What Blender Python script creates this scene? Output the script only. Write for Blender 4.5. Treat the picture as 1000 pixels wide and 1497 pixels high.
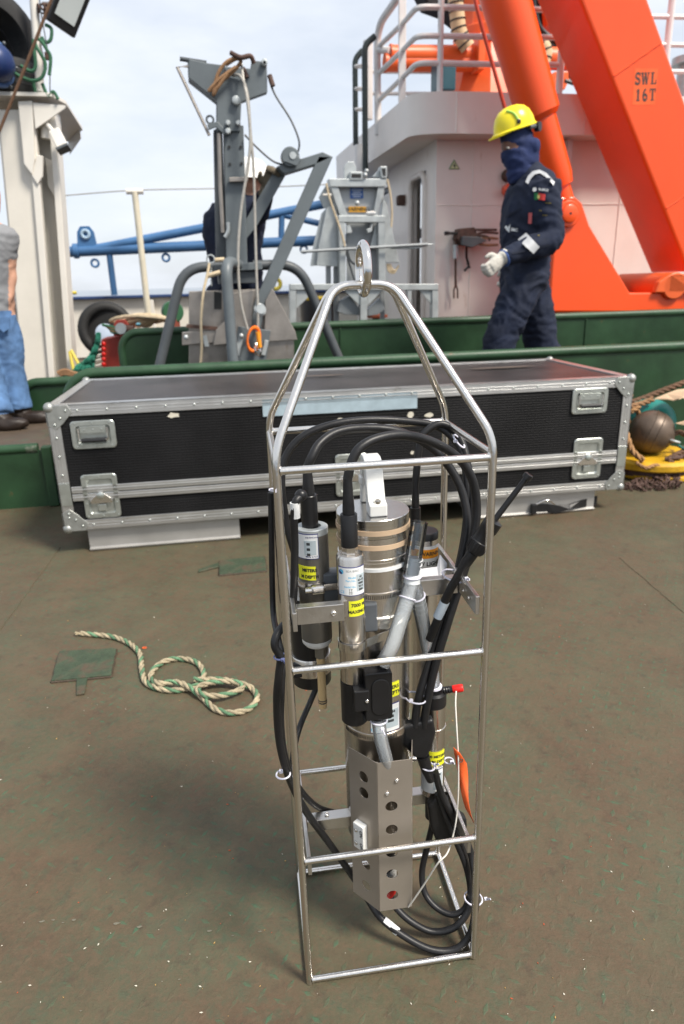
import bpy, bmesh, math, random
from mathutils import Vector, Matrix, noise as mnoise
random.seed(7)
sc = bpy.context.scene
for o in list(bpy.data.objects): bpy.data.objects.remove(o)
COL = sc.collection
PI = math.pi
rad = math.radians

# ------------------------------------------------------------------ camera
# world axes follow the ship: x along the coamings, y across them, z up. The lens is 1.1 m over the deck.
CAM_H, PITCH, ROLL, YAW = 1.1, 18.5, -1.5, 10.4
def _basis():
    p, r, t = rad(PITCH), rad(ROLL), rad(YAW)
    f = Vector((0, math.cos(p), -math.sin(p))); R = Vector((1, 0, 0)); U = R.cross(f)
    R2 = math.cos(r)*R + math.sin(r)*U; U2 = -math.sin(r)*R + math.cos(r)*U
    m = Matrix.Rotation(-t, 3, 'Z')
    return m @ R2, m @ U2, m @ f
CR, CU, CF = _basis()
CAM = Vector((0, 0, CAM_H))
cam_data = bpy.data.cameras.new('camera'); cam = bpy.data.objects.new('camera', cam_data); COL.objects.link(cam)
cam.matrix_world = Matrix(((CR.x, CU.x, -CF.x, 0), (CR.y, CU.y, -CF.y, 0), (CR.z, CU.z, -CF.z, CAM_H), (0, 0, 0, 1)))
cam_data.sensor_fit = 'VERTICAL'; cam_data.sensor_height = 36; cam_data.sensor_width = 24; cam_data.lens = 24.0
cam_data.clip_start = 0.02; cam_data.clip_end = 30000
cam_data.dof.use_dof = True; cam_data.dof.focus_distance = 0.98; cam_data.dof.aperture_fstop = 6.3
sc.camera = cam
sc.render.resolution_x, sc.render.resolution_y = 684, 1024

# ------------------------------------------------------------------ sky, sun, exposure
SUN_EL, SUN_AZ = 52.0, -46.0          # azimuth measured from +x towards +y
w = bpy.data.worlds.new('World'); sc.world = w; w.use_nodes = True
nt = w.node_tree; nt.nodes.clear()
def N(nt, t, **k):
    n = nt.nodes.new(t)
    for a, b in k.items(): setattr(n, a, b)
    return n
out = N(nt, 'ShaderNodeOutputWorld'); bg = N(nt, 'ShaderNodeBackground'); bg.inputs['Strength'].default_value = 0.1
sky = N(nt, 'ShaderNodeTexSky', sky_type='NISHITA', sun_disc=False, sun_elevation=rad(SUN_EL), sun_rotation=rad(90 - SUN_AZ))
sky.dust_density = 2.0; sky.air_density = 1.0
tc = N(nt, 'ShaderNodeTexCoord'); mp = N(nt, 'ShaderNodeMapping'); mp.inputs['Scale'].default_value = (1.6, 1.6, 5.0)
nz = N(nt, 'ShaderNodeTexNoise'); nz.inputs['Scale'].default_value = 2.2; nz.inputs['Detail'].default_value = 7; nz.inputs['Roughness'].default_value = 0.55
rp = N(nt, 'ShaderNodeValToRGB'); rp.color_ramp.elements[0].position = 0.36; rp.color_ramp.elements[0].color = (.66, .66, .66, 1)
rp.color_ramp.elements[1].position = 0.66; rp.color_ramp.elements[1].color = (.97, .97, .97, 1)
mx = N(nt, 'ShaderNodeMix', data_type='RGBA'); mx.inputs['B'].default_value = (6.3, 6.65, 7.2, 1)
L = nt.links.new
L(tc.outputs['Generated'], mp.inputs['Vector']); L(mp.outputs['Vector'], nz.inputs['Vector']); L(nz.outputs['Fac'], rp.inputs['Fac'])
L(rp.outputs['Color'], mx.inputs['Factor']); L(sky.outputs['Color'], mx.inputs['A']); L(mx.outputs['Result'], bg.inputs['Color']); L(bg.outputs['Background'], out.inputs['Surface'])
sd = bpy.data.lights.new('sun', 'SUN'); sd.energy = 3.4; sd.angle = rad(14); sd.color = (1, .93, .83)
sun = bpy.data.objects.new('sun', sd); COL.objects.link(sun)
sdir = Vector((math.cos(rad(SUN_EL))*math.cos(rad(SUN_AZ)), math.cos(rad(SUN_EL))*math.sin(rad(SUN_AZ)), math.sin(rad(SUN_EL))))
sun.rotation_euler = sdir.to_track_quat('Z', 'Y').to_euler(); sun.location = (3, -3, 9)
sc.view_settings.view_transform = 'Standard'; sc.view_settings.look = 'None'; sc.view_settings.exposure = 0.62; sc.view_settings.gamma = 1
sc.view_settings.use_curve_mapping = False
sc.render.engine = 'CYCLES'
try: sc.cycles.max_bounces = 8; sc.cycles.transparent_max_bounces = 12; sc.cycles.caustics_reflective = False
except Exception: pass

# ------------------------------------------------------------------ measuring helpers (sight line meets a plane of the place)
def ray(px, py): return CF + (px-500)/998.0*CR - (py-748.5)/998.0*CU
def AY(px, py, y): d = ray(px, py); return CAM + d*(y/d.y)
def AX(px, py, x): d = ray(px, py); return CAM + d*(x/d.x)
def AZ(px, py, z): d = ray(px, py); return CAM + d*((z-CAM_H)/d.z)

# ------------------------------------------------------------------ materials
MATS = {}
def mat(name, col, rough=.5, metal=0., var=.12, vs=6., bump=0., bs=60., spot=None, spot_amt=.0, spot_s=9., trans=0., ior=1.45, emit=None, coat=0., stretch=None, spec=None, alpha=1., streak=None, sheen=0., sub=0.):
    if name in MATS: return MATS[name]
    m = bpy.data.materials.new(name); m.use_nodes = True; nt = m.node_tree; L = nt.links.new
    b = nt.nodes['Principled BSDF']
    b.inputs['Roughness'].default_value = rough; b.inputs['Metallic'].default_value = metal; b.inputs['IOR'].default_value = ior
    b.inputs['Transmission Weight'].default_value = trans; b.inputs['Coat Weight'].default_value = coat; b.inputs['Alpha'].default_value = alpha
    b.inputs['Sheen Weight'].default_value = sheen
    if sub: b.inputs['Subsurface Weight'].default_value = sub; b.inputs['Subsurface Radius'].default_value = (.01, .01, .01)
    if spec is not None: b.inputs['Specular IOR Level'].default_value = spec
    tc = N(nt, 'ShaderNodeTexCoord'); mp = N(nt, 'ShaderNodeMapping'); L(tc.outputs['Object'], mp.inputs['Vector'])
    if stretch: mp.inputs['Scale'].default_value = stretch
    nz = N(nt, 'ShaderNodeTexNoise'); nz.inputs['Scale'].default_value = vs; nz.inputs['Detail'].default_value = 6; nz.inputs['Roughness'].default_value = .62
    L(mp.outputs['Vector'], nz.inputs['Vector'])
    c = Vector(col[:3])
    rp = N(nt, 'ShaderNodeValToRGB'); e = rp.color_ramp.elements
    e[0].position = .3; e[1].position = .7
    e[0].color = (*[max(0, x*(1-var)) for x in c], 1); e[1].color = (*[min(1, x*(1+var)) for x in c], 1)
    L(nz.outputs['Fac'], rp.inputs['Fac']); cur = rp.outputs['Color']
    if spot:
        n2 = N(nt, 'ShaderNodeTexNoise'); n2.inputs['Scale'].default_value = spot_s; n2.inputs['Detail'].default_value = 9; n2.inputs['Roughness'].default_value = .68
        if streak:
            m2 = N(nt, 'ShaderNodeMapping'); m2.inputs['Scale'].default_value = streak; L(tc.outputs['Object'], m2.inputs['Vector']); L(m2.outputs['Vector'], n2.inputs['Vector'])
        else: L(tc.outputs['Object'], n2.inputs['Vector'])
        r2 = N(nt, 'ShaderNodeValToRGB'); q = r2.color_ramp.elements
        q[0].position = .72-.3*spot_amt; q[0].color = (0, 0, 0, 1); q[1].position = .80-.2*spot_amt; q[1].color = (1, 1, 1, 1)
        L(n2.outputs['Fac'], r2.inputs['Fac'])
        mx = N(nt, 'ShaderNodeMix', data_type='RGBA'); mx.inputs['B'].default_value = (*spot, 1)
        L(r2.outputs['Color'], mx.inputs['Factor']); L(cur, mx.inputs['A']); cur = mx.outputs['Result']
    L(cur, b.inputs['Base Color'])
    rr = N(nt, 'ShaderNodeMapRange'); rr.inputs['To Min'].default_value = max(.02, rough*.8); rr.inputs['To Max'].default_value = min(1, rough*1.25)
    L(nz.outputs['Fac'], rr.inputs['Value']); L(rr.outputs['Result'], b.inputs['Roughness'])
    if bump:
        n3 = N(nt, 'ShaderNodeTexNoise'); n3.inputs['Scale'].default_value = bs; n3.inputs['Detail'].default_value = 4
        L(mp.outputs['Vector'], n3.inputs['Vector'])
        bp = N(nt, 'ShaderNodeBump'); bp.inputs['Strength'].default_value = min(1, bump); bp.inputs['Distance'].default_value = .01
        L(n3.outputs['Fac'], bp.inputs['Height']); L(bp.outputs['Normal'], b.inputs['Normal'])
    if emit: b.inputs['Emission Color'].default_value = (*emit[:3], 1); b.inputs['Emission Strength'].default_value = emit[3]
    MATS[name] = m; return m

RUST = (.16, .055, .02)
stain = mat('stainless', (.72, .69, .65), .2, 1, .05, 30, .06, 400, stretch=(1, 1, .15))
brushed = mat('brushed_stainless', (.68, .645, .60), .24, 1, .08, 60, .05, 500, stretch=(1, 1, .04))
turned = mat('turned_steel', (.66, .64, .61), .22, 1, .08, 40, .07, 300, stretch=(.04, .04, 1))
titan = mat('titanium_grey', (.20, .19, .175), .38, 1, .08, 40)
alu = mat('aluminium', (.62, .62, .61), .34, .9, .07, 12, .04, 120, spot=(.36, .34, .30), spot_amt=.3)
alubar = mat('aluminium_bar', (.58, .56, .53), .36, 1, .08, 30, .05, 200)
zinc = mat('zinc_plate', (.50, .53, .50), .33, .85, .12, 25, .05, 90)
guardm = mat('guard_sheet', (.40, .355, .305), .42, .65, .05, 12)
blackrub = mat('black_rubber', (.012, .012, .013), .42, 0, .2, 30, .04, 200)
blackpl = mat('black_plastic', (.011, .011, .012), .34, 0, .15, 20)
darkan = mat('dark_anodised', (.20, .19, .168), .38, .7, .1, 20)
greypl = mat('grey_plastic', (.10, .11, .12), .4, 0, .1, 20)
whitepl = mat('white_plastic', (.80, .80, .77), .35, 0, .03, 20, sub=.15)
whitepap = mat('white_label', (.80, .81, .80), .4, 0, .03, 30)
bluelab = mat('label_border', (.03, .035, .16), .4, 0, .05, 20)
greylab = mat('label_panel', (.46, .53, .56), .4, 0, .05, 20)
cyan = mat('label_cyan', (.12, .48, .72), .4, 0, .05, 20)
ink = mat('black_ink', (.02, .02, .02), .5, 0, .05, 20)
yellowlab = mat('yellow_label', (.78, .78, .03), .45, 0, .04, 20)
orangelab = mat('orange_label', (.85, .32, .02), .45, 0, .04, 20)
tieM = mat('cable_tie', (.76, .75, .85), .4, 0, .03, 20, sub=.1)
tan = mat('tan_rubber', (.68, .49, .32), .5, 0, .05, 20)
teflon = mat('teflon', (.76, .78, .78), .3, 0, .03, 20, sub=.2)
def thin_clear(name, col, rough, mixf, translu):
    m = bpy.data.materials.new(name); m.use_nodes = True; nt = m.node_tree; L = nt.links.new; nt.nodes.clear()
    o = N(nt, 'ShaderNodeOutputMaterial'); tr = N(nt, 'ShaderNodeBsdfTransparent'); tr.inputs['Color'].default_value = (*col, 1)
    gl = N(nt, 'ShaderNodeBsdfGlossy'); gl.inputs['Roughness'].default_value = rough
    df = N(nt, 'ShaderNodeBsdfTranslucent'); df.inputs['Color'].default_value = (.88, .93, .96, 1)
    d2 = N(nt, 'ShaderNodeBsdfDiffuse'); d2.inputs['Color'].default_value = (.95, .98, 1, 1)
    m0 = N(nt, 'ShaderNodeMixShader'); m0.inputs[0].default_value = .75; L(df.outputs[0], m0.inputs[1]); L(d2.outputs[0], m0.inputs[2])
    m1 = N(nt, 'ShaderNodeMixShader'); m1.inputs[0].default_value = translu; L(tr.outputs[0], m1.inputs[1]); L(m0.outputs[0], m1.inputs[2])
    fr = N(nt, 'ShaderNodeLayerWeight'); fr.inputs['Blend'].default_value = mixf
    m2 = N(nt, 'ShaderNodeMixShader'); L(fr.outputs['Fresnel'], m2.inputs[0]); L(m1.outputs[0], m2.inputs[1]); L(gl.outputs[0], m2.inputs[2])
    L(m2.outputs[0], o.inputs['Surface']); MATS[name] = m; return m
tubeM = thin_clear('translucent_tube', (.97, .985, .99), .15, .14, .22)
clearM = thin_clear('clear_tube', (.93, .95, .96), .06, .32, .02)
greenp = mat('green_paint', (.016, .048, .019), .42, 0, .35, 3.5, .35, 5, spot=RUST, spot_amt=.22, spot_s=7)
greenpd = mat('green_paint_chipped', (.020, .058, .025), .42, 0, .3, 3, .2, 15, spot=(.40, .36, .31), spot_amt=.62, spot_s=5)
greencap = mat('green_rail_paint', (.026, .068, .032), .45, 0, .25, 6, .1, 60, spot=(.15, .07, .035), spot_amt=.30, spot_s=9)
cream = mat('cream_paint', (.72, .68, .60), .45, 0, .07, 2.5, .04, 20, spot=(.40, .26, .12), spot_amt=.17, spot_s=5, streak=(3, 3, .5))
creamclean = mat('cream_trim', (.75, .715, .645), .45, 0, .05, 3, .03, 20, spot=(.42, .25, .1), spot_amt=.22, spot_s=14)
housep = mat('house_white_bounce_tint', (.77, .71, .655), .42, 0, .07, 1.4, .25, 3.0, spot=(.44, .30, .20), spot_amt=.22, spot_s=3.5, streak=(3, 3, .45))  # white paint warmed to stand in for orange bounce light; rust runs on top
railwhite = mat('white_rail_paint', (.70, .68, .66), .4, 0, .06, 6, spot=(.30, .20, .14), spot_amt=.2)
orange = mat('orange_paint', (.88, .085, .010), .34, 0, .08, 1.2, .12, 3, coat=.2, spot=(.50, .045, .012), spot_amt=.26, spot_s=4, streak=(2, 2, .4))
orange2 = mat('orange_paint_faded', (.80, .13, .03), .4, 0, .1, 3, .03, 10, spot=(.35, .08, .03), spot_amt=.2)
stencil = mat('stencil_ground', (.88, .12, .02), .5, 0, .12, 12)
bluep = mat('blue_paint', (.055, .15, .32), .4, 0, .15, 3)
bluedk = mat('blue_cap_paint', (.03, .06, .16), .4, 0, .15, 4)
greysteel = mat('grey_steel_paint', (.125, .145, .155), .42, 0, .14, 4, .05, 40, spot=(.26, .18, .12), spot_amt=.16, spot_s=8)
greydark = mat('dark_grey_pipe', (.075, .085, .092), .45, 0, .15, 6, .04, 40)
galv = mat('galvanised', (.46, .49, .49), .42, .45, .16, 12, .06, 40)
dullss = mat('dull_stainless', (.33, .30, .27), .42, .8, .25, 5, .08, 25, spot=(.20, .14, .09), spot_amt=.3, spot_s=6, streak=(4, 4, .8))
rustm = mat('rusty_iron', (.09, .05, .038), .7, 0, .4, 25, .3, 60)
wirem = mat('wire_rope', (.42, .40, .36), .5, .4, .2, 60, .2, 300)
brownrope = mat('brown_rope', (.27, .15, .075), .85, 0, .3, 30, .4, 200)
darkrope = mat('tarred_rope', (.13, .07, .04), .85, 0, .3, 30, .4, 200)
beigerope = mat('beige_rope', (.60, .49, .33), .85, 0, .2, 30, .4, 200)
creamstr = mat('cream_strand', (.40, .335, .22), .85, 0, .35, 28, .5, 350)
greenstr = mat('green_strand', (.12, .235, .13), .85, 0, .4, 24, .5, 350)
navy = mat('navy_cloth', (.0085, .014, .034), .85, 0, .3, 5, .5, 22)
scarfm = mat('blue_scarf_cloth', (.016, .028, .092), .85, 0, .25, 6, .5, 30)
reflect = mat('reflective_tape', (.50, .51, .52), .5, .1, .08, 20)
skin = mat('skin', (.16, .075, .05), .55, 0, .1, 12, sub=.1)
skinlt = mat('fair_skin', (.58, .32, .22), .55, 0, .1, 12, sub=.1)
glovem = mat('white_glove', (.58, .55, .49), .85, 0, .15, 14, .4, 60)
yellowhat = mat('yellow_helmet', (.90, .74, .02), .28, 0, .03, 8)
whitehat = mat('white_helmet', (.80, .80, .78), .3, 0, .03, 8)
greyshirt = mat('grey_shirt', (.22, .225, .235), .85, 0, .1, 5, .4, 18)
denim = mat('denim', (.085, .17, .33), .85, 0, .35, 9, .45, 22)
shoe = mat('brown_leather', (.022, .014, .010), .5, 0, .2, 12)
tyre = mat('tyre_rubber', (.018, .018, .018), .65, 0, .2, 10, .1, 60)
netm = mat('green_net', (.02, .17, .11), .8, 0, .3, 20, .5, 120)
redp = mat('red_paint', (.34, .045, .03), .5, 0, .2, 5, .1, 30, spot=(.12, .05, .03), spot_amt=.2)
yellowp = mat('yellow_paint', (.62, .35, .015), .5, 0, .2, 8, .15, 40, spot=(.09, .045, .028), spot_amt=.55, spot_s=12)
tealp = mat('teal_float', (.01, .20, .17), .4, 0, .2, 6)
ballm = mat('bronze_ball', (.13, .095, .07), .42, .35, .25, 8, .1, 25)
card = mat('cardboard', (.52, .37, .24), .8, 0, .1, 10)
bluetape = mat('blue_tape', (.34, .43, .48), .65, 0, .15, 15)
torn = mat('torn_paper', (.62, .58, .48), .8, 0, .15, 30)
red = mat('red_plastic', (.75, .02, .015), .35, 0, .05, 10)
tagm = mat('orange_tag', (.80, .13, .03), .5, 0, .06, 15)
stringm = mat('white_string', (.72, .69, .62), .8, 0, .08, 60)
glass = mat('amber_glass', (.62, .44, .22), .15, 0, .08, 20)
lampglass = mat('lamp_glass', (.62, .66, .64), .15, 0, .05, 4)
blueball = mat('blue_float', (.012, .03, .11), .35, 0, .25, 6)
ductm = mat('beige_duct', (.62, .45, .26), .6, 0, .1, 10)
greenw = mat('green_wheel', (.03, .11, .05), .5, 0, .2, 8)

def deck_material():
    m = bpy.data.materials.new('worn_deck_paint'); m.use_nodes = True; nt = m.node_tree; L = nt.links.new
    b = nt.nodes['Principled BSDF']; tc = N(nt, 'ShaderNodeTexCoord'); V = tc.outputs['Object']
    def noise(s, d=6, r=.6, vec=V):
        n = N(nt, 'ShaderNodeTexNoise'); n.inputs['Scale'].default_value = s; n.inputs['Detail'].default_value = d; n.inputs['Roughness'].default_value = r; L(vec, n.inputs['Vector']); return n.outputs['Fac']
    def ramp(x, a, c0, bb, c1):
        r = N(nt, 'ShaderNodeValToRGB'); e = r.color_ramp.elements; e[0].position = a; e[0].color = (*c0, 1); e[1].position = bb; e[1].color = (*c1, 1); L(x, r.inputs['Fac']); return r.outputs['Color']
    def mix(f, a, c):
        x = N(nt, 'ShaderNodeMix', data_type='RGBA'); L(f, x.inputs['Factor'])
        for s, k in ((a, 'A'), (c, 'B')):
            if isinstance(s, tuple): x.inputs[k].default_value = (*s, 1)
            else: L(s, x.inputs[k])
        return x.outputs['Result']
    def ma(op, a, c=None, d=None):
        x = N(nt, 'ShaderNodeMath', operation=op)
        for i, s in enumerate((a, c, d)):
            if s is None: continue
            if isinstance(s, (int, float)): x.inputs[i].default_value = s
            else: L(s, x.inputs[i])
        return x.outputs[0]
    brown = ramp(noise(5, 8, .7), .3, (.076, .049, .029), .72, (.124, .079, .047))
    green = ramp(noise(9, 6), .3, (.060, .065, .036), .7, (.092, .098, .056))
    big = ramp(noise(2.4, 8, .70), .38, (.08, .08, .08), .64, (.85, .85, .85))
    fine = ramp(noise(36, 6, .65), .50, (0, 0, 0), .66, (1, 1, 1))
    base = mix(big, brown, green)
    base = mix(ma('MULTIPLY', fine, .55), base, (.052, .078, .046))
    fine2 = ramp(noise(95, 5, .7), .46, (0, 0, 0), .64, (1, 1, 1)); base = mix(ma('MULTIPLY', fine2, .5), base, (.120, .076, .046))
    fine3 = ramp(noise(22, 8, .75), .54, (0, 0, 0), .66, (1, 1, 1)); base = mix(ma('MULTIPLY', fine3, .45), base, (.052, .036, .025))
    # raised tread lozenges, alternating in direction, worn green where the paint survives
    sx = N(nt, 'ShaderNodeSeparateXYZ'); mp = N(nt, 'ShaderNodeMapping'); mp.inputs['Rotation'].default_value = (0, 0, rad(38)); mp.inputs['Scale'].default_value = (30, 30, 30)
    wob = N(nt, 'ShaderNodeTexNoise'); wob.inputs['Scale'].default_value = 7; L(V, wob.inputs['Vector'])
    va = N(nt, 'ShaderNodeVectorMath', operation='MULTIPLY_ADD'); va.inputs[1].default_value = (.02, .02, .02); L(wob.outputs['Color'], va.inputs[0]); L(V, va.inputs[2])
    L(va.outputs[0], mp.inputs['Vector']); L(mp.outputs['Vector'], sx.inputs[0])
    fx, fy = ma('FRACT', sx.outputs[0]), ma('FRACT', sx.outputs[1])
    ix, iy = ma('FLOOR', sx.outputs[0]), ma('FLOOR', sx.outputs[1])
    par = ma('ABSOLUTE', ma('MODULO', ma('ADD', ix, iy), 2.0))
    cx, cy = ma('SUBTRACT', fx, .5), ma('SUBTRACT', fy, .5)
    def loz(a, c): return ma('ADD', ma('MULTIPLY', ma('ABSOLUTE', a), 2.2), ma('MULTIPLY', ma('ABSOLUTE', c), 6.5))
    q = ma('ADD', ma('MULTIPLY', loz(cx, cy), par), ma('MULTIPLY', loz(cy, cx), ma('SUBTRACT', 1.0, par)))
    l = N(nt, 'ShaderNodeMapRange', interpolation_type='SMOOTHSTEP'); l.inputs['From Min'].default_value = 1.0; l.inputs['From Max'].default_value = .55; L(q, l.inputs['Value'])
    lo = l.outputs['Result']
    keep = ramp(noise(4.2, 5, .7), .44, (0, 0, 0), .60, (1, 1, 1))
    base = mix(ma('MULTIPLY', ma('MULTIPLY', ma('MULTIPLY', lo, keep), ramp(noise(75, 4, .7), .38, (.1, .1, .1), .58, (1, 1, 1))), .85), base, (.050, .110, .060))
    # scuffs, stains, rust and flecks of paint
    dark = ramp(noise(2.3, 8, .72), .57, (0, 0, 0), .75, (1, 1, 1)); base = mix(ma('MULTIPLY', dark, .35), base, (.040, .032, .026))
    rust = ramp(noise(3.7, 9, .75), .64, (0, 0, 0), .74, (1, 1, 1)); base = mix(ma('MULTIPLY', rust, .40), base, (.125, .058, .030))
    pale = ramp(noise(2.9, 10, .8), .66, (0, 0, 0), .78, (1, 1, 1)); base = mix(ma('MULTIPLY', pale, .25), base, (.15, .135, .105))
    gr = noise(160, 3, .7); base = mix(ma('MULTIPLY', ramp(gr, .55, (0, 0, 0), .75, (1, 1, 1)), .30), base, (.030, .023, .018))
    L(base, b.inputs['Base Color'])
    L(ramp(noise(6, 6, .65), .3, (.50, .50, .50), .75, (.80, .80, .80)), b.inputs['Roughness']); b.inputs['Specular IOR Level'].default_value = .38
    h = ma('ADD', ma('MULTIPLY', lo, .16), ma('ADD', ma('MULTIPLY', noise(55, 5), .5), ma('MULTIPLY', gr, .3)))
    bp = N(nt, 'ShaderNodeBump'); bp.inputs['Strength'].default_value = .6; bp.inputs['Distance'].default_value = .004; L(h, bp.inputs['Height']); L(bp.outputs['Normal'], b.inputs['Normal'])
    return m
deckm = deck_material()
platm = mat('brown_deck_paint', (.085, .062, .042), .6, 0, .2, 4, .2, 60, spot=(.075, .085, .052), spot_amt=.5, spot_s=5)

def weave_material(name, col, scale, rough):
    m = bpy.data.materials.new(name); m.use_nodes = True; nt = m.node_tree; L = nt.links.new
    b = nt.nodes['Principled BSDF']; tc = N(nt, 'ShaderNodeTexCoord'); mp = N(nt, 'ShaderNodeMapping'); mp.inputs['Rotation'].default_value = (rad(90), 0, 0) if 'front' in name else (0, 0, 0)
    L(tc.outputs['Object'], mp.inputs['Vector'])
    br = N(nt, 'ShaderNodeTexBrick'); br.inputs['Scale'].default_value = scale; br.inputs['Mortar Size'].default_value = .06; br.inputs['Mortar Smooth'].default_value = 1.0; br.inputs['Brick Width'].default_value = .9; br.inputs['Row Height'].default_value = .3
    L(mp.outputs['Vector'], br.inputs['Vector'])
    nz = N(nt, 'ShaderNodeTexNoise'); nz.inputs['Scale'].default_value = 3; nz.inputs['Detail'].default_value = 8; L(tc.outputs['Object'], nz.inputs['Vector'])
    rp = N(nt, 'ShaderNodeValToRGB'); e = rp.color_ramp.elements; e[0].position = .35; e[0].color = (*col, 1); e[1].position = .75; e[1].color = (*[c*2.1+.004 for c in col], 1); L(nz.outputs['Fac'], rp.inputs['Fac'])
    L(rp.outputs['Color'], b.inputs['Base Color']); b.inputs['Roughness'].default_value = rough; b.inputs['Specular IOR Level'].default_value = .18
    bp = N(nt, 'ShaderNodeBump'); bp.inputs['Strength'].default_value = .5; bp.inputs['Distance'].default_value = .003; L(br.outputs['Fac'], bp.inputs['Height']); L(bp.outputs['Normal'], b.inputs['Normal'])
    return m
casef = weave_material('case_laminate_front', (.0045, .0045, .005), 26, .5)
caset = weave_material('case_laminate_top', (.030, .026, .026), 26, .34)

# ------------------------------------------------------------------ mesh helpers
def smoothpath(pts, k=6, closed=False):
    P = [Vector(p) for p in pts]; n = len(P); o = []
    rng = range(n if closed else n-1)
    for i in rng:
        if closed: p0, p1, p2, p3 = P[i-1], P[i], P[(i+1) % n], P[(i+2) % n]
        else: p0, p1, p2, p3 = P[max(i-1, 0)], P[i], P[i+1], P[min(i+2, n-1)]
        for j in range(k):
            t = j/k
            o.append(.5*((2*p1)+(p2-p0)*t+(2*p0-5*p1+4*p2-p3)*t*t+(3*p1-p0-3*p2+p3)*t**3))
    if not closed: o.append(P[-1])
    return o
def fillet(pts, r, k=6):
    """polyline with rounded bends, like a bent pipe"""
    P = [Vector(p) for p in pts]; o = [P[0]]
    for i in range(1, len(P)-1):
        a, b, c = P[i-1], P[i], P[i+1]; u = (a-b); v = (c-b); rr = min(r, u.length*.48, v.length*.48)
        s, e = b+u.normalized()*rr, b+v.normalized()*rr
        for j in range(k+1):
            t = j/k; o.append((1-t)**2*s+2*t*(1-t)*b+t*t*e)
    o.append(P[-1]); return o
def frames(P, closed=False):
    n = len(P); T = []
    for i in range(n):
        a = P[i-1] if (i > 0 or closed) else P[0]; b = P[(i+1) % n] if (i < n-1 or closed) else P[-1]
        t = (b-a); T.append(t.normalized() if t.length > 1e-9 else Vector((0, 0, 1)))
    u = T[0].orthogonal().normalized(); F = []
    for i in range(n):
        u = (u - T[i]*u.dot(T[i]));  u = u.normalized() if u.length > 1e-6 else T[i].orthogonal().normalized()
        F.append((u.copy(), T[i].cross(u).normalized()))
    return F
def frame(o, z=(0, 0, 1), x=(1, 0, 0)):
    z = Vector(z).normalized(); x = Vector(x); x = (x - z*x.dot(z)).normalized(); y = z.cross(x)
    return Matrix(((x.x, y.x, z.x, o[0]), (x.y, y.y, z.y, o[1]), (x.z, y.z, z.z, o[2]), (0, 0, 0, 1)))
T_ = Matrix.Translation
def RZ(a): return Matrix.Rotation(rad(a), 4, 'Z')
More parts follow.
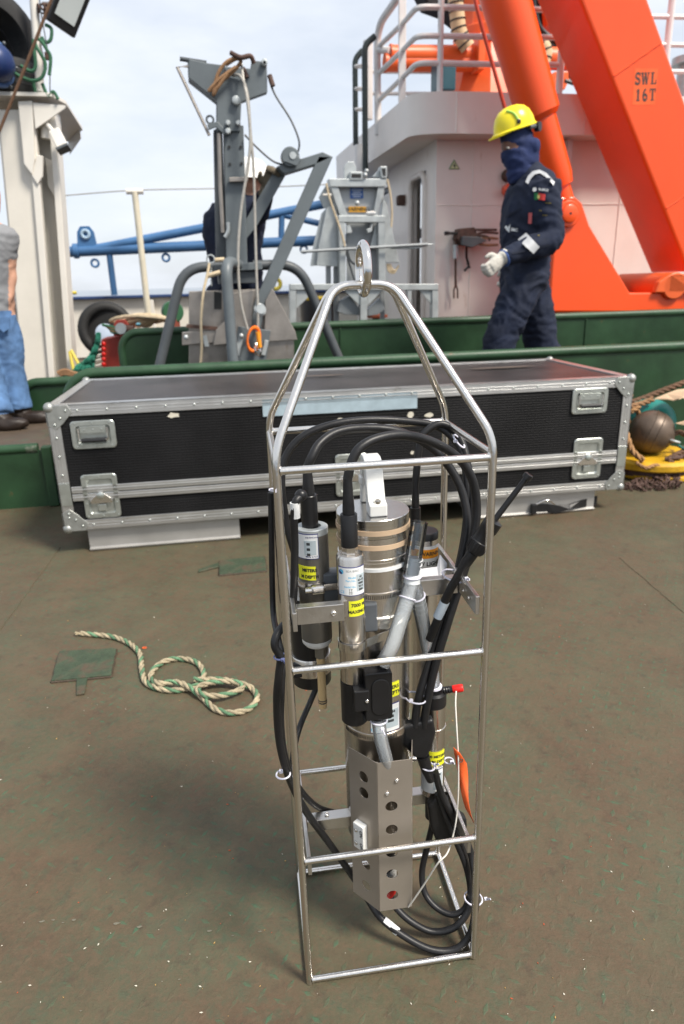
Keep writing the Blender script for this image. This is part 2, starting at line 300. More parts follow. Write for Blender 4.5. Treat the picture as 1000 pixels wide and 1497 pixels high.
class MB:
    def __init__(s, M=None): s.v = []; s.f = []; s.M = M or Matrix()
    def _add(s, vs, fs, M=None):
        K = s.M @ M if M is not None else s.M; n = len(s.v)
        s.v += [K @ Vector(v) for v in vs]; s.f += [tuple(i+n for i in f) for f in fs]; return s
    def box(s, c, d, M=None):
        x, y, z = c; a, b, e = d[0]/2, d[1]/2, d[2]/2
        vs = [(x+i*a, y+j*b, z+k*e) for k in (-1, 1) for j in (-1, 1) for i in (-1, 1)]
        return s._add(vs, [(0, 2, 3, 1), (4, 5, 7, 6), (0, 1, 5, 4), (2, 6, 7, 3), (0, 4, 6, 2), (1, 3, 7, 5)], M)
    def hexa(s, a, b):
        """two quads (lists of four points in the same turn) joined"""
        return s._add(list(a)+list(b), [(3, 2, 1, 0), (4, 5, 6, 7), (0, 1, 5, 4), (1, 2, 6, 5), (2, 3, 7, 6), (3, 0, 4, 7)])
    def bar(s, a, b, wdt, hgt, up=(0, 0, 1)):
        a, b = Vector(a), Vector(b); d = b-a; M = frame((a+b)/2, d, up)
        return s.box((0, 0, 0), (hgt, wdt, d.length), M)
    def tube(s, pts, r, n=10, closed=False, caps=True, hollow=None):
        P = [Vector(p) for p in pts]; F = frames(P, closed); m = len(P); vs = []; fs = []
        R = r if isinstance(r, (list, tuple)) else [r]*m
        for i in range(m):
            u, v = F[i]
            for j in range(n):
                a = 2*PI*j/n; vs.append(P[i]+(u*math.cos(a)+v*math.sin(a))*R[i])
        for i in range(m if closed else m-1):
            k = (i+1) % m
            for j in range(n): fs.append((i*n+j, i*n+(j+1) % n, k*n+(j+1) % n, k*n+j))
        if closed:
            pass
        elif hollow:
            base = len(vs)
            for i in range(m):
                u, v = F[i]
                for j in range(n):
                    a = 2*PI*j/n; vs.append(P[i]+(u*math.cos(a)+v*math.sin(a))*hollow)
            for i in range(m-1):
                for j in range(n): fs.append((base+i*n+j, base+(i+1)*n+j, base+(i+1)*n+(j+1) % n, base+i*n+(j+1) % n))
            e = (m-1)*n
            for j in range(n):
                q = (j+1) % n; fs.append((j, base+j, base+q, q)); fs.append((e+j, e+q, base+e+q, base+e+j))
        elif caps:
            fs.append(tuple(range(n-1, -1, -1))); fs.append(tuple((m-1)*n+j for j in range(n)))
        return s._add(vs, fs)
    def lathe(s, prof, M=None, n=32, a0=0, a1=2*PI, cap=True):
        full = abs(a1-a0-2*PI) < 1e-6; vs = []; fs = []; q = n if full else n+1
        for r, z in prof:
            for j in range(q):
                a = a0+(a1-a0)*j/n; vs.append((r*math.cos(a), r*math.sin(a), z))
        for i in range(len(prof)-1):
            for j in range(n):
                k = (j+1) % q; fs.append((i*q+j, i*q+k, (i+1)*q+k, (i+1)*q+j))
        if cap and full:
            if prof[0][0] > 1e-6: fs.append(tuple(range(q-1, -1, -1)))
            if prof[-1][0] > 1e-6: fs.append(tuple((len(prof)-1)*q+j for j in range(q)))
        return s._add(vs, fs, M)
    def cyl(s, a, b, r, n=24, r2=None):
        a, b = Vector(a), Vector(b); return s.lathe([(r, 0), (r if r2 is None else r2, (b-a).length)], frame(a, b-a, (b-a).orthogonal()), n)
    def prism(s, poly, t, M=None):
        n = len(poly); vs = [(p[0], p[1], -t/2) for p in poly]+[(p[0], p[1], t/2) for p in poly]
        return s._add(vs, [tuple(range(n-1, -1, -1)), tuple(range(n, 2*n))]+[(i, (i+1) % n, n+(i+1) % n, n+i) for i in range(n)], M)
    def slab(s, pts, off):
        """polygon of 3D points given a thickness vector"""
        n = len(pts); o = Vector(off); vs = [Vector(p) for p in pts]+[Vector(p)+o for p in pts]
        return s._add(vs, [tuple(range(n-1, -1, -1)), tuple(range(n, 2*n))]+[(i, (i+1) % n, n+(i+1) % n, n+i) for i in range(n)])
    def torus(s, M, R, r, n=32, m=10, e=1.0):
        vs = []; fs = []
        for i in range(n):
            a = 2*PI*i/n
            for j in range(m):
                b = 2*PI*j/m; q = R+r*math.cos(b); vs.append((q*math.cos(a), q*math.sin(a)*e, r*math.sin(b)))
        for i in range(n):
            for j in range(m): fs.append((i*m+j, ((i+1) % n)*m+j, ((i+1) % n)*m+(j+1) % m, i*m+(j+1) % m))
        return s._add(vs, fs, M)
    def ball(s, c, r, n=16, M=None):
        rr = r if isinstance(r, (tuple, list)) else (r, r, r); m = n//2; vs = [(c[0], c[1], c[2]-rr[2])]; fs = []
        for i in range(1, m):
            a = -PI/2+PI*i/m
            for j in range(n):
                b = 2*PI*j/n; vs.append((c[0]+rr[0]*math.cos(a)*math.cos(b), c[1]+rr[1]*math.cos(a)*math.sin(b), c[2]+rr[2]*math.sin(a)))
        vs.append((c[0], c[1], c[2]+rr[2])); e = len(vs)-1
        for j in range(n):
            k = (j+1) % n; fs.append((0, 1+k, 1+j)); fs.append((e, 1+(m-2)*n+j, 1+(m-2)*n+k))
            for i in range(m-2): fs.append((1+i*n+j, 1+i*n+k, 1+(i+1)*n+k, 1+(i+1)*n+j))
        return s._add(vs, fs, M)
    def loft(s, rings, n=20):
        """rings: (centre, half axis vector a, half axis vector b)"""
        vs = []; fs = []; m = len(rings)
        for c, a, b in rings:
            c, a, b = Vector(c), Vector(a), Vector(b)
            for j in range(n): t = 2*PI*j/n; vs.append(c+a*math.cos(t)+b*math.sin(t))
        for i in range(m-1):
            for j in range(n): fs.append((i*n+j, i*n+(j+1) % n, (i+1)*n+(j+1) % n, (i+1)*n+j))
        fs.append(tuple(range(n-1, -1, -1))); fs.append(tuple((m-1)*n+j for j in range(n)))
        return s._add(vs, fs)
    def build(s, name, m, parent=None, smooth=35, bevel=0, seg=2, kind=None):
        return link(name, s.v, s.f, m, parent, smooth, bevel, seg, kind)
WLOC = {}
def link(name, vs, fs, m, parent=None, smooth=35, bevel=0, seg=2, kind=None):
    lo = Vector([min(v[i] for v in vs) for i in range(3)]); hi = Vector([max(v[i] for v in vs) for i in range(3)])
    c = (lo+hi)/2
    if parent is None: c.z = lo.z
    me = bpy.data.meshes.new(name); me.from_pydata([tuple(Vector(v)-c) for v in vs], [], fs); me.update()
    bm = bmesh.new(); bm.from_mesh(me); bmesh.ops.recalc_face_normals(bm, faces=bm.faces); bm.to_mesh(me); bm.free()
    if smooth:
        me.polygons.foreach_set('use_smooth', [True]*len(me.polygons)); me.set_sharp_from_angle(angle=rad(smooth))
    if m: me.materials.append(m)
    o = bpy.data.objects.new(name, me); COL.objects.link(o); return place(o, c, parent, bevel, seg, kind)
def place(o, c, parent=None, bevel=0, seg=2, kind=None):
    WLOC[o.name] = Vector(c)
    if parent is not None: o.parent = parent; o.location = Vector(c)-WLOC[parent.name]
    else: o.location = c
    if bevel:
        b = o.modifiers.new('edge', 'BEVEL'); b.width = bevel; b.segments = seg; b.limit_method = 'ANGLE'; b.angle_limit = rad(35); b.harden_normals = False
    if kind: o['kind'] = kind
    return o
def thing(name, label, cat, loc, group=None):
    o = bpy.data.objects.new(name, None); COL.objects.link(o); o.location = loc; o.empty_display_size = .1; WLOC[o.name] = Vector(loc)
    return tag(o, label, cat, group)
def tag(o, label, cat, group=None):
    o['label'] = label; o['category'] = cat
    if group: o['group'] = group
    return o
def text_mesh(s, size, bold=0.0, align='CENTER', sx=1.0):
    cu = bpy.data.curves.new('lettering', 'FONT'); cu.body = s; cu.size = size; cu.offset = bold; cu.align_x = align; cu.align_y = 'CENTER'; cu.resolution_u = 3
    ob = bpy.data.objects.new('lettering', cu); me = ob.to_mesh()
    vs = [(v.co.x*sx, v.co.y) for v in me.vertices]; fs = [tuple(p.vertices) for p in me.polygons]
    ob.to_mesh_clear(); bpy.data.objects.remove(ob); bpy.data.curves.remove(cu); return vs, fs
def text(name, s, size, M, m, parent, bold=0.0, sx=1.0, align='CENTER', wrap=None):
    """flat print in the local xy plane of M, or wrapped round a cylinder of radius wrap whose axis is the local z of M (u runs round, v up)"""
    vs, fs = text_mesh(s, size, bold, align, sx)
    if not vs: return None
    if wrap: P = [M @ Vector((wrap[0]*math.cos(wrap[1]+u/wrap[0]), wrap[0]*math.sin(wrap[1]+u/wrap[0]), wrap[2]+v)) for u, v in vs]
    else: P = [M @ Vector((u, v, 0)) for u, v in vs]
    return link(name, P, fs, m, parent, smooth=0)
def helix(P, off, pitch, ph):
    F = frames(P); d = 0; o = []
    for i, p in enumerate(P):
        if i: d += (p-P[i-1]).length
        a = 2*PI*d/pitch+ph; o.append(p+(F[i][0]*math.cos(a)+F[i][1]*math.sin(a))*off)
    return o
def resample(P, step):
    o = [P[0]]; acc = 0
    for a, b in zip(P, P[1:]):
        l = (b-a).length; d = step-acc
        while d < l: o.append(a+(b-a)*(d/l)); d += step
        acc = (acc+l) % step if l else acc
    o.append(P[-1]); return o
def laid_rope(name, label, pts, r, mats, group=None, cat='rope', pitch=None, n=6, step=None):
    P = resample(smoothpath(pts, 10), step or r*.9); pitch = pitch or r*7
    t = thing(name, label, cat, min(P, key=lambda p: p.z)-Vector((0, 0, r)), group)
    for k, m in enumerate(mats): MB().tube(helix(P, r*.52, pitch, 2*PI*k/len(mats)), r*.55, n).build('strand', m, t, 60)
    return t
# ================================================================== THE SETTING
RD = .30                                  # the raised deck behind the step
def structure(o): o['kind'] = 'structure'; return o
def sheet(name, poly, z, t, m): return structure(MB().prism(poly, t, T_((0, 0, z-t/2))).build(name, m, None, 0))
sea = mat('sea', (.02, .06, .12), .12, 0, .2, .02, .6, .8, spec=.5)
sheet('sea', [(-9000, -3000), (9000, -3000), (9000, 12000), (-9000, 12000)], -4.5, .1, sea)
deck = sheet('deck', [(-7, -3.5), (9, -3.5), (9, 4.09), (-.79, 4.09), (-.79, 3.79), (-7, 3.79)], 0, .1, deckm)
sheet('raised_deck', [(-7, 3.80), (-.80, 3.80), (-.80, 4.10), (9, 4.10), (9, 11.2), (-7, 11.2)], RD, .1, platm)
# weld seams on the deck
def seam(a, b, r=.0035):
    n = 26; P = [Vector(a).lerp(Vector(b), i/n)+Vector((random.uniform(-.002, .002), random.uniform(-.002, .002), 0)) for i in range(n+1)]
    return MB().tube(P, [r*random.uniform(.7, 1.2) for _ in P], 6).build('weld_seam', deckm, deck)
seam(AZ(905, 815, 0), AZ(1010, 905, 0), .0022); seam(AZ(88, 800, 0), AZ(-10, 935, 0), .003)
for px, py, wd in ((62, 1347, .012), (78, 1345, .008), (92, 1349, .006), (108, 1345, .01), (170, 1350, .014), (204, 1355, .012), (306, 1361, .010), (340, 1368, .006), (380, 1362, .010), (262, 1432, .006), (118, 1478, .005)):
    p = AZ(px, py, .0006); wd *= .6; MB().slab([p+Vector((wd*math.cos(2*PI*j/9)*random.uniform(.5, 1), wd*.35*math.sin(2*PI*j/9)*random.uniform(.5, 1), 0)) for j in range(9)], (0, 0, .0006)).build('scuff_mark', mat('pale_scuff', (.15, .14, .105), .8, 0, .4, 120), deck, 0)
# welded deck pads with their stubs
def pad(px, stub, h=.009):
    P = [AZ(x, y, 0) for x, y in px]; m = MB()
    Q = []
    for i in range(len(P)):
        a, b = P[i], P[(i+1) % len(P)]
        for k in range(6):
            p = a.lerp(b, k/6); Q.append(p+Vector((random.uniform(-1, 1)*.002, random.uniform(-1, 1)*.002, 0)))
    m.slab([p+Vector((0, 0, .0005)) for p in Q], (0, 0, h)); o = m.build('deck_pad', padm, deck, 0, .002)
    S = [AZ(x, y, 0) for x, y in stub]; s2 = MB().slab([p+Vector((0, 0, .0005)) for p in S], (0, 0, h*.7)).build('deck_pad_stub', padm, deck, 0, .002)
    MB().tube([p+Vector((0, 0, .002)) for p in Q]+[Q[0]+Vector((0, 0, .002))], .004, 6).build('weld_bead', rustdeck, deck)
padm = mat('pad_paint', (.044, .064, .036), .6, 0, .3, 14, .5, 60, spot=(.085, .056, .036), spot_amt=.75, spot_s=11)
rustdeck = mat('rusty_bead', (.06, .042, .028), .7, 0, .3, 40, .3, 120)
pad([(76, 998), (163, 990), (170, 951), (88, 955)], [(112, 1018), (124, 1016), (129, 990), (112, 991)])
pad([(321, 842), (390, 836), (388, 815), (320, 822)], [(290, 838), (321, 830), (320, 824), (291, 834)])
# paint chips and grit on the deck
fl = MB(); fl2 = MB(); fl3 = MB()
for i in range(260):
    px, py = random.uniform(-60, 1060), random.uniform(755, 1520)
    p = AZ(px, py, 0); s = random.choice((.0004, .0005, .0007, .0011))*(1+.35*p.y); a = random.uniform(0, PI)
    pts = [p+Vector((math.cos(a+k*PI/2)*s*(1.7 if k % 2 else .8)*random.uniform(.6, 1.3), math.sin(a+k*PI/2)*s*(1.7 if k % 2 else .8), .0006)) for k in range(4)]
    random.choice((fl, fl, fl2, fl3)).slab(pts, (0, 0, .0008))
for f_, n_, m_ in ((fl, 'white_paint_chips', torn), (fl2, 'red_paint_chips', mat('red_chip', (.45, .08, .03), .7)), (fl3, 'ochre_paint_chips', mat('ochre_chip', (.45, .27, .09), .7))):
    o = f_.build(n_, m_, None, 0, kind='stuff'); tag(o, n_.split('_')[0]+' paint chips scattered over the worn deck', 'paint chips')
o = MB().torus(T_(AZ(211, 947, .002)), .006, .0015, 14, 6, .7).build('rubber_loop', tagm); tag(o, 'small orange rubber loop lying beside the green and cream rope', 'rubber loop')

# ------------------------------------------------------------------ green coamings
def coaming(name, label, y, xl, xr, ztop, zbot, rcap, lround, t=.02, seams=()):
    """upright plate with a pipe along its top; the left end turns down in a round bend"""
    th = thing(name, label, 'coaming', ((xl+xr)/2, y, zbot))
    arc = [Vector((xl+lround*(1-math.cos(a)), y, ztop-lround*(1-math.sin(a)))) for a in [k*PI/2/8 for k in range(9)]]
    poly = [(p.x, p.z) for p in arc]+[(xr, ztop), (xr, zbot), (xl, zbot)]
    MB().slab([(x, y, z) for x, z in poly], (0, t, 0)).build('plate', greenp, th, 0)
    cap = [Vector((xl, y+t/2, zbot))]+[p+Vector((0, t/2, 0)) for p in arc]+[Vector((x, y+t/2, ztop)) for x in (xl+(xr-xl)*.3, xl+(xr-xl)*.65, xr)]
    MB().tube(cap, rcap, 12).build('cap_pipe', greencap, th)
    for sx in seams: MB().box((sx, y-.004, (ztop+zbot)/2), (.014, .01, ztop-zbot-.05)).build('plate_seam', greenp, th, 0, .003)
    return th
NW = 4.03
coaming('coaming', 'low dark green steel coaming with pipe cap right behind the black case', NW, -.80, 8.5, .662, -.004, .030, .16)
FW = 5.25
coaming('coaming', 'taller green coaming under the orange frame foot, behind the man in yellow helmet', FW, -.62, 8.5, .805, RD+.003, .028, .13, seams=[AY(497, 470, FW).x, AY(857, 470, FW).x])
coaming('coaming', 'short green coaming at the foot of the cream tower', 4.80, -1.24, -.62, .535, RD+.003, .03, .12)
# step up to the raised deck
st = thing('deck_step', 'chipped green step wall up to the deck where the man in jeans stands', 'step', (-3, 3.75, .003))
MB().box((-3.93, 3.765, .150), (6.14, .03, .31)).build('plate', greenp, st, 0)
MB().tube([(-7, 3.765, .318), (-.93, 3.765, .318)], .026, 12).build('cap_pipe', greenpd, st)
MB().box((-.885, 3.755, .165), (.05, .06, .325)).build('end_post', greenp, st, 0, .006)

# ------------------------------------------------------------------ outer bulwark, blue pipes
BW = 9.0
bl = thing('bulwark', 'cream bulwark with dark blue cap rail along the sea', 'bulwark', (0, BW, RD+.003))
MB().box((1, BW+.02, (RD+1.0)/2), (16, .03, 1.0-RD-.006)).build('plate', cream, bl, 0)
MB().box((1, BW, 1.012), (16, .16, .035)).build('cap_rail', bluedk, bl, 0, .01)
for px in (222, 305, 640): x = AY(px, 440, BW).x; MB().box((x, BW-.06, .64), (.05, .12, .66)).build('stiffener', creamclean, bl, 0, .006)
p1 = AY(105, 470, BW).x; MB().slab([(p1, BW-.01, .32), (p1+.62, BW-.01, .32), (p1+.62, BW-.01, .62), (p1+.1, BW-.01, .45)], (0, -.02, 0)).build('gusset', creamclean, bl, 0)
bp = thing('pipe_railing', 'bright blue pipe framework above the bulwark', 'railing', (0, 8.8, 1.03))
PB = 8.8
def LP(px, py, y=PB): return AY(px, py, y)
MB().tube([LP(60, 370), LP(480, 351), LP(660, 338)], .058, 14).build('main_pipe', bluep, bp)
MB().tube([LP(140, 364), LP(335, 326), LP(480, 297)], .050, 14).build('upper_pipe', bluep, bp)
MB().tube([LP(405, 312), LP(480, 330)], .036, 12).build('brace_pipe', bluep, bp)
q = LP(160, 372); MB().tube([q, Vector((q.x, PB, 1.035))], .036, 12).build('leg', bluep, bp)
q = LP(412, 312); MB().tube([q, LP(411, 352)], .036, 12).build('leg', bluep, bp)
q = LP(620, 345); MB().tube([q, Vector((q.x, PB, 1.035))], .036, 12).build('leg', bluep, bp)
q = LP(127, 353); mm = MB().prism([(-.11, -.08), (.11, -.08), (.09, .1), (.05, .16), (-.05, .16), (-.09, .1)], .05, frame(q, (0, -1, 0), (1, 0, 0))); mm.build('lug', bluep, bp, 0)
MB().torus(frame(q+Vector((0, -.035, .075)), (0, 1, 0)), .04, .018, 16, 8).build('lug_eye', mat('sky_blue_bush', (.35, .48, .6), .5), bp)
MB().lathe([(.082, -.03), (.082, .03)], frame(LP(111, 367), (1, 0, .02), (0, 0, 1)), 20).build('flange', bluep, bp, 35, .008)
for px, py in ((138, 378), (242, 370), (444, 358)): MB().torus(frame(LP(px, py)+Vector((0, 0, -.05)), (0, 1, 0)), .04, .014, 16, 8).build('shackle_eye', bluep, bp)
# slim cream pole and the wire across the sky
pl = thing('pole', 'slim cream pole with rusty foot by the bulwark', 'pole', AY(206, 440, 8.4)-Vector((0, 0, .6)))
t0 = AY(197, 280, 8.4); MB().tube([Vector((t0.x, 8.4, RD+.003)), t0], .035, 12).build('mast', mat('pole_paint', (.66, .61, .48), .5, 0, .1, 8, spot=(.40, .20, .05), spot_amt=.45, spot_s=4), pl)
MB().tube([t0+Vector((-.09, 0, 0)), t0+Vector((.09, 0, 0))], .03, 10).build('crossbar', creamclean, pl)
o = MB().tube(smoothpath([AY(20, 290, 8.4), AY(80, 287, 8.4), t0+Vector((0, -.02, .01)), AY(340, 275, 8.4), AY(470, 270, 8.4), AY(700, 258, 8.4)], 6), .006, 6).build('guy_wire', wirem); tag(o, 'thin wire strung level across the sky over the slim pole', 'wire')

# ------------------------------------------------------------------ flight case and what carries it
case = thing('flight_case', 'long black flight case with aluminium edges and butterfly latches', 'case', (.62, 3.35, .108))
KO = AY(97, 781, 2.965); CM = T_((KO.x, 2.965, 0)) @ RZ(-1.2)
CL, CD, Z0, Z1 = 2.615, .86, .108, .655
def cb(name, c, d, m, bev=.003, par=None): return MB(CM).box(c, d).build(name, m, par or case, 0, bev)
ZB = .275                                  # the seam between base and lid
cb('body', (CL/2, CD/2, (Z0+Z1)/2), (CL-.03, CD-.03, Z1-Z0-.03), mat('case_core', (.02, .02, .02), .6), 0)
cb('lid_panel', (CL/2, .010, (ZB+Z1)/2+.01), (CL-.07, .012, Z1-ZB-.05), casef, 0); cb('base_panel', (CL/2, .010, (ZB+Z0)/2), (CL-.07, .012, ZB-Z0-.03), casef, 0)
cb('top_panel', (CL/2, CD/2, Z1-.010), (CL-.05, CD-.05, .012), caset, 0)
cb('end_panel', (.010, CD/2, (Z0+Z1)/2), (.012, CD-.06, Z1-Z0-.05), casef, 0); cb('end_panel', (CL-.010, CD/2, (Z0+Z1)/2), (.012, CD-.06, Z1-Z0-.05), casef, 0)
E_ = .048; th_ = .006
def angle(name, p, axis, ln, a, b):
    """L-section edge trim: two flanges a, b from corner p running along axis"""
    m = MB(CM); A = Vector(axis)*ln
    for u, v in ((Vector(a), Vector(b)), (Vector(b), Vector(a))):
        P = Vector(p); un, vn = u.normalized(), v.normalized()
        if u is not None:
            pts = [P-vn*th_*0, P+u, P+u+vn*th_, P+vn*th_]
            m.slab(pts, A)
    return m.build(name, alu, case, 0, .0015)
def edge(c0, ln, ax, f1, f2):
    m = MB(CM); c0 = Vector(c0); A = Vector(ax)*ln; u, v = Vector(f1), Vector(f2)
    for d in (u, v):
        o_ = v if d is u else u
        m.slab([c0, c0+d*E_, c0+d*E_+o_*th_, c0+o_*th_], A)
    # the rib rolled into the front flange
    for k in (.35, .62): m.slab([c0+v*E_*k-u*.0015*0-u*.001, c0+v*E_*(k+.07)-u*.001, c0+v*E_*(k+.07)+u*.001, c0+v*E_*k+u*.001], A)
    return m.build('edge_trim', alu, case, 0, .001)
g = .001
edge((g, -g, Z1+g), CL-2*g, (1, 0, 0), (0, 1, 0), (0, 0, -1)); edge((g, CD+g, Z1+g), CL-2*g, (1, 0, 0), (0, -1, 0), (0, 0, -1))
edge((g, -g, Z0-g), CL-2*g, (1, 0, 0), (0, 1, 0), (0, 0, 1))
for x, sx in ((-2*g, 1), (CL+2*g, -1)):
    edge((x, -2*g, Z0), Z1-Z0, (0, 0, 1), (0, 1, 0), (sx, 0, 0)); edge((x, E_*.3, Z1+2*g), CD-E_*.4, (0, 1, 0), (sx, 0, 0), (0, 0, -1)); edge((x, E_*.3, Z0-2*g), CD-E_*.4, (0, 1, 0), (sx, 0, 0), (0, 0, 1))
for z, nm in ((ZB+.017, 'seam_trim'), (ZB-.017, 'seam_trim')): cb(nm, (CL/2, -.001, z), (CL-2*E_-.004, .010, .030), alu, .002)
for z in (ZB+.017, ZB-.017): cb('seam_rib', (CL/2, -.0065, z), (CL-2*E_-.006, .003, .006), alu, .001)
# rivets
riv = MB().ball((0, 0, 0), (.0055, .003, .0055), 8); rm = None
def rivet(x, z, y=-.002):
    global rm
    c = CM @ Vector((x, y, z))
    if rm is None: rm = riv.build('rivet', zinc, case, 60); rm.location = c-WLOC[case.name]; return
    o = rm.copy(); COL.objects.link(o); o.location = c-WLOC[case.name]
for k in range(21):
    x = .12+k*(CL-.24)/20; rivet(x, Z1-.024); rivet(x, Z0+.024)
for s in (.024, CL-.024):
    for z in (.17, .23, .36, .44, .52): rivet(s, z, -.005)
# corners: ball with three leaf plates
def corner(x, z, sx, sz, y=0, sy=1):
    m = MB(CM); c = Vector((x+sx*.010, y+sy*.010, z+sz*.010)); m.ball(c, .023, 16)
    m.slab([(x+sx*.0, y-sy*.005, z), (x+sx*.085, y-sy*.005, z), (x+sx*.10, y-sy*.005, z+sz*.03), (x+sx*.06, y-sy*.005, z+sz*.075), (x+sx*.03, y-sy*.005, z+sz*.10), (x, y-sy*.005, z+sz*.085)], (0, sy*.004, 0))
    m.slab([(x-sx*.006, y, z), (x-sx*.006, y+sy*.085, z), (x-sx*.006, y+sy*.05, z+sz*.075), (x-sx*.006, y, z+sz*.085)], (sx*.003, 0, 0))
    m.build('corner_ball', mat('corner_zinc', (.36, .37, .35), .45, .7, .15, 30), case, 40, .002)
    for a, b in ((.075, .022), (.05, .052), (.025, .08)): rivet(x+sx*a, z+sz*b, y-sy*.006) if sy > 0 else None
for x, sx in ((0, 1), (CL, -1)):
    for z, sz in ((Z0, 1), (Z1, -1)):
        corner(x, z, sx, sz)
    corner(x, Z1, sx, -1, CD, -1)
for x in (.0245, CL-.0245): cb('seam_plate', (x, -.006, ZB), (.044, .004, .10), zinc, .001)
def onf(px, py):
    d = ray(px, py); n = CM.to_3x3() @ Vector((0, 1, 0)); o = CM @ Vector((0, 0, 0)); t = (o-CAM).dot(n)/d.dot(n); return CM.inverted() @ (CAM+d*t)
def rrect(wd, ht, r, k=4):
    o = []
    for cx, cy, a in ((wd/2-r, ht/2-r, 0), (-wd/2+r, ht/2-r, PI/2), (-wd/2+r, -ht/2+r, PI), (wd/2-r, -ht/2+r, 1.5*PI)):
        o += [(cx+r*math.cos(a+PI/2*j/k), cy+r*math.sin(a+PI/2*j/k)) for j in range(k+1)]
    return o
def dish(name, c, wd, ht, m, r=.016, rim=.020, deep=.014):
    """pressed dish: flat rim, sloping wall, sunk floor"""
    loops = [(wd, ht, r, -.0005), (wd, ht, r, -.004), (wd-.004, ht-.004, r, -.006), (wd-2*rim, ht-2*rim, r*.7, -.006), (wd-2*rim-.012, ht-2*rim-.012, r*.5, -.006+deep*.6)]
    vs = []; fs = []; n = 20
    for a, b, rr, y in loops: vs += [(c.x+u, y, c.z+v) for u, v in rrect(a, b, rr)]
    for i in range(len(loops)-1): fs += [(i*n+j, i*n+(j+1) % n, (i+1)*n+(j+1) % n, (i+1)*n+j) for j in range(n)]
    fs.append(tuple((len(loops)-1)*n+j for j in range(n)))
    mb = MB(CM); mb._add(vs, fs); return mb.build(name, m, case, 30)
def handle(px, py):
    c = onf(px, py); o = dish('handle', c, .178, .118, zinc)
    MB(CM).box((c.x, -.006, c.z+.022), (.105, .004, .03)).build('hinge_plate', zinc, o, 0, .001)
    MB(CM).tube(fillet([(c.x-.058, -.012, c.z+.03), (c.x-.058, -.014, c.z-.022), (c.x+.058, -.014, c.z-.022), (c.x+.058, -.012, c.z+.03)], .01), .0035, 8).build('bail', stain, o)
    MB(CM).tube([(c.x-.05, -.015, c.z-.022), (c.x+.05, -.015, c.z-.022)], .0095, 10).build('grip', blackrub, o)
    for k in range(3): MB(CM).ball((c.x-.035+.035*k, -.009, c.z+.022), (.004, .002, .004), 8).build('rivet', zinc, o)
    for u in (-1, 0, 1):
        for v in (-1, 1): MB(CM).ball((c.x+u*.07, -.0065, c.z+v*.049), (.0045, .0025, .0045), 8).build('rivet', zinc, o)
def latch(px, py):
    c = onf(px, py); o = dish('latch', c, .148, .196, zinc)
    MB(CM).prism([(-.042, -.012), (.042, -.012), (.048, 0), (.040, .010), (.014, .030), (.012, .042), (-.012, .042), (-.014, .030), (-.040, .010), (-.048, 0)], .005, frame(CM.inverted() @ (CM @ Vector((c.x, -.009, c.z-.018))), (0, -1, 0), (1, 0, 0))).build('butterfly', stain, o, 0, .0015)
    MB(CM).lathe([(.015, 0), (.015, .006), (.010, .009)], frame((c.x, -.011, c.z+.006), (0, -1, 0)), 18).build('hub', zinc, o)
    MB(CM).box((c.x, -.006, c.z-.05), (.035, .004, .03)).build('hasp', zinc, o, 0, .002)
    for u, v in ((-1, 1), (0, 1), (1, 1), (-1, -1), (0, -1), (1, -1), (-1, .4), (1, .4), (-1, -.35), (1, -.35)):
        MB(CM).ball((c.x+u*.063, -.0065, c.z+v*.087), (.0045, .0025, .0045), 8).build('rivet', zinc, o)
handle(137, 635); handle(862, 586); latch(148, 725); latch(858, 670); latch(514, 694)
# tape and torn stickers
a, b = onf(384, 599), onf(610, 582); MB(CM).box(((a.x+b.x)/2, .002, (a.z+b.z)/2), (b.x-a.x, .006, .075)).build('tape_strip', bluetape, case, 0)
def scrap(px, py, wd, ht):
    c = onf(px, py); k = 9
    MB(CM).slab([(c.x+wd/2*math.cos(2*PI*j/k)*random.uniform(.6, 1.1), .0035, c.z+ht/2*math.sin(2*PI*j/k)*random.uniform(.6, 1.1)) for j in range(k)], (0, -.002, 0)).build('torn_sticker', torn, case, 0)
for q in ((254, 607, .065, .026), (600, 607, .03, .04), (612, 618, .03, .02), (628, 607, .05, .022), (497, 614, .03, .02), (603, 662, .02, .02)): scrap(*q)
for q in (((470, 549), .16, .02), ((735, 537), .2, .035)):
    p = AZ(*q[0], Z1+.004); MB().slab([p+Vector((q[1]*math.cos(2*PI*j/10)*random.uniform(.6, 1), q[2]*math.sin(2*PI*j/10)*random.uniform(.6, 1), -.0005)) for j in range(10)], (0, 0, .0015)).build('scuff_patch', mat('scuffed_top', (.11, .085, .07), .6, 0, .3, 30), case, 0)
def beam(label, x0, x1):
    t = thing('support_beam', label, 'beam', CM @ Vector(((x0+x1)/2, .06, .001)))
    sec = [(.02, .002), (.015, .012), (.028, .016), (.028, .106), (.75, .106), (.75, .002)]
    P = [CM @ Vector((x0, y, z)) for y, z in sec]; MB().slab(P, CM.to_3x3() @ Vector((x1-x0, 0, 0))).build('profile', alu2, t, 0, .002)
    return t
alu2 = mat('dull_aluminium', (.46, .45, .43), .45, .6, .08, 6, .04, 50)
lx = lambda px, py: (CM.inverted() @ AZ(px, py, 0)).x
beam('grey aluminium beam under the latch end of the case near the coiled rope', lx(131, 808), lx(352, 792))
beam('grey aluminium beam under the case with the black strap lying on it', lx(697, 762), lx(872, 748))
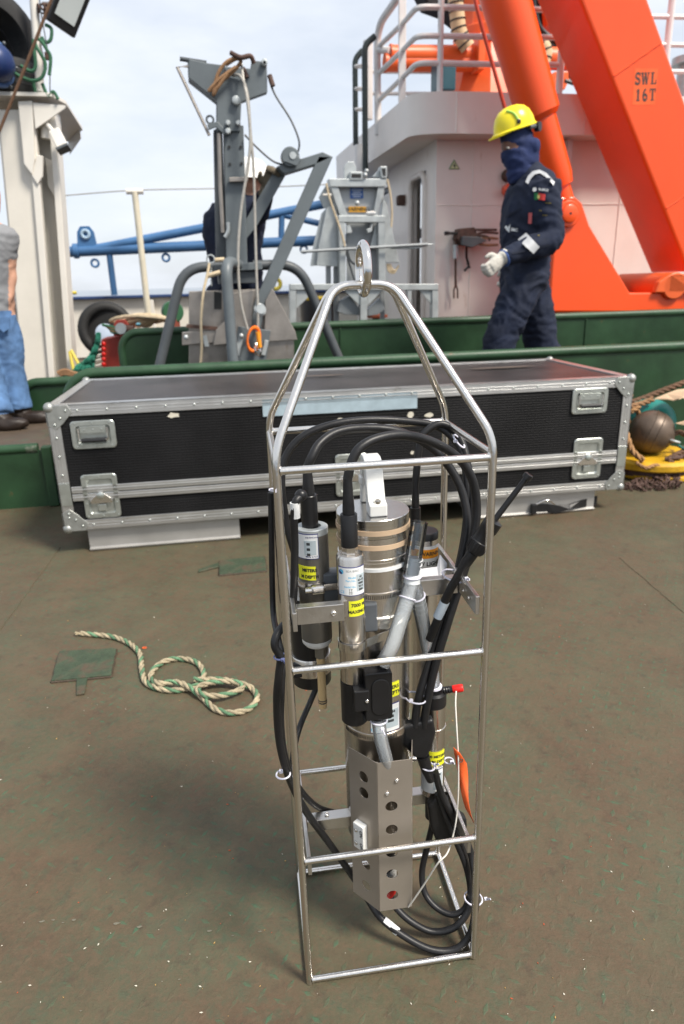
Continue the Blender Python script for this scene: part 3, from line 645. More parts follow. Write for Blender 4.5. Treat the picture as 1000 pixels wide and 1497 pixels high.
# black strap with buckle on the right beam
sp = thing('webbing_strap', 'black webbing strap with buckle lying against the grey beam', 'strap', AZ(830, 752, 0))
def ribbon(P, wd, up): 
    m = MB()
    for i in range(len(P)-1):
        a, b = Vector(P[i]), Vector(P[i+1]); u = Vector(up[i])*wd/2; v = Vector(up[i+1])*wd/2; n = Vector((0, .0025, 0))
        m.hexa([a-u, b-v, b+v, a+u], [a-u+n, b-v+n, b+v+n, a+u+n])
    return m
SY = 2.945
ribbon([AY(783, 744, SY), AY(800, 743, SY-.01), AY(815, 745, SY-.02), AY(832, 741, SY-.02), AY(850, 737, SY-.005), AY(873, 731, SY)], .045, [(0, 0, 1), (0, 0, 1), (.3, 0, .9), (0, .3, .4), (0, 0, 1), (0, 0, 1)]).build('webbing', blackrub, sp, 50)
MB().box(AY(780, 744, SY-.012), (.028, .02, .05)).build('buckle', blackpl, sp, 0, .004)
MB().tube(smoothpath([AY(783, 738, SY), AY(800, 731, SY-.015), AY(812, 738, SY-.01)], 5), .004, 6).build('wire_bail', stain, sp)

# ------------------------------------------------------------------ green and cream rope on the deck
RR = .0085
rp_px = [(118, 926), (140, 928), (165, 931), (188, 940), (204, 955), (207, 975), (211, 994), (224, 1004), (248, 1009), (272, 1007), (290, 1000), (298, 985), (288, 969), (266, 963), (243, 966), (226, 977), (220, 992), (234, 999), (256, 997), (276, 1004), (296, 1020), (314, 1036), (336, 1042), (362, 1037), (376, 1022), (370, 1008), (352, 999), (326, 996), (300, 1000), (288, 1008), (300, 1016), (322, 1017), (344, 1011), (355, 1004), (342, 997), (318, 993), (300, 994), (284, 993)]
lift = [0]*len(rp_px)
for i in range(17, 20): lift[i] = .012
for i in range(26, 30): lift[i] = .014
for i in range(30, len(rp_px)): lift[i] = .012
rope = laid_rope('laid_rope', 'loose green and cream twisted rope looped on the open deck', [AZ(x, y, RR+l) for (x, y), l in zip(rp_px, lift)], RR, [creamstr, creamstr, greenstr], pitch=.075, step=.005)
m = MB()
e = AZ(118, 926, RR)
for k in range(14): a = random.uniform(-.4, .4); m.tube([e, e+Vector((-.018*math.cos(a), .02*math.sin(a)+.004, random.uniform(-.004, .006)))], .0015, 5)
m.build('frayed_end', creamstr, rope)
# ================================================================== THE INSTRUMENT CAGE
CW, CDp, CT = .281, .220, .879
MC = T_((.0765, .828, 0)) @ RZ(-2.9) @ Matrix.Rotation(rad(-.42), 4, 'Y')
MCi = MC.inverted()
def c(px, py, yl):
    d = MCi.to_3x3() @ ray(px, py); p = MCi @ CAM; return p+d*((yl-p.y)/d.y)
cage = thing('instrument_cage', 'tall stainless steel tube cage holding cylindrical sensors and black cables', 'instrument', MC @ Vector((CW/2, CDp/2, 0)))
def B(): return MB(MC)
TR = .0055
def hoop(y, ya):
    pts = [(0, y, .001), (0, y, .905), (.093, ya, 1.097), (.172, ya, 1.097), (CW, y, .905), (CW, y, .001)]
    return B().tube(fillet(pts, .024, 8), TR, 14).build('hoop', stain, cage)
hoop(0, .100); hoop(CDp, .1125)
def rail(a, b, r=.0052): return B().tube([a, b], r, 14, caps=False).build('rail', stain, cage)
def weld(p):
    return B().torus(T_(p) @ Matrix.Rotation(PI/2, 4, 'Y'), .0052, .0016, 16, 6).build('weld_bead', stain, cage)
g_ = TR*.8
zmid = c(425, 981, 0).z; zlow = c(446, 1259, 0).z; zbk = c(470, 1126, CDp).z
for z in (CT, zmid, zlow, .0068):
    rail((g_, 0, z), (CW-g_, 0, z)); weld((TR, 0, z)); weld((CW-TR, 0, z))
for z in (CT+.006, zbk, .0068): rail((g_, CDp, z), (CW-g_, CDp, z)); weld((TR, CDp, z)); weld((CW-TR, CDp, z))
for x in (0, CW):
    for z in (CT+.004, .0075): rail((x, g_, z), (x, CDp-g_, z))
B().torus(frame((.1335, .106, 1.1165), (1, .02, 0), (0, 0, 1)), .0305, .0056, 40, 14).build('lifting_ring', mat('polished_steel', (.72, .70, .67), .12, 1, .04, 20), cage)
# flat bars
def fbar(name, a, b, h, t, m=alubar, bev=.0008):
    a, b = Vector(a), Vector(b); d = (b-a); ux = d.normalized(); mid = (a+b)/2
    return B().box((0, 0, 0), (h, t, d.length), frame(mid, d, (0, 0, 1))).build(name, m, cage, 0, bev)
ZM = .664
for x in (.012, CW-.012): fbar('side_bar', (x, .004, ZM), (x, CDp-.004, ZM), .028, .006)
ZL = .236
for x in (.012, CW-.012): fbar('side_bar', (x, .004, ZL), (x, CDp-.004, ZL), .026, .006)
fbar('cross_bar', (.016, .028, ZM), (.082, .028, ZM), .026, .014); fbar('cross_bar', (.207, .090, ZM-.004), (CW-.016, .090, ZM-.004), .026, .014)
fbar('cross_bar', (.016, .10, ZL), (.092, .10, ZL), .022, .02); fbar('cross_bar', (.19, .13, ZL), (CW-.016, .13, ZL), .022, .02)
def screw(p, n, r=.0035, m=stain, par=None): return B().lathe([(r, 0), (r, r*.5), (r*.75, r*.75), (r*.55, r*.75), (r*.5, r*.3), (.0001, r*.3)], frame(p, n, Vector(n).orthogonal()), 14).build('screw', m, par or cage)
screw((.067, .021, ZM), (0, -1, 0), .004); screw((CW-.030, .083, ZM-.004), (0, -1, 0), .004); screw((CW-.016, .03, ZM), (-1, 0, 0), .003); screw((CW-.016, .055, ZM), (-1, 0, 0), .003)
screw((.05, .10, ZL+.012), (0, 0, 1), .0035)

def vcyl(name, cx, cy, prof, m, par=None, n=40): return B().lathe(prof, T_((cx, cy, 0)), n).build(name, m, par or cage, 35)
def facing(cx, cy): v = (MCi @ CAM) - Vector((cx, cy, 0)); return math.atan2(v.y, v.x)
def arc(name, cx, cy, r, a0, a1, z0, z1, m, par, t=.0005):
    return B().lathe([(r, z0), (r+t, z0), (r+t, z1), (r, z1)], T_((cx, cy, 0)), 14, a0, a1, False).build(name, m, par)
def wtext(s, cx, cy, r, a, z, size, m, par, bold=0, sx=1.0, align='CENTER'): return text('lettering', s, size, MC @ T_((cx, cy, 0)), m, par, bold, sx, align, wrap=(r, a, z))
def clamp_band(cx, cy, r, z, h, m=brushed, par=None):
    o = vcyl('hose_clamp', cx, cy, [(r, z-h/2), (r+.0009, z-h/2), (r+.0012, z), (r+.0009, z+h/2), (r, z+h/2)], m, par)
    return o
def slots(cx, cy, r, z, a0, a1, n, par, h=.006):
    m = B()
    for k in range(n):
        a = a0+(a1-a0)*k/(n-1); m.box((r, 0, z), (.0006, .0011, h), T_((cx, cy, 0)) @ Matrix.Rotation(a, 4, 'Z'))
    return m.build('clamp_slots', ink, par, 0)

# ---- main housing
mx_, my_, R_ = .1415, .115, .0540
ztop = .781
A = facing(mx_, my_)
main = vcyl('main_housing', mx_, my_, [(R_-.006, .19), (R_, .2), (R_, .60), (R_*.985, .612), (R_*.985, .715), (R_, .716), (R_, .7200), (R_*.975, .7205), (R_*.975, .738), (R_*1.0, .7385), (R_*1.0, .752)], brushed)
vcyl('end_cap', mx_, my_, [(R_*1.0, .7525), (R_*1.005, .7535), (R_*1.005, ztop-.001), (R_*.99, ztop)], turned, main)
for z in (c(560, 780, .062).z, c(560, 801, .062).z): B().lathe([(R_-.004, z-.0036), (R_+.0014, z-.0034), (R_+.0014, z+.0034), (R_-.004, z+.0036)], T_((mx_, my_, z)) @ Matrix.Rotation(rad(1.0), 4, 'Y') @ T_((0, 0, -z)), 40).build('rubber_band', tan, main)
zt = c(560, 834, .06).z; B().lathe([(R_-.001, zt-.0025), (R_+.0016, zt-.0025), (R_+.0016, zt+.0025), (R_-.001, zt+.0025)], T_((mx_, my_, 0)), 40).build('cable_tie', teflon, main)
zc = c(575, 872, .06).z; clamp_band(mx_, my_, R_, zc, .011, brushed, main); slots(mx_, my_, R_+.0012, zc, A-.3, A+.95, 26, main)
z2 = c(560, 908, .06).z; vcyl('collar', mx_, my_, [(R_, z2-.016), (R_+.0022, z2-.016), (R_+.0022, z2+.004), (R_, z2+.006)], turned, main)
zc2 = c(530, 1083, .06).z; clamp_band(mx_, my_, R_, zc2, .012, brushed, main); slots(mx_, my_, R_+.0012, zc2, A-1.1, A+.6, 34, main)
# white carrying handle on the cap: an arch running front to back
prof = [(-.038, 0), (-.038, .018), (-.024, .022), (-.012, .050), (-.006, .072), (.010, .078), (.030, .078), (.042, .060), (.046, .020), (.050, 0), (.034, 0), (.030, .045), (.020, .060), (.008, .055), (-.004, .030), (-.008, 0)]
hd = B().prism([(y, z) for y, z in prof], .026, frame((mx_+.002, my_, ztop), (1, 0, 0), (0, 1, 0))).build('handle', whitepl, main, 0, .002)
B().lathe([(.0052, 0), (.0052, .005), (.004, .0058), (.0032, .0058), (.003, .003), (.0001, .003)], T_((mx_+.002, my_-.031, ztop+.018)), 18).build('handle_bolt', stain, main)
B().box((mx_-.0125, my_+.022, ztop+.04), (.006, .018, .012)).build('handle_lug', whitepl, main, 0, .002)
# labels of the main housing
za, zb = c(580, 1019, .062).z, c(580, 998, .062).z
arc('yellow_label', mx_, my_, R_+.0002, A+.30, A+.72, za, zb, yellowlab, main)
wtext('METERS', mx_, my_, R_+.0009, A+.60, (za+zb)/2+.006, .0085, ink, main, .0003, 1, 'RIGHT') if False else None
wtext('ERS', mx_, my_, R_+.0009, A+.58, (za+zb)/2+.0045, .0085, ink, main, .0003); wtext('EPTH', mx_, my_, R_+.0009, A+.60, (za+zb)/2-.0055, .0085, ink, main, .0003)
zl0, zl1 = c(565, 1070, .062).z, c(565, 1030, .062).z
arc('label_border', mx_, my_, R_+.0002, A-.18, A+.72, zl0, zl1, bluelab, main); arc('label', mx_, my_, R_+.0005, A-.165, A+.705, zl0+.0012, zl1-.0012, whitepap, main)
arc('label_panel', mx_, my_, R_+.0009, A+.16, A+.66, zl0+.008, zl1-.010, greylab, main)
for k in range(3): wtext('70034' if k == 0 else 'IIIIIII', mx_, my_, R_+.0016, A+.42, zl1-.014-.008*k, .006, ink, main, .0003)
wtext('CE', mx_, my_, R_+.0012, A-.08, zl0+.006, .008, cyan, main, .0002)

# ---- slim steel sensor in front
sx_, sy_, sr = .0958, .045, .0196
A1 = facing(sx_, sy_)
zt1 = c(517, 808, sy_).z; zb1 = c(520, 992, sy_).z; zbb = c(520, 1052, sy_).z
slim = vcyl('slim_sensor', sx_, sy_, [(sr-.001, zb1), (sr, zb1+.002), (sr, zt1-.004), (sr-.002, zt1), (sr-.007, zt1), (sr-.0075, zt1-.001), (.0001, zt1-.001)], brushed)
vcyl('sensor_foot', sx_, sy_, [(sr-.002, zbb), (sr+.0005, zbb+.003), (sr+.0005, zb1-.0005)], blackpl, slim)
vcyl('hex_nut', sx_, sy_, [(.0115, zt1-.001), (.0115, zt1+.011)], stain, slim, 6)
zk = zt1+.011; vcyl('connector', sx_, sy_, [(.0118, zk), (.0118, zk+.046), (.0112, zk+.047), (.0085, zk+.047), (.008, zk+.044), (.0001, zk+.044)], blackpl, slim, 28)
vcyl('boot', sx_, sy_, [(.0085, zk+.043), (.0085, zk+.055), (.0072, zk+.075), (.0062, zk+.098)], blackrub, slim, 20)
slim_top = Vector((sx_, sy_, zk+.096))
zl0, zl1 = c(517, 871, .026).z, c(517, 829, .026).z
arc('label_border', sx_, sy_, sr+.0002, A1-.98, A1+1.15, zl0, zl1, bluelab, slim); arc('label', sx_, sy_, sr+.0005, A1-.92, A1+1.09, zl0+.0013, zl1-.0013, whitepap, slim)
arc('label_panel', sx_, sy_, sr+.0009, A1+.42, A1+1.05, zl0+.007, zl1-.011, greylab, slim)
H1 = zl1-zl0
# swirl mark: two comma drops chasing each other
def drop(flip, m):
    pts = []
    for k in range(13): a = PI*k/12; pts.append((.0038*math.cos(a+PI/2), .0038*math.sin(a+PI/2)))
    for k in range(1, 8): a = PI*k/8; pts.append((.0019*math.sin(a)*1.0, -.0038+.0038*k/8*1.0))
    for k in range(1, 8): a = PI*k/8; pts.append((-.0019*math.sin(a), .0038*k/8))
    if flip: pts = [(-x, -y) for x, y in pts]
    P = [(sr+.0012, A1-.68+x/sr, zl1-.0072+y) for x, y in pts]
    link('logo_mark', [MC @ Vector((sx_+r*math.cos(a), sy_+r*math.sin(a), z)) for r, a, z in P], [tuple(range(len(P)))], m, slim, 0)
drop(False, bluelab); drop(True, cyan)
wtext('SEA-BIRD', sx_, sy_, sr+.0010, A1+.16, zl1-.006, .0044, greypl, slim, 0, 1.1)
for s, k in (('Model', .36), ('Part No.', .47), ('Serial No.', .68)): wtext(s, sx_, sy_, sr+.0010, A1+.36, zl1-H1*k, .0042, cyan, slim, .0001, 1, 'RIGHT')
for k in range(5): wtext(('63', '63-75', 'IIIIIIII', '2013', 'IIIIIII')[k], sx_, sy_, sr+.0015, A1+.72, zl1-H1*(.35+.11*k), .0042, ink, slim, .0002)
wtext('CE', sx_, sy_, sr+.0010, A1-.62, zl0+.0055, .0062, cyan, slim, .0001)
# crossed out bin
mb = []
for poly in ([(-.0022, .0022), (.0022, .0022), (.0022, .0028), (-.0022, .0028)], [(-.0018, .0020), (-.0014, .0020), (-.0010, -.0022), (-.0014, -.0022)], [(.0018, .0020), (.0014, .0020), (.0010, -.0022), (.0014, -.0022)], [(-.0013, -.0018), (.0013, -.0018), (.0013, -.0023), (-.0013, -.0023)], [(-.0026, .0030), (-.0022, .0033), (.0026, -.0027), (.0022, -.0030)], [(.0026, .0030), (.0022, .0033), (-.0026, -.0027), (-.0022, -.0030)], [(-.0022, -.0046), (.0022, -.0046), (.0022, -.0036), (-.0022, -.0036)]): mb.append(poly)
V_, F_ = [], []
for poly in mb: F_.append(tuple(range(len(V_), len(V_)+4))); V_ += [MC @ Vector((sx_+(sr+.0011)*math.cos(A1-.02+x/sr), sy_+(sr+.0011)*math.sin(A1-.02+x/sr), zl0+.0078+y)) for x, y in poly]
link('bin_symbol', V_, F_, ink, slim, 0)
zy0, zy1 = c(527, 900, .026).z, c(527, 878, .026).z
arc('yellow_label', sx_, sy_, sr+.0003, A1-.18, A1+1.05, zy0, zy1, yellowlab, slim)
wtext('7000 M', sx_, sy_, sr+.0009, A1+.52, (zy0+zy1)/2+.005, .0072, ink, slim, .0003); wtext('MAXIMUM', sx_, sy_, sr+.0009, A1+.52, (zy0+zy1)/2-.005, .0068, ink, slim, .0003)
# steel strap tying it to the main housing
def strap_path(z):
    P = []
    a0 = math.atan2(my_-sy_, mx_-sx_)
    for k in range(17): a = a0+PI*.58+PI*1.0*k/16; P.append(Vector((sx_+(sr+.001)*math.cos(a), sy_+(sr+.001)*math.sin(a), z)))
    for k in range(15): a = A+.35+1.7*k/14; P.append(Vector((mx_+(R_+.0032)*math.cos(a), my_+(R_+.0032)*math.sin(a), z+.012*min(1, k/6))))
    return P
def band(P, h, t, name, m, par):
    mbb = B()
    for a, b in zip(P, P[1:]):
        u = Vector((0, 0, h/2)); d = (b-a).cross(Vector((0, 0, 1))).normalized()*t
        mbb.hexa([a-u, b-u, b+u, a+u], [a-u+d, b-u+d, b+u+d, a+u+d])
    return mbb.build(name, m, par, 50)
zs = c(520, 946, .03).z; band(strap_path(zs), .013, .0008, 'steel_strap', stain, slim)
B().box((mx_-.016, my_-R_+.004, zs+.03), (.02, .018, .045)).build('clamp_block', greypl, main, 0, .002)
# flow cell with side clamp
gx, gz0, gz1 = c(553, 1020, .02).x, c(551, 1054, .012).z, c(551, 985, .012).z
cell = B().prism(rrect(.040, gz1-gz0, .004), .034, frame((gx-.0, .030, (gz0+gz1)/2), (0, -1, 0), (1, 0, 0))).build('flow_cell', blackpl, cage, 0, .0015)
B().prism(rrect(.026, (gz1-gz0)-.02, .012), .003, frame((gx+.002, .0125, (gz0+gz1)/2), (0, -1, 0), (1, 0, 0))).build('cover_boss', blackpl, cell, 0, .0008)
B().box((gx-.026, .026, (gz0+gz1)/2-.002), (.022, .034, .034)).build('side_clamp', blackpl, cell, 0, .0015)
screw((gx-.0185, .009, (gz0+gz1)/2-.002), (0, -1, 0), .0028, stain, cell)
B().cyl((gx+.008, .028, gz1-.001), (gx+.008, .028, gz1+.016), .0075, 18).build('port', blackpl, cell)
B().cyl((gx+.001, .028, gz0-.012), (gx+.001, .028, gz0+.001), .0085, 18).build('port', blackpl, cell)

# ---- left dark sensor with the glass electrode
cx_, cy_, cr = .0478, .090, .0232
A2 = facing(cx_, cy_)
ct, cbm = c(460, 768, cy_).z, c(463, 930, cy_).z
left = vcyl('dark_sensor', cx_, cy_, [(cr, cbm), (cr, ct-.010)], darkan)
vcyl('collar_ring', cx_, cy_, [(cr+.0003, ct-.0098), (cr+.0003, ct-.001), (cr-.001, ct), (.0135, ct), (.0130, ct-.004), (.0001, ct-.004)], galv, left)
zk = ct-.004; vcyl('connector', cx_-.002, cy_, [(.0120, zk), (.0120, zk+.050), (.0112, zk+.051), (.0088, zk+.051), (.008, zk+.048), (.0001, zk+.048)], blackpl, left, 28)
vcyl('boot', cx_-.002, cy_, [(.0085, zk+.047), (.0085, zk+.058), (.0072, zk+.075), (.0060, zk+.092)], blackrub, left, 20)
left_top = Vector((cx_-.002, cy_, zk+.090))
zl0, zl1 = c(452, 817, .07).z, c(452, 780, .07).z
arc('label_border', cx_, cy_, cr+.0002, A2-1.2, A2+.36, zl0, zl1, bluelab, left); arc('label', cx_, cy_, cr+.0005, A2-1.2, A2+.32, zl0+.0013, zl1-.0013, whitepap, left); arc('label_panel', cx_, cy_, cr+.0009, A2-.5, A2+.2, zl0+.007, zl1-.010, greylab, left)
wtext('sea-bird.com', cx_, cy_, cr+.0010, A2-.02, zl1-.005, .0036, bluelab, left, .0001); wtext('Made in U.S.A', cx_, cy_, cr+.0010, A2-.02, zl0+.004, .0036, bluelab, left, .0001)
for k in range(3): wtext('IIII', cx_, cy_, cr+.0015, A2-.25, zl1-.015-.008*k, .005, ink, left, .0003)
zy0, zy1 = c(448, 848, .07).z, c(448, 828, .07).z
arc('yellow_label', cx_, cy_, cr+.0003, A2-1.1, A2+.12, zy0, zy1, yellowlab, left); wtext('METERS', cx_, cy_, cr+.0010, A2-.28, (zy0+zy1)/2+.0045, .0066, ink, left, .0003); wtext('M DEPTH', cx_, cy_, cr+.0010, A2-.28, (zy0+zy1)/2-.0055, .0066, ink, left, .0003)
zb_ = c(478, 845, cy_).z; B().box((cx_+.028, cy_-.008, zb_-.012), (.034, .026, .055)).build('mount_block', greypl, left, 0, .003)
zc = c(460, 858, .068).z; clamp_band(cx_, cy_, cr+.0006, zc, .012, brushed, left)
B().box((0, 0, 0), (.020, .012, .013), T_((cx_+.002, cy_-cr-.007, zc)) @ RZ(4)).build('clamp_housing', stain, left, 0, .003)
B().tube([(cx_-.016, cy_-cr-.008, zc), (cx_-.007, cy_-cr-.008, zc)], .0042, 8).build('clamp_screw', stain, left)
B().tube([(cx_+.012, cy_-cr-.003, zc), (cx_+.05, cy_-cr-.002, zc+.002)], .0001, 6) if False else None
band([Vector((cx_+.010, cy_-cr-.004, zc)), Vector((cx_+.03, cy_-cr-.002, zc)), Vector((cx_+.05, cy_-cr+.004, zc))], .010, .0012, 'clamp_tail', brushed, left)
vcyl('white_flange', cx_, cy_, [(cr*.80, cbm-.012), (cr*.96, cbm-.007), (cr*.99, cbm-.0005)], whitepl, left)
vcyl('hex_nut', cx_+.004, cy_, [(.0085, cbm-.036), (.0085, cbm-.012)], darkan, left, 6)
ge = c(470, 1034, cy_).z
vcyl('glass_stem', cx_+.004, cy_, [(.0060, ge), (.0066, ge+.004), (.0066, cbm-.036)], glass, left, 20)
for z in (ge+.010, ge+.014): vcyl('seal_ring', cx_+.004, cy_, [(.0066, z-.0011), (.0072, z), (.0066, z+.0011)], ink, left, 20)

# ---- black sensor at the back left corner
dx_, dy_, dr = .0425, .172, .0325
A3 = facing(dx_, dy_)
d0, d1 = c(458, 1003, dy_-.02).z, c(440, 838, dy_).z
back = vcyl('back_sensor', dx_, dy_, [(dr-.001, d0), (dr, d0+.002), (dr, d0+.050), (dr-.002, d0+.052), (dr-.002, d1-.004), (dr-.004, d1)], blackpl)
vcyl('steel_band', dx_, dy_, [(dr, d0+.021), (dr+.0012, d0+.022), (dr+.0012, d0+.052), (dr, d0+.054)], brushed, back)
arc('label', dx_, dy_, dr-.0017, A3-1.0, A3-.1, d1-.035, d1-.012, whitepap, back)
B().box((dx_-.026, dy_-.022, d0+.035), (.02, .014, .024)).build('clamp_pad', blackrub, back, 0, .003)

# ---- UV sensor behind on the right
ux_, uy_, ur = .2395, .185, .0215
A4 = facing(ux_, uy_)
u1 = c(622, 775, uy_).z
uv = vcyl('uv_sensor', ux_, uy_, [(ur, u1-.36), (ur, u1-.012)], brushed)
vcyl('end_cap', ux_, uy_, [(ur+.0004, u1-.0118), (ur+.0004, u1-.002), (ur-.001, u1)], blackpl, uv)
arc('label', ux_, uy_, ur+.0002, A4-1.3, A4+1.3, u1-.075, u1-.021, whitepap, uv); arc('warning_band', ux_, uy_, ur+.0006, A4-1.3, A4+1.3, u1-.041, u1-.026, orangelab, uv)
wtext('WARNING', ux_, uy_, ur+.0012, A4+.62, u1-.0335, .0088, ink, uv, .0003)
P = [(sgn, z) for sgn, z in ((-.0045, -.004), (.0045, -.004), (0, .0042))]
link('warning_triangle', [MC @ Vector((ux_+(ur+.0013)*math.cos(A4-.42+x/ur), uy_+(ur+.0013)*math.sin(A4-.42+x/ur), u1-.0335+z)) for x, z in P], [(0, 1, 2)], yellowlab, uv, 0)
wtext('UV LIGHT', ux_, uy_, ur+.0009, A4+.40, u1-.051, .0098, ink, uv, .0003); wtext('Do not look', ux_, uy_, ur+.0009, A4+.30, u1-.063, .0058, ink, uv, 0); wtext('at the light', ux_, uy_, ur+.0009, A4+.30, u1-.070, .0046, ink, uv, 0)
pp = [c(606, 834, .135), c(639, 829, .135), c(643, 811, .145), c(654, 824, .140), c(645, 868, .100), c(604, 870, .100)]
B().slab(pp, (0, .0008, .0004)).build('paper_slip', mat('paper', (.80, .80, .83), .6, 0, .02), cage, 0)
bx_ = c(610, 760, .178)
vcyl('connector', bx_.x-.002, .182, [(.0085, bx_.z-.05), (.0085, bx_.z+.020), (.0060, bx_.z+.0205), (.0060, bx_.z+.019)], blackpl, uv, 20)
vcyl('boot', bx_.x-.002, .182, [(.0062, bx_.z+.019), (.0060, bx_.z+.035), (.0050, bx_.z+.062)], blackrub, uv, 18)

# ---- pump cylinder on the right
px_, py_, pr_ = .2385, .118, .0205
A5 = facing(px_, py_)
p1, p0 = c(635, 1008, py_).z, c(635, 1156, py_).z
pump = vcyl('pump', px_, py_, [(pr_-.002, p0), (pr_, p0+.003), (pr_, p1-.026)], brushed)
vcyl('pump_head', px_, py_, [(pr_+.001, p1-.0258), (pr_+.001, p1-.004), (pr_-.002, p1)], blackpl, pump)
B().cyl((px_, py_, p1-.001), (px_, py_, p1+.013), .0105, 20).build('port', clearM, pump)
vcyl('port_tie', px_, py_, [(.0125, p1+.004), (.0140, p1+.005), (.0140, p1+.008), (.0125, p1+.009)], tieM, pump, 24)
k0 = Vector((px_+.014, py_-.008, p1+.002)); k1 = Vector((px_+.040, py_-.016, p1+.008)); dk = (k1-k0)
B().lathe([(.0055, 0), (.0064, .002), (.0055, .004), (.0064, .006), (.0055, .008), (.0064, .010), (.0055, .012), (.0055, .016)], frame(k0, dk, (0, 0, 1)), 16).build('hose_barb', blackpl, pump)
B().lathe([(.0062, .016), (.0066, .017), (.0066, .031), (.0056, .033)], frame(k0, dk, (0, 0, 1)), 18).build('red_cap', red, pump)
zw = c(645, 1068, .10).z; clamp_band(px_, py_, pr_, zw, .003, stain, pump)
zy0, zy1 = c(642, 1118, .10).z, c(642, 1098, .10).z
arc('yellow_label', px_, py_, pr_+.0002, A5-.6, A5+1.15, zy0, zy1, yellowlab, pump); wtext('00 METERS', px_, py_, pr_+.0009, A5+.42, (zy0+zy1)/2+.005, .0068, ink, pump, .0003); wtext('MUM DEPTH', px_, py_, pr_+.0009, A5+.42, (zy0+zy1)/2-.005, .0068, ink, pump, .0003)
zl0, zl1 = c(635, 1158, .10).z, c(635, 1122, .10).z
arc('label', px_, py_, pr_+.0003, A5-1.1, A5+.95, zl0, zl1, whitepap, pump); arc('label_panel', px_, py_, pr_+.0007, A5+.1, A5+.85, zl0+.008, zl1-.010, greylab, pump); arc('label_border', px_, py_, pr_+.0006, A5-1.1, A5+.9, zl1-.003, zl1-.0015, bluelab, pump)
for k in range(4): wtext(('IIIIIIII', '6IIII', 'IIIII', '14')[k], px_, py_, pr_+.0014, A5+.45, zl1-.013-.006*k, .005, ink, pump, .0003)
vcyl('lower_connector', px_, py_, [(.012, p0-.055), (.0125, p0-.02), (.0125, p0)], blackrub, pump, 20)
vcyl('back_hose', px_+.018, py_+.02, [(.0052, p0+.01), (.0052, p1-.03)], blackrub, pump, 14)

# ---- clear hoses
B().tube([c(613, 763, .075), c(607, 800, .072), c(601, 838, .068)], .0125, 24, hollow=.0096).build('clear_hose', clearM, cage)
yj = c(603, 838, .068)
B().tube([c(606, 815, .071), c(603, 838, .068), c(602, 852, .066)], [.0108, .0112, .0125], 20).build('wye_connector', teflon, cage)
for k in range(4):
    q = c(606.5-k*1.0, 818+k*7, .071); B().torus(frame(q, (.05, -.02, 1)), .0113, .0011, 24, 6).build('wye_rib', teflon, cage)
B().torus(frame(c(603, 842, .067), (.03, -.02, 1)), .0125, .0016, 24, 6).build('cable_tie', tieM, cage)
h1 = smoothpath([c(602, 850, .066), c(594, 880, .055), c(583, 915, .042), c(573, 945, .032), Vector((gx+.008, .028, gz1+.004))], 6); B().tube(h1, .0112, 22, hollow=.0088).build('soft_hose', tubeM, cage)
h2 = smoothpath([c(604, 850, .068), c(613, 885, .082), c(622, 930, .1), c(630, 970, .112), Vector((px_, py_, p1+.004))], 6); B().tube(h2, .0110, 22, hollow=.0088).build('soft_hose', tubeM, cage)
h3 = smoothpath([Vector((gx+.001, .028, gz0-.006)), c(557, 1080, .030), c(564, 1108, .036), c(570, 1135, .045)], 6); B().tube(h3, .0105, 22, hollow=.0080).build('soft_hose', tubeM, cage)
def tie(p, n, r, m=tieM, tail=None, par=None):
    o = B().torus(frame(p, n), r, .0014, 22, 6).build('cable_tie', m, par or cage)
    u = frame(p, n); q = u @ Vector((r*.3, -r*1.02, 0))
    if tail: q = Vector(tail)
    B().box((0, 0, 0), (.0055, .0045, .0045), T_(q)).build('tie_head', m, o, 0, .0008)
    d = (q-Vector(p)).normalized(); B().box((0, 0, 0), (.0032, .0012, .012), frame(q+d*.006, d, (0, 0, 1))).build('tie_tail', m, o, 0)
    return o
tie(h1[5], (h1[6]-h1[5]), .0120); tie(h2[4], (h2[5]-h2[4]), .0118); tie(h3[1], (0, 0, 1), .0122, tail=c(559, 1066, .012))
for k in (7, 8, 9): B().torus(frame(h1[k-1], h1[k]-h1[k-1]), .0113, .0007, 20, 5).build('hose_rib', tubeM, cage)
for k in (6, 7, 8): B().torus(frame(h2[k-1], h2[k]-h2[k-1]), .0112, .0007, 20, 5).build('hose_rib', tubeM, cage)

# ---- perforated guard: bent sheet with real holes
def holed(wd, ht, holes, n=20, t=.0014):
    """flat panel in xy with round holes, as verts and faces with thickness"""
    bm = bmesh.new(); ed = []
    def loop(pts):
        vs = [bm.verts.new((x, y, 0)) for x, y in pts]
        for i in range(len(vs)): ed.append(bm.edges.new((vs[i], vs[(i+1) % len(vs)])))
    loop([(0, 0), (wd, 0), (wd, ht), (0, ht)])
    for x, y, r in holes: loop([(x+r*math.cos(2*PI*k/n), y+r*math.sin(2*PI*k/n)) for k in range(n)])
    bmesh.ops.triangle_fill(bm, use_beauty=True, use_dissolve=False, edges=ed)
    r = bmesh.ops.extrude_face_region(bm, geom=list(bm.faces)); bmesh.ops.translate(bm, vec=(0, 0, t), verts=[v for v in r['geom'] if isinstance(v, bmesh.types.BMVert)])
    bm.verts.ensure_lookup_table(); bm.verts.index_update()
    vs = [tuple(v.co) for v in bm.verts]; fs = [tuple(v.index for v in f.verts) for f in bm.faces]; bm.free(); return vs, fs
gy = .030
gB, gC = Vector((c(553, 1200, gy).x, gy, 0)), Vector((c(601, 1200, gy).x, gy, 0))
gA, gD = gB+Vector((-.037, .046, 0)), gC+Vector((.012, .046, 0))
gz_b, gz_t = c(578, 1328, gy).z, c(578, 1112, gy).z
hz = [c(572, y, gy).z-gz_b for y in (1308, 1277, 1246, 1212, 1178)]
HR = .0098
gd = None
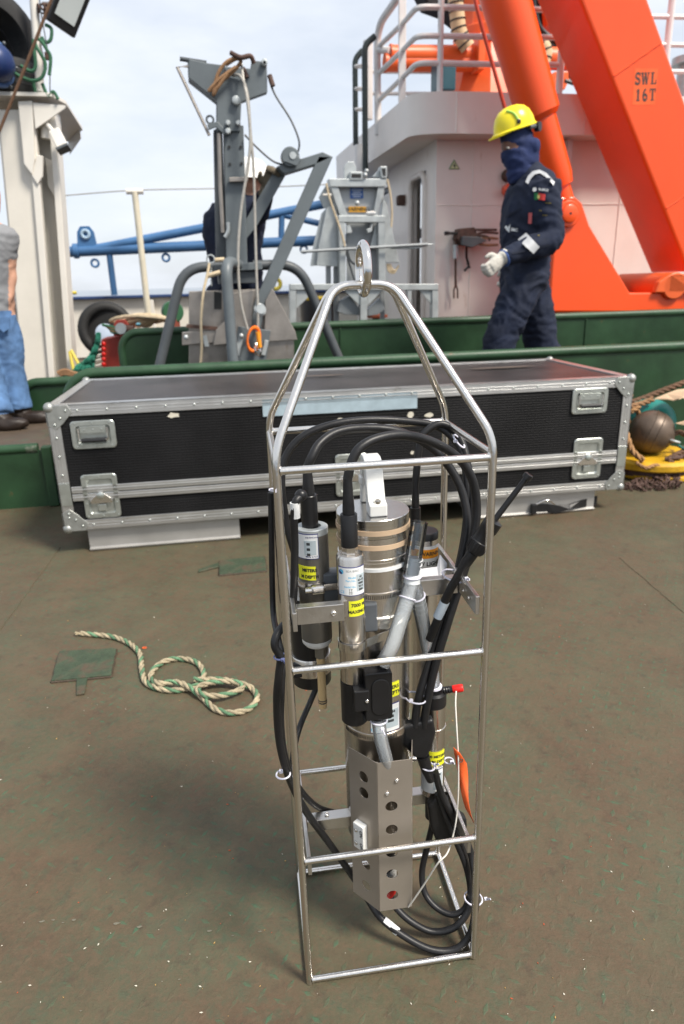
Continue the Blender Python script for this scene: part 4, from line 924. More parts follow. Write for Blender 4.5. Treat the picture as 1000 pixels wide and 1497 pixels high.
def gface(a, b, holes):
    global gd
    d = (b-a); vs, fs = holed(d.length, gz_t-gz_b, holes); m = B(); m._add(vs, fs, Matrix(((d.x/d.length, 0, d.y/d.length, a.x), (d.y/d.length, 0, -d.x/d.length, a.y), (0, 1, 0, gz_b), (0, 0, 0, 1))))
    o = m.build('sensor_guard' if gd is None else 'guard_wing', guardm, cage if gd is None else gd, 0)
    if gd is None: gd = o
wF = (gC-gB).length
gface(gB, gC, [(wF*.40, z, HR) for z in hz])
wL = (gB-gA).length; gface(gA, gB, [(wL*.52, z+.004, HR) for z in (hz[0], hz[1], hz[3]+.055, hz[4]+.040)])
wR = (gD-gC).length; gface(gC, gD, [(wR*.45, z-.004, HR) for z in hz])
for p_ in (gB, gC): B().tube([p_+Vector((0, .0008, gz_b)), p_+Vector((0, .0008, gz_t))], .0016, 10).build('guard_bend', guardm, gd)
for px, py in ((566, 1160), (580, 1141)): screw(c(px, py, gy-.0012), (0, -1, 0), .0036, stain, gd)
nl = (gB-gA).normalized(); nL = Vector((nl.y, -nl.x, 0)); 
q = gA.lerp(gB, .42)+nL*.006; tz = c(533, 1226, .045).z
tb = B().box((0, 0, 0), (.022, .011, .050), frame((q.x, q.y, tz), (0, 0, 1), nl)).build('switch_block', whitepl, gd, 0, .0015)
for k in (-.013, .013): screw((q.x-nl.x*.004+nL.x*.0055, q.y-nl.y*.004+nL.y*.0055, tz+k), nL, .0032, stain, tb)
for k, s in ((.010, 'ON'), (-.016, 'OFF')): text('lettering', s, .0085, MC @ frame((q.x+nl.x*.0065+nL.x*.0060, q.y+nl.y*.0065+nL.y*.0060, tz+k), nL, (0, 0, -1)), ink, tb, .0002)
# what shows inside the guard
vcyl('inner_sensor', mx_+.006, my_-.035, [(.014, .080), (.017, .086), (.017, .110)], red, gd, 20); vcyl('inner_ring', mx_+.006, my_-.035, [(.018, .114), (.018, .134)], whitepl, gd, 20); vcyl('inner_body', mx_+.004, my_-.028, [(.019, .138), (.019, .37)], blackpl, gd, 20)

# ---- cables
def cable(pts, r=.0058, m=blackrub, name='cable', k=8): return B().tube(smoothpath(pts, k), r, 12).build(name, m, cage, 60)
def C3(L_): return [c(*q) for q in L_]
cable([left_top]+C3([(456, 668, .09), (468, 648, .10), (492, 632, .115), (530, 626, .13), (580, 630, .14), (625, 650, .15), (655, 680, .15), (676, 720, .14), (683, 765, .125), (676, 810, .115), (664, 850, .11), (648, 900, .10), (630, 960, .095), (612, 1020, .085), (606, 1062, .08)]), .0064)
cable([slim_top]+C3([(514, 676, .046), (526, 655, .05), (552, 641, .06), (590, 636, .075), (632, 646, .09), (668, 668, .1), (690, 700, .105), (697, 745, .105), (690, 795, .1), (674, 850, .095), (655, 910, .09), (636, 975, .085), (624, 1030, .08), (619, 1062, .08)]), .0066)
cable(C3([(432, 812, .175), (420, 770, .18), (412, 715, .185), (416, 672, .19), (440, 640, .195), (480, 622, .2), (530, 614, .205), (585, 615, .208), (635, 622, .2), (662, 640, .185), (676, 665, .17), (683, 710, .15), (681, 770, .14), (670, 830, .13), (655, 885, .12), (638, 940, .11)]), .0060)
cable([Vector((bx_.x-.002, .182, bx_.z+.06))]+C3([(612, 660, .184), (618, 636, .188), (640, 620, .19), (660, 626, .188), (676, 648, .175), (686, 690, .155), (690, 740, .14), (684, 800, .125), (668, 850, .115)]), .0058)
cable(C3([(438, 727, .055), (432, 735, .05), (430, 760, .05), (431, 800, .052), (430, 850, .055), (428, 905, .062)]), .0056)
B().lathe([(.0066, 0), (.0066, .022)], frame(c(432, 757, .0505), (0, 0, 1)), 18).build('white_sleeve', whitepap, cage)
B().ball(c(440, 724, .058), (.009, .008, .0085), 14).build('elbow_cap', blackpl, cage)
cable(C3([(428, 905, .062), (414, 915, .05), (404, 930, .035), (402, 945, .03), (410, 962, .03), (408, 985, .03), (405, 1020, .03), (407, 1070, .032), (414, 1110, .035), (428, 1150, .05), (450, 1190, .07), (478, 1228, .085), (508, 1270, .09), (532, 1305, .08), (555, 1340, .058), (590, 1368, .034), (630, 1388, .015), (665, 1388, .010), (686, 1368, .012), (694, 1335, .018), (696, 1300, .03), (690, 1255, .06), (678, 1220, .07), (660, 1190, .08), (645, 1160, .085), (636, 1128, .083)]), .0060)
cable(C3([(396, 720, .205), (397, 780, .205), (398, 850, .205), (400, 900, .19), (407, 935, .12), (413, 965, .06), (412, 1000, .045), (411, 1060, .04), (418, 1110, .045), (436, 1150, .08), (462, 1178, .11), (490, 1188, .13), (514, 1190, .14)]), .0050)
cable(C3([(463, 1004, .165), (452, 1030, .15), (440, 1058, .12), (432, 1085, .1), (428, 1115, .085), (434, 1145, .085)]), .0048)
cable(C3([(640, 1160, .09), (652, 1195, .085), (668, 1232, .075), (682, 1268, .065), (688, 1302, .06), (684, 1332, .05), (664, 1356, .042), (632, 1362, .045), (602, 1348, .056), (580, 1328, .072), (570, 1310, .085)]), .0060)
cable([Vector((px_, py_, p0-.05))]+C3([(632, 1205, .118), (624, 1240, .112), (617, 1275, .105), (621, 1305, .09), (637, 1326, .072), (660, 1337, .062), (678, 1330, .058), (686, 1312, .06)]), .0056)
cable(C3([(650, 1165, .1), (662, 1200, .095), (676, 1240, .085), (686, 1285, .075), (689, 1318, .07)]), .0056)
B().lathe([(.0068, 0), (.0068, .030)], frame(c(561, 1345, .0545), c(580, 1361, .041)-c(561, 1345, .0545), (0, 0, 1)), 18).build('white_sleeve', whitepap, cage)
# inline splitter moulding
sq = [(588, 1064), (600, 1060), (634, 1052), (638, 1072), (632, 1096), (622, 1112), (606, 1108), (590, 1090)]
B().slab([c(x, y, .075) for x, y in sq], (0, .018, 0)).build('splitter', blackrub, cage, 0, .005, 3)
B().tube(C3([(618, 1105, .083), (624, 1125, .083), (630, 1140, .084)]), [.011, .0095, .0075], 16).build('splitter_neck', blackrub, cage)
sq = [(640, 1165), (655, 1172), (662, 1185), (683, 1198), (684, 1212), (668, 1222), (652, 1236), (640, 1236), (630, 1210), (626, 1180)]
B().slab([c(x, y, .088) for x, y in sq], (0, .018, 0)).build('splitter', blackrub, cage, 0, .005, 3)
# spare plug with its dummy tip
a_, b_, d_, e_, f_ = c(640, 885, .07), c(678, 826, .055), c(688, 812, .052), c(722, 762, .045), c(774, 693, .035)
cable(C3([(628, 935, .085), (640, 905, .078), (655, 868, .068), (668, 845, .06), (679, 826, .055)]), .0066)
B().lathe([(.0066, 0), (.0070, .004), (.0084, .010), (.0086, .028), (.0072, .030)], frame(c(676, 830, .056), d_-b_, (0, 0, 1)), 20).build('plug_boot', blackrub, cage)
dd = (e_-d_); B().lathe([(.0128, 0), (.0138, .002), (.0138, .018), (.0124, .019), (.0124, dd.length*.62), (.0132, dd.length*.64), (.0132, dd.length*.88), (.0080, dd.length*.92)], frame(c(692, 806, .051), dd, (0, 0, 1)), 28).build('plug', blackpl, cage)
rb = B()
for k in range(22): a = 2*PI*k/22; rb.box((.0139*math.cos(a), .0139*math.sin(a), .010), (.0012, .0012, .014), frame(c(692, 806, .051), dd, (0, 0, 1)) @ T_((0, 0, 0)))
rb.build('plug_knurl', blackpl, cage)
ff = f_-c(718, 767, .046); B().lathe([(.0060, 0), (.0052, .006), (.0044, .010), (.0040, ff.length-.008), (.0064, ff.length-.0075), (.0066, ff.length-.001), (.0052, ff.length), (.003, ff.length), (.003, ff.length-.004), (.0001, ff.length-.004)], frame(c(718, 767, .046), ff, (0, 0, 1)), 20).build('dummy_tip', blackpl, cage)
B().lathe([(.0074, 0), (.0074, .030)], frame(c(640, 902, .0775), c(650, 880, .072)-c(640, 902, .0775), (0, 0, 1)), 18).build('white_sleeve', mat('pale_sleeve', (.6, .68, .74), .4), cage)
# ties round the bundles and posts
tie(c(665, 842, .09), (.25, -.1, 1), .020, tail=c(682, 846, .045)); tie(c(607, 1020, .085), (.2, 0, 1), .017, tail=c(601, 1024, .06)); tie(c(671, 645, .165), (.4, -.2, .4), .0125, tail=c(666, 645, .145))
tie(c(692, 1313, .055), (.1, 0, 1), .0155, tail=c(710, 1314, .035)); tie(c(414, 1132, .035), (0, 0, 1), .0105, tail=c(411, 1128, .02)); tie(c(625, 1120, .083), (.2, 0, 1), .0118, tail=c(636, 1118, .066))
tie(c(398, 716, .1), (0, 0, 1), .004, tail=c(398, 716, .09)); tie(c(656, 1112, .13), (0, 0, 1), .008, tail=c(660, 1114, .12)); tie(c(410, 960, .03), (0, 0, 1), .009, mat('blue_tie', (.12, .14, .28), .4))
band([c(394, 716, CDp-.012), c(397, 716, .1), c(404, 718, .0-.008)], .004, .0012, 'tie_strap', tieM, cage)

# ---- string and orange tag
S_ = [k0+dk*.7+Vector((0, -.007, 0)), c(666, 1030, .08), c(668, 1070, .06), c(670, 1110, .05), c(670, 1160, .045), c(666, 1205, .035), c(655, 1245, .0), c(640, 1262, -.008), c(622, 1290, .01), c(605, 1315, .022), c(597, 1326, .028)]
strg = B().tube(resample(smoothpath(S_, 8), .003), .0013, 6).build('tether_string', stringm, cage)
tg = []
for k in range(11):
    t = k/10; x0 = 664+14*t**2.2+(3*math.sin(t*6)); tg.append((c(663+24*t**1.7+2*math.sin(t*5), 1092+100*t, .048+.010*math.sin(t*5)), c(679+15*t**1.5+3*math.sin(t*5+.6), 1106+95*t, .042+.014*math.sin(t*5+.8))))
tg[0] = (tg[0][0], c(672, 1100, .045)); tg[-1] = (c(691, 1197, .05), c(693, 1203, .047))
V_ = []; F_ = []
for a, b in tg: V_ += [MC @ a, MC @ a.lerp(b, .5)+Vector((0, -.002, 0)), MC @ b]
for i in range(10):
    for j in range(2): F_.append((i*3+j, i*3+j+1, i*3+j+4, i*3+j+3))
o = link('hang_tag', V_, F_, tagm, None, 60); s_ = o.modifiers.new('sheet', 'SOLIDIFY'); s_.thickness = .0008
tag(o, 'curled orange card tag hanging on the white string', 'tag')
o2 = B().torus(frame(c(674, 1112, .043), (.2, -1, 0)), .0028, .0009, 14, 6).build('eyelet', rustm, o)
# ================================================================== BOX CORER standing between the coamings
BY = 4.62
def K(px, py, y=BY): return AY(px, py, y)
def plate(name, px, y, t, m, par, bev=.004): return MB().slab([K(x, z, y) for x, z in px], (0, t, 0)).build(name, m, par, 0, bev)
cor = thing('box_corer', 'dark grey box corer with hoop legs, tall column and hinged spade arm', 'corer', Vector((K(350, 400).x, BY, RD)))
plate('head_plate', [(276, 86), (303, 92), (328, 95), (334, 112), (352, 117), (366, 100), (368, 88), (390, 90), (391, 135), (353, 149), (351, 192), (317, 192), (317, 147), (276, 114)], BY-.06, .05, greysteel, cor)
plate('head_plate', [(274, 90), (303, 95), (366, 100), (388, 94), (388, 133), (352, 148), (350, 190), (316, 190), (316, 146), (275, 112)], BY+.05, .03, greysteel, cor)
plate('spacer', [(276, 112), (317, 146), (316, 150), (275, 117)], BY-.012, .06, greysteel, cor)
plate('column', [(316, 120), (350, 120), (352, 190), (318, 190)], BY+.0, .10, greysteel, cor)
plate('sleeve', [(327, 184), (356, 183), (362, 388), (331, 388)], BY-.04, .16, greysteel, cor)
plate('side_channel', [(312, 190), (325, 184), (331, 386), (316, 380)], BY+.02, .12, greydark, cor)
for px, py in ((335, 215), (352, 215), (336, 240), (353, 239)): MB().lathe([(.008, 0), (.008, .004)], frame(K(px, py, BY-.043), (0, -1, 0)), 12).build('bolt_hole', ink, cor)
for px, py, r in ((386, 93, .018), (386, 94, .012), (345, 148, .024), (333, 193, .016), (348, 181, .014), (333, 181, .014)): MB().lathe([(r, 0), (r, .03), (r*.7, .034)], frame(K(px, py, BY-.06), (0, -1, 0)), 14).build('bolt', galv, cor)
plate('handle_bar', [(335, 259), (363, 258), (363, 265), (335, 266)], BY-.08, .03, dullss, cor)
plate('hook_plate', [(303, 182), (318, 177), (332, 193), (334, 197), (328, 197), (316, 186), (305, 190)], BY-.07, .012, greysteel, cor)
MB().torus(frame(K(307, 175, BY-.06), (0, 1, 0)), .020, .006, 18, 6).build('ring_bolt', greydark, cor)
MB().tube([K(276, 97, BY-.04), K(259, 98, BY-.04), K(306, 198, BY-.05)], .009, 8).build('trip_rod', dullss, cor)
MB().tube([K(263, 86, BY), K(302, 92, BY)], .012, 10).build('shaft', greydark, cor)
MB().tube([K(320, 195, BY-.05), K(322, 270, BY-.05), K(326, 340, BY-.05)], .012, 8).build('slide_rod', dullss, cor)
MB().tube(fillet([K(333, 325, BY-.06), K(334, 338, BY-.06), K(329, 347, BY-.06)], .02), .012, 8).build('hook', galv, cor)
# collar and hoop legs
plate('collar', [(312, 386), (383, 383), (384, 394), (312, 398)], BY-.09, .26, greysteel, cor)
plate('collar_block', [(318, 398), (376, 396), (374, 414), (320, 415)], BY-.06, .2, greydark, cor)
def hoopleg(px, ys): MB().tube(fillet([K(x, y, yy) for (x, y), yy in zip(px, ys)], .22, 8), .031, 14).build('hoop_leg', greydark, cor)
def leg_to_floor(px, py, y): p = K(px, py, y); return p
L1 = [K(335, 389, BY), K(268, 391, BY-.02), K(232, 540, BY-.05)]; e = L1[-1]+(L1[-1]-L1[-2]).normalized()*1.0; e = L1[-1]+(L1[-1]-L1[-2])*((RD+.02-L1[-1].z)/(L1[-1].z-L1[-2].z)); MB().tube(fillet(L1[:-1]+[e], .24, 10), .031, 14).build('hoop_leg', greydark, cor)
L1 = [K(370, 388, BY), K(437, 386, BY+.02), K(494, 520, BY+.05)]; e = L1[-1]+(L1[-1]-L1[-2])*((RD+.02-L1[-1].z)/(L1[-1].z-L1[-2].z)); MB().tube(fillet(L1[:-1]+[e], .24, 10), .031, 14).build('hoop_leg', greydark, cor)
q = K(331, 400, BY-.32); MB().tube(fillet([K(350, 388, BY-.04), Vector((q.x, BY-.33, K(335, 381, BY-.3).z)), Vector((q.x, BY-.36, RD+.02))], .12, 8), .033, 14).build('hoop_leg', greysteel, cor)
# spade arm: two bars and a bridge
plate('spade_arm', [(466, 228), (487, 229), (390, 446), (374, 506), (362, 500), (372, 442)], BY-.10, .04, greysteel, cor)
plate('arm_bridge', [(405, 243), (472, 222), (487, 229), (468, 238), (416, 254)], BY-.10, .12, greysteel, cor)
plate('rear_arm', [(404, 244), (420, 252), (376, 330), (358, 352), (360, 320)], BY+.02, .04, greysteel, cor)
MB().lathe([(.055, -.03), (.055, .03)], frame(K(424, 230, BY-.10), (0, 1, 0)), 24).build('pulley', greysteel, cor, 35, .006)
MB().lathe([(.02, -.045), (.02, .045)], frame(K(427, 229, BY-.10), (0, 1, 0)), 14).build('pulley_pin', galv, cor)
plate('pulley_cheek', [(415, 236), (430, 222), (441, 233), (434, 243)], BY-.14, .012, greysteel, cor)
# stainless sample box and spade blade
plate('sample_box', [(276, 426), (395, 422), (400, 535), (276, 537)], BY-.06, .24, dullss, cor)
plate('hatch_frame', [(313, 426), (324, 428), (324, 452), (313, 452)], BY-.066, .01, ink, cor, 0)
plate('front_fin', [(338, 428), (372, 424), (366, 500), (312, 505), (316, 482), (328, 470)], BY-.13, .015, dullss, cor)
plate('spade_blade', [(398, 421), (432, 485), (435, 497), (386, 500), (388, 440)], BY-.12, .015, dullss, cor)
plate('skirt', [(266, 486), (330, 480), (330, 500), (266, 505)], BY-.10, .05, dullss, cor)
plate('side_panel', [(384, 499), (430, 496), (430, 536), (384, 538)], BY-.10, .03, dullss, cor)
plate('edge_strip', [(273, 474), (318, 478), (318, 483), (272, 479)], BY-.11, .03, rustm, cor, 0)
plate('hinge_plate', [(348, 477), (396, 483), (388, 534), (342, 530)], BY-.17, .02, greysteel, cor)
for q in ([(350, 488), (357, 489), (350, 520), (343, 519)], [(387, 497), (393, 498), (388, 520), (382, 519)]): plate('hinge_strap', q, BY-.185, .012, galv, cor, .002)
for px, py in ((353, 491), (345, 529), (272, 493)): MB().ball(K(px, py, BY-.19), .016, 10).build('bolt', galv, cor)
plate('latch_tab', [(296, 491), (302, 490), (306, 507), (299, 507)], BY-.13, .01, galv, cor, .002)
MB().torus(frame(K(380, 453, BY-.17), (.3, -1, .3)), .028, .014, 16, 8).build('wire_clamp', galv, cor)
MB().lathe([(.03, -.02), (.03, .03)], frame(K(381, 452, BY-.17), (0, -1, .1)), 10).build('clamp_nut', galv, cor)
# wire slings
def sling(name, L_, r=.0085, m=wirem): MB().tube(smoothpath([K(*q) for q in L_], 8), r, 8).build(name, m, cor)
sling('wire_sling', [(353, 94, BY-.08), (356, 118, BY-.12), (362, 150, BY-.14), (366, 200, BY-.15), (363, 240, BY-.15), (352, 310, BY-.16), (348, 380, BY-.18), (352, 440, BY-.2), (362, 482, BY-.21)])
sling('wire_sling', [(340, 110, BY-.08), (352, 112, BY-.12), (362, 140, BY-.13), (366, 190, BY-.14), (371, 250, BY-.14), (373, 330, BY-.15), (375, 400, BY-.17), (377, 450, BY-.19), (377, 480, BY-.2)])
sling('wire_sling', [(394, 118, BY-.05), (403, 140, BY-.06), (425, 175, BY-.08), (437, 205, BY-.1), (436, 222, BY-.1)], .006, greydark)
sling('wire_sling', [(358, 197, BY-.06), (375, 215, BY-.08), (400, 236, BY-.09), (423, 243, BY-.1)], .006, greydark)
sling('rope_lashing', [(330, 95, BY-.09), (345, 86, BY-.1), (352, 90, BY-.1), (340, 105, BY-.1), (312, 128, BY-.1), (306, 132, BY-.1), (322, 115, BY-.11), (345, 98, BY-.11)], .010, brownrope)
sling('rope_lashing', [(345, 84, BY-.1), (330, 92, BY-.1), (318, 110, BY-.1), (312, 138, BY-.1), (318, 128, BY-.11), (335, 104, BY-.11)], .010, brownrope)
MB().tube(smoothpath([K(337, 77, BY-.1), K(352, 84, BY-.12), K(366, 82, BY-.12), K(371, 92, BY-.1)], 6), .013, 10).build('shackle', rustm, cor)
for a, b in (((394, 110), (399, 126)), ((355, 100), (361, 114))): MB().tube([K(*a, BY-.06), K(*b, BY-.07)], .015, 10).build('ferrule', rustm, cor)
# left chain, ring and rope tail
MB().torus(frame(K(308, 379, BY-.12), (.2, 1, 0)), .024, .005, 18, 6).build('ring', galv, cor)
MB().tube([K(314, 380, BY-.12), K(328, 379, BY-.12)], .012, 8).build('pin', beigerope, cor)
sling('rope_tail', [(306, 385, BY-.12), (303, 402, BY-.14), (297, 430, BY-.16), (294, 470, BY-.17), (295, 505, BY-.17), (293, 535, BY-.17)], .008, beigerope)
sling('rope_tail', [(302, 404, BY-.13), (315, 400, BY-.14), (322, 398, BY-.14)], .014, beigerope)
for k in range(6): MB().torus(frame(K(309, 394+k*4.5, BY-.12), (1, 0, 0) if k % 2 else (0, 1, 0), (0, 0, 1)), .009, .003, 12, 5, .6).build('chain_link', galv, cor)
# orange carabiner and its shackle
cb_ = thing('carabiner', 'bright orange locking carabiner on the grey corer sling', 'carabiner', K(371, 518, BY-.23))
MB().torus(frame(K(371, 496, BY-.23), (.2, -1, .1), (.25, 0, 1)), .072, .0125, 28, 10, .55).build('ring', mat('orange_plastic', (.85, .17, .01), .35), cb_)
MB().tube([K(377, 485, BY-.235), K(380, 508, BY-.235)], .014, 10).build('gate_sleeve', orangelab, cb_)
for k, (px, py) in enumerate(((376, 506), (372, 512), (378, 514))): MB().torus(frame(K(px, py, BY-.22), (1, .4*k-.3, 0), (0, 0, 1)), .026, .007, 16, 6).build('shackle', stain, cb_)

# ================================================================== GALVANISED CORER FRAME by the deckhouse
GY = 6.05
def G(px, py, y=GY): return AY(px, py, y)
gal = thing('galvanised_frame', 'pale galvanised sampler frame with blue and orange stickers', 'frame', Vector((G(530, 400).x, GY, RD)))
def gp(name, px, y, t, m=galv, bev=.004): return MB().slab([G(x, z, y) for x, z in px], (0, t, 0)).build(name, m, gal, 0, bev)
gp('hopper_face', [(493, 270), (553, 270), (545, 316), (503, 316)], GY+.04, .02, mat('zinc_sheet', (.46, .48, .49), .5, .3, .12, 8))
gp('hopper_rim', [(481, 261), (566, 261), (564, 273), (483, 273)], GY-.04, .12); gp('hopper_rim', [(483, 272), (494, 272), (508, 318), (498, 318)], GY-.03, .1); gp('hopper_rim', [(553, 272), (563, 272), (551, 318), (545, 318)], GY-.03, .1)
gp('front_post', [(495, 317), (505, 317), (506, 418), (497, 418)], GY-.06, .07); gp('front_post', [(553, 317), (563, 317), (564, 418), (554, 418)], GY-.06, .07); gp('front_beam', [(495, 315), (563, 315), (563, 325), (495, 325)], GY-.064, .075)
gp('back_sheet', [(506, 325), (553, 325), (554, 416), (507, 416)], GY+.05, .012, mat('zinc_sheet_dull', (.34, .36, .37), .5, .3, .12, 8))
gp('weight_plate', [(478, 303), (492, 297), (497, 390), (463, 388), (466, 360)], GY+.02, .05); gp('weight_side', [(470, 312), (478, 303), (464, 388), (454, 389), (458, 360)], GY+.07, .02)
gp('weight_plate', [(560, 290), (566, 300), (584, 384), (564, 384), (556, 330)], GY+.02, .05)
gp('inner_wing', [(548, 330), (553, 328), (554, 362), (541, 364)], GY, .03)
gp('hanger_plate', [(466, 288), (478, 268), (484, 272), (490, 298), (474, 305)], GY+.10, .02); gp('hanger_plate', [(556, 268), (562, 278), (560, 298), (552, 296)], GY+.10, .02)
gp('foot_beam', [(424, 415), (641, 415), (641, 424), (424, 424)], GY-.12, .09); 
for a, b in ((424, 433), (632, 641), (596, 602), (527, 537)): gp('foot_post', [(a, 423), (b, 423), (b, 500), (a, 500)], GY-.115, .08)
gp('foot_gusset', [(433, 424), (462, 424), (433, 452)], GY-.10, .012); gp('foot_gusset', [(632, 424), (612, 424), (632, 446)], GY-.10, .012); gp('foot_gusset', [(502, 424), (527, 424), (527, 448)], GY-.10, .012); gp('foot_gusset', [(537, 424), (560, 424), (537, 448)], GY-.10, .012)
gp('jaw', [(497, 440), (512, 432), (526, 452), (526, 461), (505, 460), (494, 456)], GY-.05, .08, mat('jaw_steel', (.22, .24, .25), .45, .4, .15, 8)); gp('jaw', [(538, 452), (556, 436), (563, 452), (553, 460), (538, 462)], GY-.05, .08, MATS['jaw_steel'])
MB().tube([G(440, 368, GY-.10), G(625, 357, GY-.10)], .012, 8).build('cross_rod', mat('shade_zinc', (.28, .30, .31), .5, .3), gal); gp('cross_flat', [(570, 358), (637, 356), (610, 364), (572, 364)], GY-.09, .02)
gp('top_plate', [(503, 244), (508, 236), (517, 236), (521, 244), (521, 262), (503, 262)], GY+.02, .03); gp('top_plate', [(545, 258), (556, 246), (560, 246), (560, 261)], GY, .05)
for q in ([(512, 251), (530, 251), (530, 263), (512, 263)], [(556, 243), (566, 243), (566, 260), (558, 260)]): gp('tube_end', q, GY-.05, .10); gp('tube_mouth', [(q[0][0]+2, q[0][1]+3), (q[1][0]-2, q[1][1]+3), (q[2][0]-2, q[2][1]-3), (q[3][0]+2, q[3][1]-3)], GY-.053, .01, ink, 0)
for px, py, r in ((522, 297, .022), (525, 373, .016), (503, 360, .02), (534, 256, .02), (536, 250, .018)): MB().ball(G(px, py, GY-.05), r, 12).build('bolt', galv, gal)
gp('pin_handle', [(536, 309), (549, 309), (549, 314), (536, 314)], GY-.07, .02, stain); gp('pin', [(472, 283), (485, 283), (485, 286), (472, 286)], GY-.05, .02, creamclean)
for q in ([(507, 330), (511, 328), (515, 338), (514, 341), (507, 341)], [(536, 335), (542, 333), (543, 326), (545, 326), (544, 338), (538, 341)]): gp('catch', q, GY-.05, .04, galv)
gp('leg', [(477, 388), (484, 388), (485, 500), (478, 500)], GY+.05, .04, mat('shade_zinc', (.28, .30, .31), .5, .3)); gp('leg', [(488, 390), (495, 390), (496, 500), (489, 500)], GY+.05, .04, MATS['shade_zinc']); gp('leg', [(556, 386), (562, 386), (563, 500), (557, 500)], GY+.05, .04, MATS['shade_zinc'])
bs_ = gp('blue_sticker', [(512, 275), (531, 275), (531, 290), (512, 290)], GY+.030, .006, mat('sticker_blue', (.04, .13, .42), .4, 0, .05), 0); os_ = gp('orange_sticker', [(510, 302), (535, 302), (535, 310), (510, 310)], GY+.030, .006, mat('sticker_orange', (.80, .40, .03), .4, 0, .05), 0)
for k in range(4): gp('sticker_print', [(514+(k % 2)*2, 277+k*3.2), (529-(k % 2)*2, 277+k*3.2), (529-(k % 2)*2, 278.6+k*3.2), (514+(k % 2)*2, 278.6+k*3.2)], GY+.027, .002, mat('pale_print', (.55, .62, .72), .5), 0)
text('lettering', 'WARNING', .042, frame(G(522.5, 306, GY+.028), (0, -1, 0), (1, 0, 0)), ink, gal, .001)
for L_ in ([(477, 268), (482, 290), (494, 325), (502, 350), (504, 360)], [(566, 262), (571, 285), (573, 310), (572, 332)]): MB().tube(smoothpath([G(x, y, GY-.10) for x, y in L_], 6), .008, 6).build('lanyard', beigerope, gal)
for L_ in ([(508, 366), (512, 380), (520, 387), (528, 386)], [(505, 366), (512, 390), (519, 412)]): MB().tube(smoothpath([G(x, y, GY-.02) for x, y in L_], 6), .009, 6).build('hose', greydark, gal)
for k in range(3): MB().tube(smoothpath([G(566+k*2, 386, GY), G(568+k*3, 396-k, GY-.02), G(576+k, 399-k*2, GY), G(583, 388, GY)], 6), .008, 6).build('rope_loop', beigerope, gal)
# bollard-like drum and pipe valve behind the frame
o = thing('waste_drum', 'black drum with yellow rim standing left of the galvanised frame', 'drum', Vector((G(468, 450, 7.0).x, 7.0, RD)))
q = G(466, 436, 7.0); MB().lathe([(.19, RD+.002), (.19, q.z)], T_((q.x, 7.0, 0)), 28).build('barrel', blackpl, o); MB().torus(T_((q.x, 7.0, q.z)), .18, .018, 28, 8).build('rim', mat('yellow_plastic', (.8, .55, .02), .4), o)
o = thing('red_valve', 'rusty red valve wheel on a short stem below the galvanised frame', 'valve', Vector((G(551, 465, 6.4).x, 6.4, RD)))
q = G(551, 464, 6.4); MB().tube([(q.x, 6.4, RD+.002), (q.x, 6.4, q.z)], .045, 12).build('stem', greydark, o); MB().lathe([(.10, 0), (.10, .02), (.03, .035)], T_((q.x, 6.4, q.z)), 20).build('wheel', mat('rust_red', (.28, .07, .03), .6, 0, .3, 12), o)

# ================================================================== DECKHOUSE
HY = 6.5
hx = AY(637, 300, HY).x
hz1 = AY(700, 193, HY).z
house = thing('deckhouse', 'white painted deckhouse with rounded balcony and rust stains', 'deckhouse', (4, 7.5, RD+.003))
# front wall, side wall with an upright doorway cut through
MB().box(((hx+9)/2, HY+.04, (RD+hz1)/2+.02), (9-hx, .08, hz1-RD)).build('front_wall', housep, house, 0)
def sd_y(px, py): return AX(px, py, hx).y
ya, yb = sd_y(622, 330), sd_y(601, 330); yend = sd_y(568, 330)
zd1 = AX(611, 258, hx).z; 
sw = MB(); 
sw.box((hx+.03, (HY+.084+ya)/2, (RD+hz1)/2+.02), (.06, ya-HY-.084, hz1-RD)); sw.box((hx+.03, (yb+yend)/2, (RD+hz1)/2+.02), (.06, yend-yb, hz1-RD)); sw.box((hx+.03, (ya+yb)/2, (zd1+hz1)/2+.02), (.06, yb-ya, hz1-zd1)); sw.build('side_wall', housep, house, 0)
def ovalring(y0, y1, z0, z1, r, x): 
    P = []
    for cy, cz, a in ((y1-r, z1-r, 0), (y0+r, z1-r, PI/2), (y0+r, z0+r, PI), (y1-r, z0+r, 1.5*PI)): P += [Vector((x, cy+r*math.cos(a+PI/2*k/5), cz+r*math.sin(a+PI/2*k/5))) for k in range(6)]
    return P
MB().tube(ovalring(ya-.0, yb+.0, RD+.12, zd1, .12, hx-.01), .03, 8, closed=True).build('door_coaming', housep, house)
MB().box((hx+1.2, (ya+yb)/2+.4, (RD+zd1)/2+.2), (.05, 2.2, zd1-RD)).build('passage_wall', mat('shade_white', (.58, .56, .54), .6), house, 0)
y3, y4 = sd_y(566, 330), sd_y(540, 330)
MB().box((hx+.10, (y3+y4)/2+.02, (RD+zd1)/2), (.05, y4-y3, zd1-RD)).build('door', creamclean, house, 0, .01)
MB().tube(ovalring(y3, y4, RD+.1, zd1+.05, .14, hx+.07), .035, 8, closed=True).build('door_seal', greydark, house)
MB().box((hx-.02, sd_y(591, 293), AX(591, 293, hx).z), (.12, .10, .10)).build('door_dog', rustm, house, 0, .02)
MB().box((hx+.35, yend+.95, (RD+hz1)/2+.02), (.06, 1.9, hz1-RD)).build('rear_wall', housep, house, 0)
